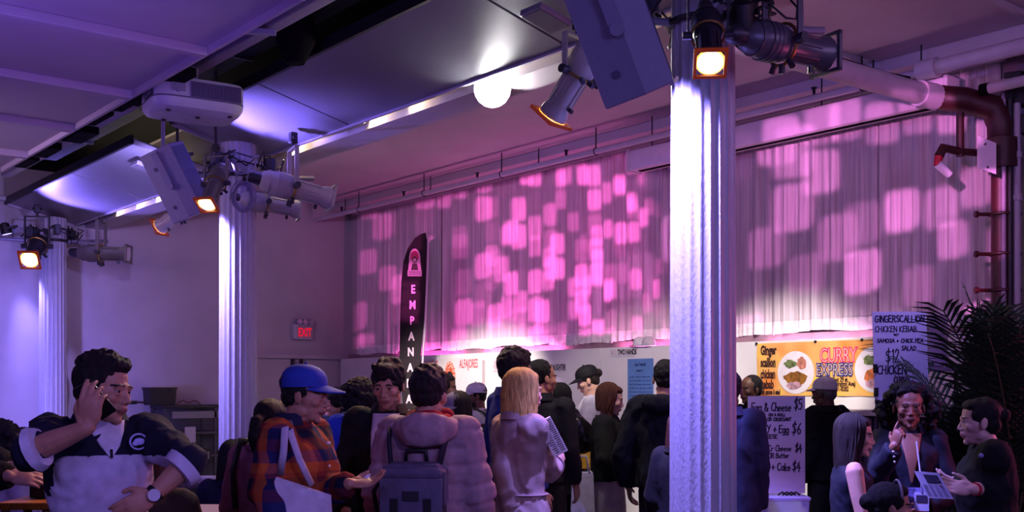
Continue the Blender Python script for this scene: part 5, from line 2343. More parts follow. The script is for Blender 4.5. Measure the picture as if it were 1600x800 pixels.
# ---- seated / right-hand foreground
sw = person('dark-haired woman in sleeveless navy dress, bare shoulder, looking right', 1338, 644, 5.55, face=100, hy=-8, hp=4, res=.0065, fem=True, hair='brown', style='long', hairlen=.23, skin='light',
            top=(cloth('#141526', .8), 'dress'), bulk=.008, hem=.82, sleeve=0, R=((.20, .02, 1.16), (.14, .25, 1.12)), L=((.21, .05, 1.14), (.12, .27, 1.1)))
cw_ = person('curly-haired woman in dark blazer touching her lips, facing the camera', 1420, 598, 5.95, face=8, hy=0, hp=2, res=.0065, fem=True, hair='black', style='curly', hairlen=.95, skin='brown',
             top=(cloth('#131526', .75), 'jacket'), bulk=.018, hem=.82, wr=.008,
             R=((1372, 742, -.12), (1398, 697, -.27)), L=((.22, .05, 1.12), (.05, .22, 1.05)),
             hands={'R': ((.22, .95, .05), (.55, -.1, -.8), dict(curls=[.12, .75, .95, 1.1], thumb_in=.15, s=.85))})
for i in range(3):
    mb = MB()
    p = cw_['seen']((1396 + 1 * i, 706 + 8 * i, -.32))
    mb.ell(p, .008)
    ppart(cw_, 'cuff_button', mb, plain('#a9a8b4', .25, metal=.8))
front_sheet(cw_, 'neckline', [(1.46, .062, .066), (1.42, .054, .090), (1.36, .040, .130), (1.27, .020, .143), (1.19, .004, .140)], skin_mats('brown', 'black')[0], 'bare neckline in the open blazer')
mb = MB()
mb.prism([(-.07, .03), (.07, .03), (.08, -.15), (-.08, -.15)], (0, .150, 1.13), (-1, 0, 0), (0, 0, 1), .03)
ppart(cw_, 'blouse', mb, mat('blouse_print', '#6f6aa8', .7, .7, 30), False, label='patterned violet blouse')
rw_ = person('woman in black cardigan with dark hair tied back, holding a printed card, facing left', 1530, 616, 5.2, face=-82, hy=0, hp=2, res=.0065, fem=True, fat=1.14, hair='black', style='bun', skin='pale', build=1.12, drop=.05,
             top=(cloth('#131217', .85), 'sweater'), bulk=.026, hem=.80, wr=.010, sleeve=.86,
             R=((1552, 760, -.02), (1520, 765, -.20)), L=((1560, 755, .15), (1512, 752, .10)),
             hands={'R': ((-.95, .12, .1), (.1, .35, .7), dict(curl=.22, thumb_in=.2, s=1.0)), 'L': ((-.95, .1, .1), (.1, .9, -.2), dict(curl=.3))})
mb = MB()
sh, el, w_ = rw_['arms']['R']
d_ = (w_ - el).normalized()
mb.tube([w_ - d_ * .03, w_ - d_ * .012], [.034, .033], 16)
ppart(rw_, 'wristband', mb, plain('#c01838', .5), 'auto', label='red wristband')
mb = MB()
mb.ell(rw_['seen']((1533, 712, -.22)), (.012, .012, .012))
ppart(rw_, 'pin_badge', mb, plain('#8a86c8', .4))
# printed card in her hand
c = W(1459, 757, 5.05)
pcd = thing('menu_card', 'white printed card held out by the woman in the black cardigan', 'card', c)
P4 = [W(1428, 736, 5.10), W(1466, 739, 5.02), W(1490, 780, 4.97), W(1450, 778, 5.05)]
nn = (P4[1] - P4[0]).cross(P4[3] - P4[0]).normalized()
if nn.dot(rw_['ray']) > 0:
    nn = -nn
mb = MB()
mb.add(P4 + [p - nn * .003 for p in P4], [(0, 1, 2, 3), (7, 6, 5, 4), (0, 4, 5, 1), (1, 5, 6, 2), (2, 6, 7, 3), (3, 7, 4, 0)])
mb.build('card_sheet', plain('#b7b2cc', .6), pcd)


def onq(u, v, l=.0012):
    return P4[0] + (P4[1] - P4[0]) * u + (P4[3] - P4[0]) * v + (P4[2] - P4[3] - P4[1] + P4[0]) * u * v + nn * l


mb = MB()
mb.add([onq(.32, .10), onq(.90, .10), onq(.90, .42), onq(.32, .42)], [(0, 1, 2, 3)])
mb.build('printed_panel', plain('#2a2640', .6), pcd)
mb = MB()
for k in range(9):
    for j in range(4):
        a = .08 + .22 * j
        v0 = .50 + .05 * k
        mb.add([onq(a, v0), onq(a + .17 * rn.uniform(.6, 1), v0), onq(a + .17, v0 + .022), onq(a, v0 + .022)], [(0, 1, 2, 3)])
for k in range(3):
    mb.add([onq(.38, .16 + .08 * k, .002), onq(.84, .16 + .08 * k, .002), onq(.84, .19 + .08 * k, .002), onq(.38, .19 + .08 * k, .002)], [(0, 1, 2, 3)])
mb.build('printed_text', plain('#4a4568', .6), pcd)['kind'] = 'stuff'
kd = person('dark-haired seated person wearing a hairband, head just below the printed card', 1392, 748, 4.9, face=130, hy=-25, seated=True, res=.0065, fem=True, hair='black', style='bun', skin='tan', top=(cloth('#15131a', .85), 'sweater'), bulk=.02)
mb = MB()
mb.tube([kd['X'] @ Vector((.088 * math.cos(R(8 + 164 * k / 16)), .03, .035 + .098 * math.sin(R(8 + 164 * k / 16)))) for k in range(17)], .007, 6)
ppart(kd, 'hairband', mb, plain('#6a5f6a', .5))
# badge on a lanyard hanging at the card
c = W(1440, 783, 5.5)
bg = thing('name_badge', 'white lanyard badge hanging in front of the curly-haired woman', 'badge', c)
rwv, tov = cw_['right'], -cw_['ray']
mb = MB()
mb.prism([(-.035, .045), (.035, .045), (.035, -.05), (-.035, -.05)], c, rwv, (0, 0, 1), .004)
mb.build('badge_card', plain('#c4c0e0', .5), bg)
mb = MB()
mb.prism([(-.026, .03), (.026, .03), (.026, -.005), (-.026, -.005)], c + tov * .002, rwv, (0, 0, 1), .002)
mb.build('badge_print', plain('#3a3550', .5), bg)
mb = MB()
mb.tube([c + Vector((0, 0, .045)), c + Vector((0, 0, .12)) - rwv * .004, W(1432, 690, 5.72)], .004, 5)
mb.build('lanyard', plain('#8a88a0', .6), bg)

# ---- middle distance
person('tall man with thick dark hair in blue denim jacket, left of the blonde woman', 806, 543, 7.2, face=118, hy=10, shoulder=.88, res=.008, hair='black', style='mop', skin='tan', top=(cloth('#2a3a78', .8), 'jacket'), bulk=.022, eyes=False)
person('man with cropped black hair standing behind the blonde woman, back turned', 848, 559, 7.9, face=160, hy=-40, res=.010, hair='black', style='crop', skin='tan', top=(cloth('#14141c'), 'jacket'), bulk=.02)
lj = person('woman with long black hair in black leather jacket, back turned, mid-queue', 874, 597, 8.4, face=172, hy=10, res=.008, fem=True, hair='black', style='long', hairlen=.26, skin='tan', top=(mat('black_leather', '#121114', .32, .1, 20, .35, 25, spec=.6), 'jacket'), bulk=.024, hem=.86, wr=.012, eyes=False,
            R=((925, 688, -.05), (905, 700, .2)), L=((.24, 0, 1.12), (.22, .12, .88)))
person('man in black cap and white tee serving, hair tied in a bun, facing left', 918, 570, 10.2, face=-92, hy=0, hp=22, res=.008, hair='brown', style='bun', skin='light', top=(cloth('#cdc8d6', .85), 'tee'), bulk=.018, sleeve=.36, hat=('#121216', 'cap', .075),
       R=((948, 664, 0), (915, 668, -.15)), L=((.22, .05, 1.12), (.12, .3, 1.08)), hands={'R': ((-.8, .3, .1), (-.2, .3, -.8), dict(curl=.4))})
wc = person('bearded man in white cap and white tee behind the counter, facing left', 743, 597, 10.4, face=-80, hy=-4, hp=6, res=.008, hair='black', style='crop', skin='brown', beard=True, top=(cloth('#e0dade', .85), 'tee'), bulk=.022, sleeve=.44, hat=('#dcd8dc', 'cap', .075), build=1.1, fat=1.06)
mb = MB()
mb.tube([wc['lean'](p) for p in ((-.05, .08, 1.50), (-.06, .13, 1.40), (-.02, .15, 1.28), (.03, .15, 1.28), (.06, .13, 1.40), (.05, .08, 1.5))], .006, 6)
ppart(wc, 'lanyard', mb, m_black)
sk = person('woman with shoulder-length brown hair, black sweater and white skirt, facing right', 955, 597, 8.3, face=80, hy=4, hp=10, res=.008, fem=True, hair='auburn', style='bob', hairlen=.13, skin='light', top=(cloth('#111114', .9), 'sweater'), bulk=.03, hem=.98,
            bottom=('skirt', cloth('#d2c8c2', .9, .3, 20), .45), R=((.26, .02, 1.16), (.17, .2, 1.02)), L=((.25, .0, 1.16), (.15, .22, 1.02)))
mb = MB()
for i in range(3):
    mb.tube([(-.10, -.12, 1.04 - .03 * i), (-.02, -.155, 1.05 - .03 * i), (.08, -.13, 1.04 - .03 * i)], .016, 8, round_ends=True)
ppart(sk, 'waist_tie', mb, cloth('#d8d0c8', .9))
person('man in dark navy hoodie with cropped hair, back turned, beside the big column', 1040, 559, 7.7, face=168, hy=14, res=.008, hair='black', style='crop', skin='tan', top=(cloth('#12131e', .9), 'hoodie'), bulk=.035, wr=.012, build=1.05, eyes=False, L=((.28, .0, 1.1), (.27, .1, .88)), R=((.26, .0, 1.1), (.25, .1, .88)))
person('long-haired person in black, mostly hidden behind the big column', 1068, 640, 6.5, face=150, res=.010, fem=True, hair='auburn', style='long', hairlen=.3, skin='light', top=(cloth('#111015', .9), 'jacket'), bulk=.03, hem=.7, eyes=False)
person('person in navy jacket, back turned, just right of the big column', 1138, 574, 6.75, face=175, shoulder=.88, R=((.175, 0, 1.13), (.17, .08, .88)), res=.008, hair='black', style='crop', skin='dark', top=(cloth('#15182e', .85), 'jacket'), bulk=.03, wr=.01, build=1.05, hem=.78, eyes=False)
person('dark-skinned man half hidden behind the person in the navy jacket, facing left', 1172, 583, 9.3, face=-50, hy=0, res=.010, hair='black', style='buzz', skin='dark', top=(cloth('#15151c'), 'jacket'), bulk=.02)
person('older man in white cap and black jacket in front of the yellow banner, back turned', 1287, 588, 8.9, face=-130, hy=12, hp=4, res=.008, hair='grey', style='buzz', skin='dark', top=(cloth('#101014', .85), 'jacket'), bulk=.032, wr=.008, build=1.08, hat=('#d4cfd6', 'cap', .06))
person('person with dark hair and fringe glancing right, behind the pink puffer jacket', 694, 579, 8.3, face=85, hy=5, res=.010, fem=True, hair='dark', style='bob', hairlen=.10, skin='brown', top=(cloth('#17141a'), 'jacket'), bulk=.02)
person('woman in grey cap and pale quilted jacket with dark hair, behind the pink puffer', 713, 611, 7.6, face=150, hy=150, hp=14, res=.008, fem=True, hair='black', style='long', hairlen=.28, skin='brown', top=(cloth('#a9a0b8', .7, .2), 'puffer'), bulk=.045, hat=('#77707e', 'cap', .05), R=((.30, 0, 1.12), (.28, .1, .9)))
person('person in white hat hidden behind the black-haired woman', 868, 588, 9.3, face=160, res=.010, hair='brown', style='crop', skin='brown', top=(cloth('#25222c'), 'shirt'), hat=('#c9c0d6', 'beanie'), eyes=False)
person('person with big black hair in bright blue jacket, left of the man in black', 566, 591, 7.4, face=155, res=.010, hair='black', style='curly', hairlen=.05, skin='dark', top=(cloth('#2c4cc0', .85), 'jacket'), bulk=.03, eyes=False)
person('bearded man facing the camera, farthest back, beyond the blue jacket', 545, 597, 11.0, face=15, hy=20, res=.010, hair='black', style='crop', skin='tan', beard=True, top=(cloth('#1c1a20'), 'tee'), sleeve=.5)
fa = person('man in dark grey tee with folded arms, beyond the peak of the blue cap', 519, 603, 9.6, face=25, hy=-150, res=.008, hair='black', style='crop', skin='tan', top=(cloth('#26262c', .9), 'tee'), bulk=.03, sleeve=.62, build=1.05,
            R=((.27, .10, 1.14), (.02, .25, 1.20)), L=((.27, .10, 1.14), (.0, .25, 1.16)), hands={'R': ((.8, .2, .2), (0, -.2, -.9), dict(curl=.5))})
bk = person('woman with dark ponytail and rucksack straps, behind the man in plaid', 424, 618, 5.45, face=150, res=.008, fem=True, hair='black', style='ponytail', skin='tan', top=(cloth('#8c5a6a', .85), 'jacket'), bulk=.03, eyes=False)
mb = MB()
for sx in (-.12, .12):
    mb2 = MB()
    mb2.tube([(sx, -.14, 1.15), (sx, -.165, 1.35), (sx * .95, -.10, 1.50), (sx, .06, 1.49), (sx * 1.1, .16, 1.34)], .026, 8, flat=.4)
    ppart(bk, 'bag_strap', mb2, m_black)
person('seated person with long black hair in dark blue shirt by the middle column', 366, 685, 6.9, face=172, hy=15, seated=True, res=.008, fem=True, hair='black', style='long', hairlen=.22, skin='tan', top=(cloth('#1b1f38', .85), 'shirt'), bulk=.025, eyes=False)
# ---- far left
person('person with dark hair and pale jacket, seated at the far left edge', 8, 657, 7.4, face=120, seated=True, res=.010, hair='black', style='curly', hairlen=.05, skin='brown', top=(cloth('#8f8590', .85), 'jacket'), bulk=.03, eyes=False)
person('shaven-headed person catching an orange gleam, seated beyond the pale jacket', 40, 664, 8.2, face=140, seated=True, res=.008, hair='black', style='buzz', skin='dark', top=(cloth('#1a181e'), 'jacket'), bulk=.03, eyes=False)
ae = person('person in black reaching a bare hand across the stall, cut off by the left edge', -62, 590, 5.0, face=75, res=.0065, hair='black', style='crop', skin='light', top=(cloth('#101014', .85), 'jacket'), bulk=.03, sleeve=1,
            R=((-18, 742, -.2), (14, 744, -.28)), L=((-10, 720, .1), (14, 730, .05)), hands={'R': ((.95, -.12, .05), (.1, -.5, -.8), dict(curl=.28, s=1.0))})
person('person with long brown hair, seated behind the man on the phone', 232, 668, 5.2, face=170, seated=True, res=.010, fem=True, hair='auburn', style='long', hairlen=.36, skin='tan', top=(cloth('#3a2a28', .85), 'sweater'), bulk=.02, eyes=False)

# ================================================================= SIGNS, STALL THINGS, PLANTS
def cw(px, py, x=BX - .022):
    """point on the plane of the display boards behind a pixel"""
    a = (px - 800) / FPX
    Z = x / (SY + CY * a)
    return W(px, py, Z)


WU, WN = Vector((0, -1, 0)), Vector((-1, 0, 0))     # right and outward directions on the curtained wall
ZU = Vector((0, 0, 1))


def wall_sheet(name, label, cat, px0, py0, px1, py1, m, th=.006, x=BX - .022, part='sheet'):
    a, b = cw(px0, py0, x), cw(px1, py1, x)
    t = thing(name, label, cat, (a + b) / 2)
    w, h = a.y - b.y, a.z - b.z
    mb = MB()
    mb.box(((a.x + b.x) / 2 - th / 2, (a.y + b.y) / 2, (a.z + b.z) / 2), (th, w, h))
    mb.build(part, m, t)
    return t, Vector((a.x - th - .001, a.y, a.z)), w, h


red_ink = plain('#c8303a', .6)
black_ink = plain('#15131a', .7)
# red lettered board with the emblem
t, o_, w, h = wall_sheet('bakery_sign', 'white foam sign with red ALFAJORES lettering and an orange headdress emblem', 'sign', 655, 561, 756, 690, plain('#dcd6d8', .6), .012)
u0 = cw(662, 572)
textob('EMPANADAS', .17, red_ink, t, (o_.x, cw(655, 572).y + .02, cw(660, 577).z), WU, ZU, squeeze=.52, bold=.002)
textob('ALFAJORES', .17, red_ink, t, (o_.x, cw(719, 572).y, cw(719, 575).z), WU, ZU, squeeze=.50, bold=.002)
mb = MB()
c = cw(704, 588)
em = []
for k in range(25):
    a = R(-30 + 240 * k / 24)
    em.append((.20 * math.cos(a) * .66, .22 * math.sin(a) * 1.05))
mb.prism([(x, y) for x, y in em], (o_.x, c.y, c.z - .02), WU, ZU, .004)
mb.build('headdress', plain('#c85030', .6), t)
mb = MB()
for k in range(9):
    a = R(-10 + 200 * k / 8)
    p = Vector((o_.x - .003, c.y - .105 * math.cos(a), c.z + .03 + .16 * math.sin(a)))
    mb.tube([p + WU * (.018 * math.cos(TAU * i / 8)) + ZU * (.022 * math.sin(TAU * i / 8)) for i in range(9)], .004, 5)
for k in range(6):
    a = R(20 + 140 * k / 5)
    p = Vector((o_.x - .003, c.y - .06 * math.cos(a), c.z + .04 + .09 * math.sin(a)))
    mb.tube([p, p + WU * .02 + ZU * .02, p + WU * .04], .004, 5)
mb.build('headdress_pattern', plain('#f0c8b8', .6), t)['kind'] = 'stuff'
mb = MB()
mb.prism([(.10 * math.cos(TAU * k / 20), .17 * math.sin(TAU * k / 20)) for k in range(20)], (o_.x - .004, c.y, c.z - .10), WU, ZU, .004)
mb.prism([(.05, .05), (.13, .03), (.135, -.40), (.10, -.42)], (o_.x - .004, c.y, c.z - .05), WU, ZU, .004)
mb.prism([(-.05, .05), (-.13, .03), (-.135, -.40), (-.10, -.42)], (o_.x - .004, c.y, c.z - .05), WU, ZU, .004)
mb.build('emblem_hair', black_ink, t)
mb = MB()
mb.prism([(.075 * math.cos(TAU * k / 20), .13 * math.sin(TAU * k / 20)) for k in range(20)], (o_.x - .008, c.y, c.z - .16), WU, ZU, .004)
mb.build('emblem_face', plain('#e2dadc', .6), t)
mb = MB()
for sx in (-1, 1):
    mb.tube([Vector((o_.x - .009, c.y + sx * .05, c.z - .12)), Vector((o_.x - .009, c.y + sx * .03, c.z - .11)), Vector((o_.x - .009, c.y + sx * .012, c.z - .125))], .005, 5)
mb.tube([Vector((o_.x - .009, c.y + .025, c.z - .235)), Vector((o_.x - .009, c.y, c.z - .245)), Vector((o_.x - .009, c.y - .025, c.z - .235))], .006, 5)
mb.build('emblem_features', black_ink, t)
# grey edge post to the right of it
a = cw(757, 560)
mb = MB()
mb.box((BX - .035, a.y, 1.03), (.03, .03, 2.02), bev=.004)
tag(mb.build('edge_post', plain('#a99aa0', .5)), 'thin grey post at the right edge of the ALFAJORES sign', 'post')
# pink price list
t, o_, w, h = wall_sheet('price_list', 'small white price list with pink lines, left of the tall man', 'paper', 769, 562, 786, 584, plain('#dcd2d8', .7), .003)
mb = MB()
rr = random.Random(5)
for k in range(9):
    f = rr.uniform(.4, .85)
    z = o_.z - h * (.1 + .09 * k)
    mb.add([Vector((o_.x, o_.y - w * (.5 - f / 2), z)), Vector((o_.x, o_.y - w * (.5 + f / 2), z)), Vector((o_.x, o_.y - w * (.5 + f / 2), z - .008)), Vector((o_.x, o_.y - w * (.5 - f / 2), z - .008))], [(0, 1, 2, 3)])
mb.build('printed_text', plain('#d06a8c', .7), t)['kind'] = 'stuff'
# name signs
t, o_, w, h = wall_sheet('name_sign', "small white name sign ending in 'S DAUGHTER, behind the cropped man", 'sign', 838, 568, 885, 580, plain('#d9d5da', .6), .004)
textob("'S DAUGHTER", .10, black_ink, t, (o_.x, cw(857, 576).y, o_.z - h * .85), WU, ZU, squeeze=.52, bold=.002)
t, o_, w, h = wall_sheet('name_sign', 'small white TWO HANDS name sign under the white cap on the boards', 'sign', 954, 546, 992, 557, plain('#d9d3dc', .6), .004)
textob('TWO HANDS', .085, black_ink, t, (o_.x, cw(965.5, 550).y, o_.z - h * .72), WU, ZU, squeeze=.58, bold=.003)
textob('NO.', .085, plain('#c9a9c0', .6), t, (o_.x, cw(955.5, 550).y, o_.z - h * .72), WU, ZU, squeeze=.6)
# blue poster
t, o_, w, h = wall_sheet('blue_poster', 'blue menu poster with dark script beside the man in the hoodie', 'poster', 981, 561, 1021, 630, mat('poster_blue', '#5f86c4', .6, .12, 4), .004)
mb = MB()
rr = random.Random(8)
handwrite(mb, 'two hands', (o_.x, o_.y - w * .28, o_.z - h * .16), WU, ZU, .04, w * .45, .006)
handwrite(mb, 'menu', (o_.x, o_.y - w * .36, o_.z - h * .29), WU, ZU, .03, w * .26, .006)
for k in range(7):
    z = o_.z - h * (.40 + .085 * k)
    x = .08
    while x < .88:
        l_ = rr.uniform(.03, .10)
        mb.add([Vector((o_.x, o_.y - w * x, z)), Vector((o_.x, o_.y - w * (x + l_), z)), Vector((o_.x, o_.y - w * (x + l_), z - .012)), Vector((o_.x, o_.y - w * x, z - .012))], [(0, 1, 2, 3)])
        x += l_ + .03
mb.build('printed_text', plain('#2c4480', .7), t)['kind'] = 'stuff'
# caps lying on the board tops
for i, (px, py, lab, c1) in enumerate(((1000, 541, 'white baseball cap with a dark brim sitting on top of the boards', '#d8d0d8'), (1014, 540, 'second pale cap on the boards, tucked behind the first, next to the big column', '#c8bcc8'))):
    p = cw(px, py, BX)
    p.z = 2.137
    t = thing('baseball_cap', lab, 'cap', p)
    mb = MB()
    n = 20
    mb.rings([[p + Vector((.075 * k * math.cos(TAU * j / n), .09 * k * math.sin(TAU * j / n), z)) for j in range(n)] for z, k in ((.004, 1), (.05, .98), (.085, .8), (.105, .5), (.112, .1))])
    mb.build('crown_cloth', cloth(c1, .8), t, smooth='auto')
    mb = MB()
    vs = []
    for r_ in (.0, 1.0):
        for j in range(9):
            a = R(90 + 65 - 130 * j / 8)
            vs.append(p + Vector((.075 * math.cos(a) * (1 + .1 * r_), .085 * math.sin(a) + .07 * r_ * math.sin((j + .5) / 9 * math.pi), .006)))
    fs = [(j, j + 1, 10 + j, 9 + j) for j in range(8)]
    mb.add(vs + [v + Vector((0, 0, .005)) for v in vs], fs + [tuple(18 + q for q in reversed(f)) for f in fs] + [(9 + j, 10 + j, 28 + j, 27 + j) for j in range(8)])
    mb.build('brim', cloth('#16141a' if i == 0 else '#b8acb8', .8), t)

# ---- yellow banner


def banner_mat():
    m, nt, b = new_mat('banner_print')
    L = nt.links.new
    tc = nt.nodes.new('ShaderNodeTexCoord')
    mp = nt.nodes.new('ShaderNodeMapping')
    mp.inputs['Scale'].default_value = (1, .9, 1.6)
    L(tc.outputs['Object'], mp.inputs['Vector'])
    n = nt.nodes.new('ShaderNodeTexNoise')
    n.inputs['Scale'].default_value = 1.6
    n.inputs['Detail'].default_value = 2
    n.inputs['Distortion'].default_value = 1.2
    L(mp.outputs['Vector'], n.inputs['Vector'])
    r = nt.nodes.new('ShaderNodeValToRGB')
    e = r.color_ramp.elements
    e[0].position, e[1].position = .30, .72
    e[0].color = lin('#e88a3c') + (1,)
    e[1].color = lin('#f4d24a') + (1,)
    x = e.new(.5)
    x.color = lin('#f2b46a') + (1,)
    L(n.outputs['Fac'], r.inputs['Fac'])
    L(r.outputs['Color'], b.inputs['Base Color'])
    b.inputs['Roughness'].default_value = .45
    return m


a, b = cw(1183, 537, BX - .03), cw(1400, 523, BX - .03)
bot = cw(1183, 618, BX - .03).z
bx = BX - .03
t = thing('yellow_banner', 'long yellow and orange curry stall banner with plates of food printed on it', 'banner', ((a.x), (a.y + b.y) / 2, (a.z + bot) / 2))
bt, bw_, bh = a.z - .0, a.y - b.y, a.z - bot
mb = MB()
nx, nz = 40, 6
vs, fs = [], []
for j in range(nz + 1):
    for i in range(nx + 1):
        y = a.y - bw_ * i / nx
        vs.append(Vector((bx + .004 * math.sin(i * .9 + j) - .002, y, bot + bh * j / nz)))
for j in range(nz):
    for i in range(nx):
        q = j * (nx + 1) + i
        fs.append((q, q + nx + 1, q + nx + 2, q + 1))
mb.add(vs, fs)
mb.build('banner_sheet', banner_mat(), t, smooth=True)
fx = bx - .0075
brown_ink = plain('#3a1a16', .6)
lh = bh * .165
for i, (s_, py) in enumerate((('Ginger', 552), ('scallion', 571), ('chicken', 589), ('kebab', 605))):
    p = cw(1188, py, fx)
    textob(s_, .125, brown_ink, t, (fx, cw(1188.5, 552, fx).y, cw(1188.5, py + 2, fx).z), WU, ZU, squeeze=(.56, .50, .47, .54)[i], bold=.005)
textob('with samosa & salad', .07, brown_ink, t, (fx, cw(1188.5, 552, fx).y, cw(1188.5, 616, fx).z), WU, ZU, squeeze=.42, bold=.003)
pink = plain('#e2346e', .5)
navy_ink = plain('#3a3f86', .5)
for s_, px, py, sz, m1, ln_ in (('CURRY', 1281, 566, .19, pink, plain('#f6c0b0', .5)), ('EXPRESS', 1275, 587, .165, navy_ink, plain('#e9c9a8', .5))):
    p = cw(px, py, fx)
    textob(s_, sz, m1, t, (fx, p.y, p.z), WU, ZU, squeeze=.66, bold=.010)
    textob(s_, sz, ln_, t, (fx - .0025, p.y, p.z), WU, ZU, squeeze=.66, bold=-.0035, name='inline_lettering')
for s_, px, py in (('141 East 29 st.', 1291, 596.5), ('(btw Lexington Ave)', 1288, 603), ('212-251-8282', 1293, 611)):
    p = cw(px, py, fx)
    textob(s_, .062, brown_ink, t, (fx, p.y, p.z), WU, ZU, squeeze=.66, bold=.002)
for k, (px, py, rad) in enumerate(((1243, 582, .215), (1368, 577, .22))):
    c = cw(px, py, fx)
    mb = MB()
    mb.prism([(rad * math.cos(TAU * j / 36), rad * .98 * math.sin(TAU * j / 36)) for j in range(36)], (fx, c.y, c.z), WU, ZU, .002)
    pl_ = mb.build('plate_print', plain('#e9e2ea', .5), t)
    rr = random.Random(11 + k)
    blobs = [((.0, -.06), (.135, .07), '#8a5a1e' if k == 0 else '#c06a3a'), ((-.06, .085), (.07, .045), '#6c7a4a'), ((.075, .09), (.06, .06), '#c07a68'), ((-.02, -.13), (.09, .04), '#b58a9a')]
    for q, ((dx, dz), (rx_, rz_), hx_) in enumerate(blobs):
        mb = MB()
        mb.prism([(rx_ * math.cos(TAU * j / 18) * rr.uniform(.8, 1.15) + dx, rz_ * math.sin(TAU * j / 18) * rr.uniform(.8, 1.15) + dz) for j in range(18)], (fx - .003 - .0004 * q, c.y, c.z), WU, ZU, .002)
        mb.build('food_print', mat('food_%d%d' % (k, q), hx_, .6, .6, 22), pl_)
for px, py in ((1182, 537), (1274, 534), (1347, 531)):
    c = cw(px, py, bx - .004)
    mb = MB()
    mb.cyl(c + Vector((.004, 0, 0)), c - Vector((.006, 0, 0)), .014, seg=10)
    mb.build('grommet', m_darkmetal, t)

# ---- hand-lettered foam boards
m_foam = plain('#c9c4da', .65)
ink = plain('#1c1838', .7)
rwc, toc = Vector((CY, -SY, 0)), Vector((-SY, -CY, 0))


def letter_board(name, label, Z, px0, py0, px1, py1, lines, turn=0.0, tilt=0.0):
    c = W((px0 + px1) / 2, (py0 + py1) / 2, Z)
    w = (px1 - px0) / FPX * Z
    h = (py1 - py0) / FPX * Z
    ux = Matrix.Rotation(R(turn), 3, 'Z') @ rwc
    uy = (ZU + ux * tilt).normalized()
    n = ux.cross(uy).normalized()
    t = thing(name, label, 'sign', c - uy * h / 2)
    mb = MB()
    mb.prism([(-w / 2, -h / 2), (w / 2, -h / 2), (w / 2, h / 2), (-w / 2, h / 2)], c, ux, uy, .008)
    mb.build('foam_board', m_foam, t)
    mb = MB()
    for (s_, fx0, fy, fh, fw) in lines:
        handwrite(mb, s_, c + ux * (-w / 2 + fx0 * w) + uy * (h / 2 - fy * h), ux, uy, fh * h, fw * w, .0085 if fh > .06 else .0065)
    mb.build('handwriting', ink, t)['kind'] = 'stuff'
    return t, c, ux, uy, n, w, h


t1, c, ux, uy, n, w, h = letter_board('egg_menu_board', 'white foam menu board with handwritten egg and cheese prices, on the clear bin', 7.5, 1168, 619, 1259, 771, [
    ('Egg & Cheese', .06, .155, .085, .70), ('$5', .80, .14, .11, .16),
    ('ON A ROLL', .36, .205, .026, .30), ('OR CROISSANT', .34, .255, .034, .42),
    ('TURKEY + Egg', -.0, .375, .075, .72), ('$6', .76, .39, .11, .18), ('& CHEESE', .14, .435, .04, .38),
    ('Bagel + Cr Cheese', .02, .565, .06, .74), ('$4', .82, .575, .08, .13), ('OR Butter', .36, .635, .05, .36),
    ('muffins + Cake', .03, .765, .075, .72), ('$4', .77, .77, .09, .16)], turn=4)
for sx in (-.47, .47):
    mb = MB()
    mb.box(c + ux * w * sx * .6 - uy * h * .45 - n * .03, (.02, .02, .02))
    mb.build('foot', m_black, t1)
t2, c, ux, uy, n, w, h = letter_board('ginger_menu_board', 'white foam menu board with handwritten ginger scallion kebab prices, behind the curly-haired woman', 7.6, 1366, 487, 1449, 640, [
    ('GINGERSCALLION', .04, .105, .065, .92), ('CHICKEN KEBAB', .04, .205, .055, .78), ('W/', .38, .245, .02, .10), ('SAMOSA + CHICK PEA', .07, .315, .038, .86), ('SALAD', .52, .395, .045, .27),
    ('$12', .22, .515, .125, .27), ('CHICKEN-', .06, .635, .085, .62), ('CURRY', .36, .725, .06, .3), ('$10', .3, .85, .08, .25)], turn=-3, tilt=-.03)
for sy in (.42, .18):
    mb = MB()
    mb.box(c - ux * (w * .47) + uy * (h * (sy - .5) + h * .0), (.035, .02, .06))
    mb.build('binder_clip', m_black, t2)
# easel leg that carries it
t = thing('sign_easel', 'slim black easel behind the ginger scallion menu board', 'easel', (c.x, c.y, 0))
for dx, dn in ((-.1, -.03), (.1, -.03), (0, -.35)):
    mb = MB()
    mb.cyl(Vector((c.x, c.y, 0)) + ux * dx * 2 + n * dn * 1.6, c + ux * dx * .6 + n * -.03 + uy * .1, .012, seg=8)
    mb.build('leg', m_black, t)
mb = MB()
mb.box(c - uy * (h / 2 + .012) + n * .0 - n * .02, (.4, .05, .02), Matrix((ux, n, uy)).transposed())
mb.build('ledge', m_black, t)

# clear storage bin under the egg board
c = W(1214, 800, 7.5)
t = thing('storage_bin', 'clear plastic storage bin with a lid under the egg menu board', 'bin', (c.x, c.y, .62))
m_bin = mat('bin_plastic', '#a8a4d8', .25, .05, 5, alpha=.62)
top_z = W(1214, 772, 7.5).z
wv = 86 / FPX * 7.5


def bin_ring(z, k):
    return [Vector((c.x, c.y, z)) + rwc * (wv / 2 * k * a_) - toc * (.15 * k * b_) for a_, b_ in ((-1, -1), (1, -1), (1, 1), (-1, 1))]


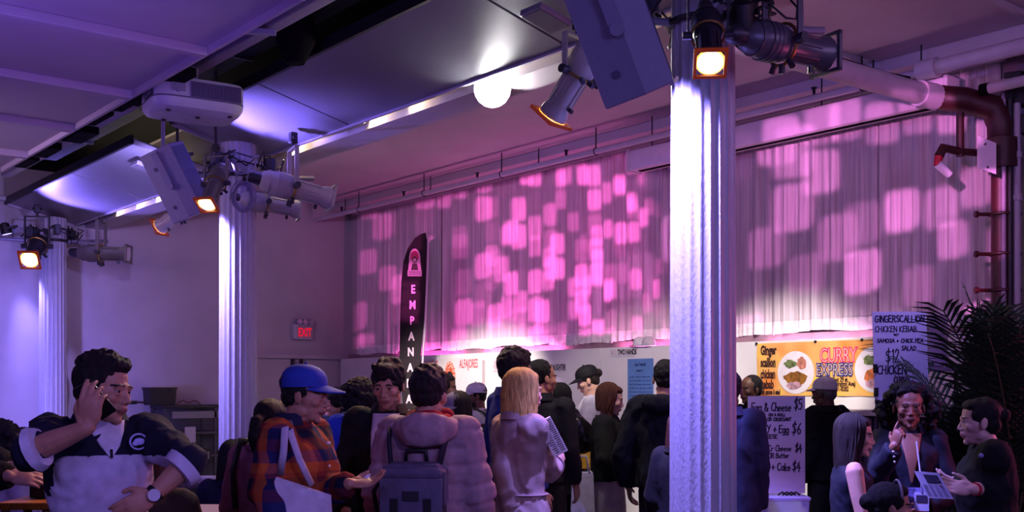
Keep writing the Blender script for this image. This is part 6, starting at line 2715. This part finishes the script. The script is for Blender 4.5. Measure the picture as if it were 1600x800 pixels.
mb = MB()
mb.rings([bin_ring(top_z - .33, .88), bin_ring(top_z - .03, .98)])
mb.build('tub', m_bin, t)
mb = MB()
mb.rings([bin_ring(top_z - .03, 1.0), bin_ring(top_z - .012, 1.02), bin_ring(top_z - .004, .97)])
mb.build('lid', plain('#b4aee0', .3), t)
for s_ in (-1, 1):
    mb = MB()
    mb.box(Vector((c.x, c.y, top_z - .06)) + rwc * s_ * wv * .49 , (.02, .07, .06), Matrix((rwc, toc, ZU)).transposed(), bev=.004)
    mb.build('latch', plain('#8a86b8', .3), t)
for dx, hx_, sz in ((-.11, '#1a1830', (.06, .01, .05)), (.02, '#a03a4a', (.09, .01, .035)), (.11, '#4a62a8', (.04, .01, .08))):
    mb = MB()
    mb.box(Vector((c.x, c.y, top_z - .16)) + rwc * dx + toc * .13, sz, Matrix((rwc, toc, ZU)).transposed())
    mb.build('packet_inside', plain(hx_, .5), t)
mb = MB()
rr = random.Random(6)
for k in range(4):
    p = Vector((c.x, c.y, top_z + .004)) + rwc * (-.02 + .03 * k) + toc * .11
    mb.tube([p, p + ZU * .02 + rwc * .03, p + rwc * .06], .007, 6)
tag(mb.build('pen_marker', m_black, None, smooth=True), 'black cable bundle lying on the bin lid below the egg menu board', 'cable')
# stand carrying the bin
t = thing('stall_table', 'dark low table under the clear storage bin', 'table', (c.x, c.y, 0))
mb = MB()
mb.box(Vector((c.x, c.y, top_z - .35)), (.5, .4, .035), Matrix((rwc, toc, ZU)).transposed(), bev=.005)
mb.build('table_top', plain('#1a181e', .5), t)
for sx in (-.2, .2):
    for sy in (-.15, .15):
        mb = MB()
        q = Vector((c.x, c.y, 0)) + rwc * sx + toc * sy
        mb.cyl(q, q + ZU * (top_z - .365), .018, seg=8)
        mb.build('leg', m_black, t)

# ---- counter below the banner with a slatted front
a = cw(1325, 632, 8.75)
t = thing('food_counter', 'white-topped food counter with a dark slatted front below the banner', 'counter', (8.62, a.y - .6, 0))
mb = MB()
mb.box((8.62, a.y - .55, 1.44), (.45, 1.5, .05), bev=.006)
mb.build('counter_top', plain('#d4ced6', .5), t)
mb = MB()
mb.box((8.64, a.y - .55, .71), (.36, 1.42, 1.40))
mb.build('carcass', plain('#1b1820', .6), t)
for k in range(28):
    mb = MB()
    mb.box((8.445, a.y + .17 - .05 * k, .9), (.02, .03, 1.0))
    mb.build('slat', plain('#4a4468', .5), t)
# stack of lidded boxes right of the ginger board
p0 = W(1459, 562, 8.0)
for k in range(5):
    z0 = W(1459, 562, 8.0).z + k * .075 - .05
    t = thing('takeaway_box', ['lowest mauve carton of the stack beside the ginger menu board', 'second carton from the bottom beside the ginger menu board', 'third carton from the bottom beside the ginger menu board', 'fourth carton from the bottom beside the ginger menu board', 'topmost carton of the stack beside the ginger menu board'][k], 'box', (p0.x, p0.y, z0), group='cartons stacked beside the ginger menu board')
    mb = MB()
    mb.box((p0.x, p0.y, z0 + .030), (.14, .18, .058), Matrix((rwc, toc, ZU)).transposed(), bev=.004)
    mb.build('carton', plain('#8f7f96', .6), t)
    mb = MB()
    mb.box((p0.x, p0.y, z0 + .066), (.147, .187, .013), Matrix((rwc, toc, ZU)).transposed(), bev=.003)
    mb.build('lid', plain('#9a8aa2', .6), t)
t = thing('shelf_stand', 'dark shelf stand carrying the carton stack behind the palm', 'shelf', (p0.x, p0.y, 0))
zt = W(1459, 562, 8.0).z - .055
mb = MB()
mb.box((p0.x, p0.y, zt - .015), (.5, .36, .03), Matrix((rwc, toc, ZU)).transposed())
mb.build('shelf_board', plain('#6a6070', .5), t)
mb = MB()
mb.box((p0.x, p0.y, zt - .5), (.5, .36, .025), Matrix((rwc, toc, ZU)).transposed())
mb.build('shelf_board', plain('#3a3440', .5), t)
for sx in (-.23, .23):
    for sy in (-.16, .16):
        mb = MB()
        q = Vector((p0.x, p0.y, 0)) + rwc * sx + toc * sy
        mb.box(q + ZU * (zt / 2 - .015), (.025, .025, zt - .03))
        mb.build('post', m_darkmetal, t)

# ---- feather flag
FZ = 14.6


def fpt(px, py):
    return W(px, py, FZ)


t = thing('feather_flag', 'tall black feather flag with a pink emblem and vertical EMPANADA lettering', 'flag', W(636, 700, FZ) * 1 - Vector((0, 0, W(636, 700, FZ).z)))
outl = [(666, 363), (668, 380), (666, 430), (663, 500), (657, 560), (655, 640), (630, 640), (624, 560), (625, 500), (627, 440), (630, 410), (637, 388), (648, 372), (657, 366)]
c0_ = fpt(645, 500)
mb = MB()
pts2 = [((p[0] - 645) / FPX * FZ, (500 - p[1]) / FPX * FZ) for p in outl]
mb.prism(pts2[::-1], c0_, rwc, ZU, .006)
mb.build('flag_cloth', cloth('#1d131b', .75, .2), t)
fo = toc * .004
for i, chx in enumerate('EMPANADA'):
    py = 450 + 24.5 * i
    p = fpt(645.5 - i * .9, py + 8) + fo
    textob(chx, .155, plain('#d8b8cc', .6), t, p, rwc, ZU, align='CENTER', squeeze=.72, bold=.006)
pe = fpt(648, 406) + fo
mb = MB()
mb.prism([(.075 * math.cos(R(-10 + 200 * k / 20)), .02 + .13 * math.sin(R(-10 + 200 * k / 20))) for k in range(21)] + [(-.09, -.16), (.09, -.16)], pe, rwc, ZU, .003)
mb.build('emblem_arch', plain('#d8a8c0', .6), t)
mb = MB()
mb.prism([(.058 * math.cos(R(-10 + 200 * k / 20)), .02 + .105 * math.sin(R(-10 + 200 * k / 20))) for k in range(21)], pe + fo, rwc, ZU, .003)
mb.build('emblem_field', plain('#c0205c', .6), t)
mb = MB()
mb.prism([(.034 * math.cos(TAU * k / 16), .045 * math.sin(TAU * k / 16)) for k in range(16)], pe + fo * 1.6 + ZU * .0, rwc, ZU, .003)
mb.prism([(-.05, -.14), (.05, -.14), (.03, -.05), (-.03, -.05)], pe + fo * 1.6, rwc, ZU, .003)
mb.build('emblem_figure', plain('#3a1024', .6), t)
mb = MB()
mb.prism([(.022 * math.cos(TAU * k / 14), -.005 + .027 * math.sin(TAU * k / 14)) for k in range(14)], pe + fo * 2.4, rwc, ZU, .003)
mb.build('emblem_face', plain('#d8a0b0', .6), t)
mb = MB()
mb.prism([(-.095, -.14), (.095, -.14), (.095, -.22), (-.095, -.22)], pe + fo, rwc, ZU, .003)
mb.build('emblem_ribbon', plain('#d8b0c8', .6), t)
mb = MB()
for k in range(3):
    mb.prism([(-.08, -.155 - .02 * k), (.08, -.155 - .02 * k), (.08, -.163 - .02 * k), (-.08, -.163 - .02 * k)], pe + fo * 1.7, rwc, ZU, .002)
mb.build('ribbon_lines', plain('#4a1a34', .6), t)
mb = MB()
base = fpt(660, 700)
base.z = 0
mb.tube([base, fpt(658, 600), fpt(664.5, 500), fpt(668, 420), fpt(669, 375), fpt(666, 363)], .013, 8)
mb.build('flag_pole', plain('#b8b0bc', .4), t, smooth=True)
mb = MB()
mb.cyl(base, base + ZU * .03, .22, seg=20)
mb.build('base_plate', m_black, t)

# ---- shelving and clutter along the back wall
sx0, sx1 = bw(232, 640).x, bw(352, 640).x
zt = bw(290, 632).z
t = thing('metal_shelving', 'dark grey metal shelving with a back panel along the back wall', 'shelving', ((sx0 + sx1) / 2, YB - .3, 0))
m_shelf = plain('#4a4650', .5, metal=.2)
for zf in (zt, zt - .19 * 2, zt - .19 * 4 + .05, .35):
    mb = MB()
    mb.box(((sx0 + sx1) / 2, YB - .30, zf - .02), (sx1 - sx0, .5, .04), bev=.004)
    mb.build('shelf', plain('#201e24', .5) if zf == zt else m_shelf, t)
mb = MB()
mb.box(((sx0 + sx1) / 2, YB - .08, zt / 2), (sx1 - sx0, .02, zt - .05))
mb.build('back_panel', plain('#57535c', .6), t)
for x in (sx0 + .03, sx0 + (sx1 - sx0) * .66, sx1 - .03):
    for y in (YB - .53, YB - .09):
        mb = MB()
        mb.box((x, y, zt / 2 - .02), (.035, .035, zt - .04))
        mb.build('post', m_shelf, t)
mb = MB()
mb.box(((sx0 + sx1) / 2 - .1, YB - .54, zt - .14), ((sx1 - sx0) * .6, .015, .10), bev=.004)
mb.build('label_rail', plain('#8a8690', .5), t)
p = bw(273, 678)
mb = MB()
mb.box((p.x, YB - .56, zt - .42), (.16, .004, .22))
t_ = tag(mb.build('paper_notice', plain('#c8c2cc', .7)), 'white paper notice taped to the metal shelving', 'paper')
p = bw(299, 711)
mb = MB()
mb.box((p.x, YB - .56, zt - .72), (.12, .01, .20), bev=.003)
t = tag(mb.build('number_tag', m_black), 'small black tag with a pale number on the shelving post', 'tag')
mb = MB()
mb.box((p.x + .0, YB - .566, zt - .70), (.05, .003, .012))
mb.box((p.x + .02, YB - .566, zt - .72), (.012, .003, .10))
mb.build('tag_figure', plain('#c8c4d0', .6), t)
# black case and cables on top
pc2 = bw(237, 618)
t = thing('equipment_case', 'black equipment case with a rim standing on the metal shelving', 'case', (pc2.x, YB - .3, zt))
mb = MB()
mb.rings([[Vector((pc2.x + a_ * .19 * k, YB - .3 + b_ * .14 * k, z)) for a_, b_ in ((-1, -1), (1, -1), (1, 1), (-1, 1))] for z, k in ((zt + .001, .93), (zt + .22, 1.0), (zt + .222, 1.06), (zt + .25, 1.06))])
mb.build('case_body', plain('#141318', .5), t)
for s_ in (-1, 1):
    mb = MB()
    mb.box((pc2.x + s_ * .1, YB - .45, zt + .20), (.05, .012, .05), bev=.004)
    mb.build('latch', m_darkmetal, t)
mb = MB()
mb.tube([(pc2.x - .75, YB - .35, zt + .05), (pc2.x - .5, YB - .4, zt + .045), (pc2.x - .3, YB - .42, zt + .04), (pc2.x - .2, YB - .44, zt + .015)], .012, 6)
mb.box((pc2.x - .42, YB - .40, zt + .04), (.12, .05, .05), bev=.01)
tag(mb.build('power_cable', m_black, None, smooth='auto'), 'black cable with an inline box lying left of the equipment case', 'cable')
mb = MB()
mb.tube([(pc2.x + .2 + .05 * k, YB - .42, zt + .012 + .05 * abs(math.sin(k * .9))) for k in range(8)], .009, 6)
tag(mb.build('orange_cable', plain('#7a4a3a', .6), None, smooth=True), 'brownish cable loops lying right of the equipment case', 'cable')
# tables with papers in front of it
for i, (px, py, Z, wd_, lab) in enumerate(((300, 752, 8.8, 1.3, 'dark stall table with white papers near the middle column'), (290, 796, 6.0, .8, 'pale stall table at the bottom edge, right of the man on the phone'))):
    c = W(px, py, Z)
    t = thing('stall_table', lab, 'table', (c.x, c.y, 0))
    M3_ = Matrix((rwc, toc, ZU)).transposed()
    mb = MB()
    mb.box(c - ZU * .02, (wd_, .6, .035), M3_, bev=.005)
    mb.build('table_top', plain('#4a3a40' if i == 0 else '#8f889c', .5), t)
    for sx in (-1, 1):
        for sy in (-1, 1):
            mb = MB()
            q = Vector((c.x, c.y, 0)) + rwc * sx * (wd_ / 2 - .06) + toc * sy * .25
            mb.cyl(q, q + ZU * (c.z - .037), .018, seg=8)
            mb.build('leg', m_darkmetal, t)
    if i == 0:
        for k, (dx, dz, wx, lab2) in enumerate(((-.02, .02, .52, 'long white paper tray on the dark stall table'), (.35, .012, .2, 'short white paper packet on the dark stall table, beside the seated person'))):
            q = c + rwc * dx + toc * .1
            t = thing('paper_tray', lab2, 'tray', q)
            mb = MB()
            mb.box(q + ZU * .022, (wx, .22, .04), M3_, bev=.004)
            mb.build('tray_body', plain('#b8b0c4', .6), t)
            mb = MB()
            mb.box(q + ZU * .044, (wx * .9, .2, .004), M3_)
            mb.build('top_sheet', plain('#cfc8da', .7), t)
    else:
        for k, (dx, lab2) in enumerate(((-.02, 'folded white card tent on the pale stall table, left one'), (.07, 'folded white card tent on the pale stall table, right one'), (-.22, 'folded white card tent nearest the man on the phone'))):
            q = c + rwc * dx + toc * (.12 + .03 * k)
            mb = MB()
            mb.prism([(-.05, 0), (.05, 0), (.012, .055), (-.008, .055)], q, rwc, ZU, .05)
            tag(mb.build('card_tent', plain('#c0b8d0', .7)), lab2, 'card', 'card tents on the pale stall table')

# ---- far-left stall: wooden block sign and yellow table
M3_ = Matrix((rwc, toc, ZU)).transposed()
c = W(58, 780, 5.4)
t = thing('wooden_table', 'small yellow wooden table at the lower left edge', 'table', (c.x, c.y, 0))
mb = MB()
mb.box(c - ZU * .02, (.26, .3, .035), M3_, bev=.006)
mb.build('table_top', mat('yellow_wood', '#b8742c', .45, .25, 8, .1, 30, stretch=(1, 8, 1)), t)
for sx in (-1, 1):
    for sy in (-1, 1):
        mb = MB()
        q = Vector((c.x, c.y, 0)) + rwc * sx * .1 + toc * sy * .12
        mb.box(q + ZU * (c.z / 2 - .02), (.035, .035, c.z - .04))
        mb.build('leg', plain('#6a4a2a', .5), t)
c = W(74, 748, 5.5)
t = thing('letter_block', 'wooden block sign with dark capital letters on a black box at the left stall', 'sign', c)
mb = MB()
mb.box(c, (.115, .04, .062), M3_, bev=.004)
mb.build('block', mat('light_wood', '#b07a62', .6, .2, 14), t)
textob('BAR', .046, black_ink, t, c + toc * .0215 - rwc * .052 - ZU * .016, rwc, ZU, squeeze=.95, bold=.002)
mb = MB()
q = W(74, 764, 5.5)
zt_ = c.z - .032
zb_ = W(58, 780, 5.4).z
mb.box((q.x, q.y, (zt_ + zb_) / 2), (.13, .12, zt_ - zb_ - .002), M3_, bev=.004)
tag(mb.build('black_box', plain('#121016', .5)), 'black box under the wooden block sign', 'box')

# ---- yellow folding chair and shopping bag in the queue
c = W(932, 735, 9.0)
t = thing('folding_chair', 'yellow-slatted folding chair between the leather jacket and the white skirt', 'chair', (c.x, c.y, 0))
m_yel = plain('#c89a2c', .5)
fdir = -toc
mb = MB()
mb.box(Vector((c.x, c.y, 1.10)), (.34, .03, .22), M3_, bev=.006)
mb.build('backrest', m_yel, t)
mb = MB()
mb.box(Vector((c.x, c.y, .82)) + toc * .18, (.36, .34, .03), M3_, bev=.006)
mb.build('seat', plain('#8a6a24', .5), t)
for sx in (-1, 1):
    for a_, b_ in (((0, 0, 1.2), (0, .28, 0)), ((0, .3, .8), (0, -.05, 0))):
        mb = MB()
        p_ = Vector((c.x, c.y, 0)) + rwc * sx * .17
        mb.box(((p_ + toc * a_[1] + ZU * a_[2]) + (p_ + toc * b_[1] + ZU * b_[2])) / 2, (.03, .025, math.hypot(a_[2], a_[1] - b_[1])), M3_ @ Matrix.Rotation(math.atan2(a_[1] - b_[1], a_[2]) * -1, 3, 'X'))
        mb.build('leg', plain('#4a3020', .5), t)
c = W(910, 775, 8.2)
t = thing('shopping_bag', 'pale lilac shopping bag hanging beside the woman in the leather jacket', 'bag', c)
mb = MB()
mb.rings([[c + rwc * (a_ * k) + toc * (b_ * .05 * k) + ZU * z for a_, b_ in ((-.085, -1), (.0, -1.3), (.085, -1), (.085, 1), (0, 1.4), (-.085, 1))] for z, k in ((-.3, 1.0), (-.1, 1.05), (.15, .95), (.18, .9))])
mb.build('bag_body', cloth('#b6aed2', .6, .3), t, smooth=False)
for s_ in (-1, 1):
    mb = MB()
    mb.tube([c + rwc * -.05 + toc * .05 * s_ + ZU * .17, c + rwc * -.03 + toc * .03 * s_ + ZU * .30, c + rwc * .03 + toc * .03 * s_ + ZU * .30, c + rwc * .05 + toc * .05 * s_ + ZU * .17], .007, 6)
    mb.build('bag_handle', plain('#9a92b8', .6), t, smooth=True)

# ---- palms


def palm(label, base, n, length, seed, spread=(0, 360), h0=.5, up=(35, 80), fat=.012, pot=True, droop=.55):
    rr = random.Random(seed)
    base = Vector(base)
    t = thing('potted_palm', label, 'plant', base)
    m_leaf = mat('palm_leaf', '#1d3320', .55, .35, 6, .1, 20, spec=.4)
    m_stem = mat('palm_stem', '#2a3a20', .6, .2, 8)
    if pot:
        mb = MB()
        mb.loft([(base.z, .17, .17, base.x, base.y), (base.z + .36, .22, .22, base.x, base.y), (base.z + .38, .235, .235, base.x, base.y), (base.z + .41, .235, .235, base.x, base.y), (base.z + .41, .2, .2, base.x, base.y), (base.z + .38, .2, .2, base.x, base.y)], 24)
        mb.build('pot', plain('#241d22', .6), t, smooth='auto')
    for k in range(n):
        az = R(spread[0] + (spread[1] - spread[0]) * (k + rr.random() * .8) / n)
        el = R(rr.uniform(*up))
        L_ = length * rr.uniform(.75, 1.1)
        d = Vector((math.cos(az) * math.cos(el), math.sin(az) * math.cos(el), math.sin(el)))
        p = base + Vector((rr.uniform(-.06, .06), rr.uniform(-.06, .06), h0 * .7))
        pts = [p.copy()]
        ns = 14
        for j in range(ns):
            d = (d + Vector((0, 0, -droop / ns * (j / ns) * 2.2))).normalized()
            p = p + d * L_ / ns
            pts.append(p.copy())
        mb = MB()
        mb.tube(pts, [.010 * (1 - .75 * j / ns) + .002 for j in range(ns + 1)], 5)
        fr = mb.build('frond_stem', m_stem, t, smooth=True)
        mb = MB()
        nl = 30
        for j in range(nl):
            f = .22 + .78 * j / (nl - 1)
            q = f * ns
            i = min(ns - 1, int(q))
            o = pts[i].lerp(pts[i + 1], q - i)
            tg = (pts[i + 1] - pts[i]).normalized()
            sd_ = tg.cross(Vector((0, 0, 1)))
            sd_ = sd_.normalized() if sd_.length > .01 else Vector((1, 0, 0))
            for sg in (-1, 1):
                ll = L_ * .30 * (math.sin(math.pi * (.12 + .80 * (j / nl))) ** .7) * rr.uniform(.85, 1.1)
                dv = (tg * .75 + sd_ * sg * .8 + Vector((0, 0, .12 + rr.uniform(-.1, .1)))).normalized()
                nv = dv.cross(tg).normalized()
                wv_ = nv.cross(dv).normalized() * fat
                m_ = o + dv * ll * .5 - Vector((0, 0, ll * .05))
                e = o + dv * ll - Vector((0, 0, ll * .28))
                mb.add([o - wv_ * .4, o + wv_ * .4, m_ + wv_, m_ - wv_, e, m_ + nv * .004], [(0, 1, 2, 5), (0, 5, 3), (2, 4, 5), (5, 4, 3)])
        mb.build('leaflets', m_leaf, fr)['kind'] = 'stuff'
    return t


pb = W(1582, 800, 7.0)
palm('tall dark potted palm arching behind the woman in the black cardigan', (pb.x, pb.y, 0), 30, 1.6, 4, (0, 360), .95, (60, 88), .013, droop=.8)
pb = W(1545, 800, 7.35)
palm('lower dark potted palm between the curly-haired woman and the tall palm', (pb.x, pb.y, 0), 22, 1.0, 9, (0, 360), .8, (45, 85), .011)
pb = W(786, 800, 9.9)
palm('small spiky potted plant beside the man in the white cap', (pb.x, pb.y, .92), 9, .36, 21, (0, 360), .5, (30, 75), .009)
mb = MB()
mb.box((pb.x, pb.y, .46), (.42, .42, .918), M3_, bev=.01)
tag(mb.build('plant_stand', plain('#2a2228', .6)), 'dark plinth carrying the small spiky plant', 'plinth')


flush()
for fn in LATE:
    fn()
# lettering becomes plain mesh
dg = bpy.context.evaluated_depsgraph_get()
for o in [x for x in COL.objects if x.type == 'FONT']:
    me = bpy.data.meshes.new_from_object(o.evaluated_get(dg))
    n = bpy.data.objects.new('lettering', me)
    n.parent = o.parent
    n.matrix_local = o.matrix_local.copy()
    nm = o.name
    bpy.data.objects.remove(o)
    n.name = nm
    link(n)
    n['kind'] = 'stuff'
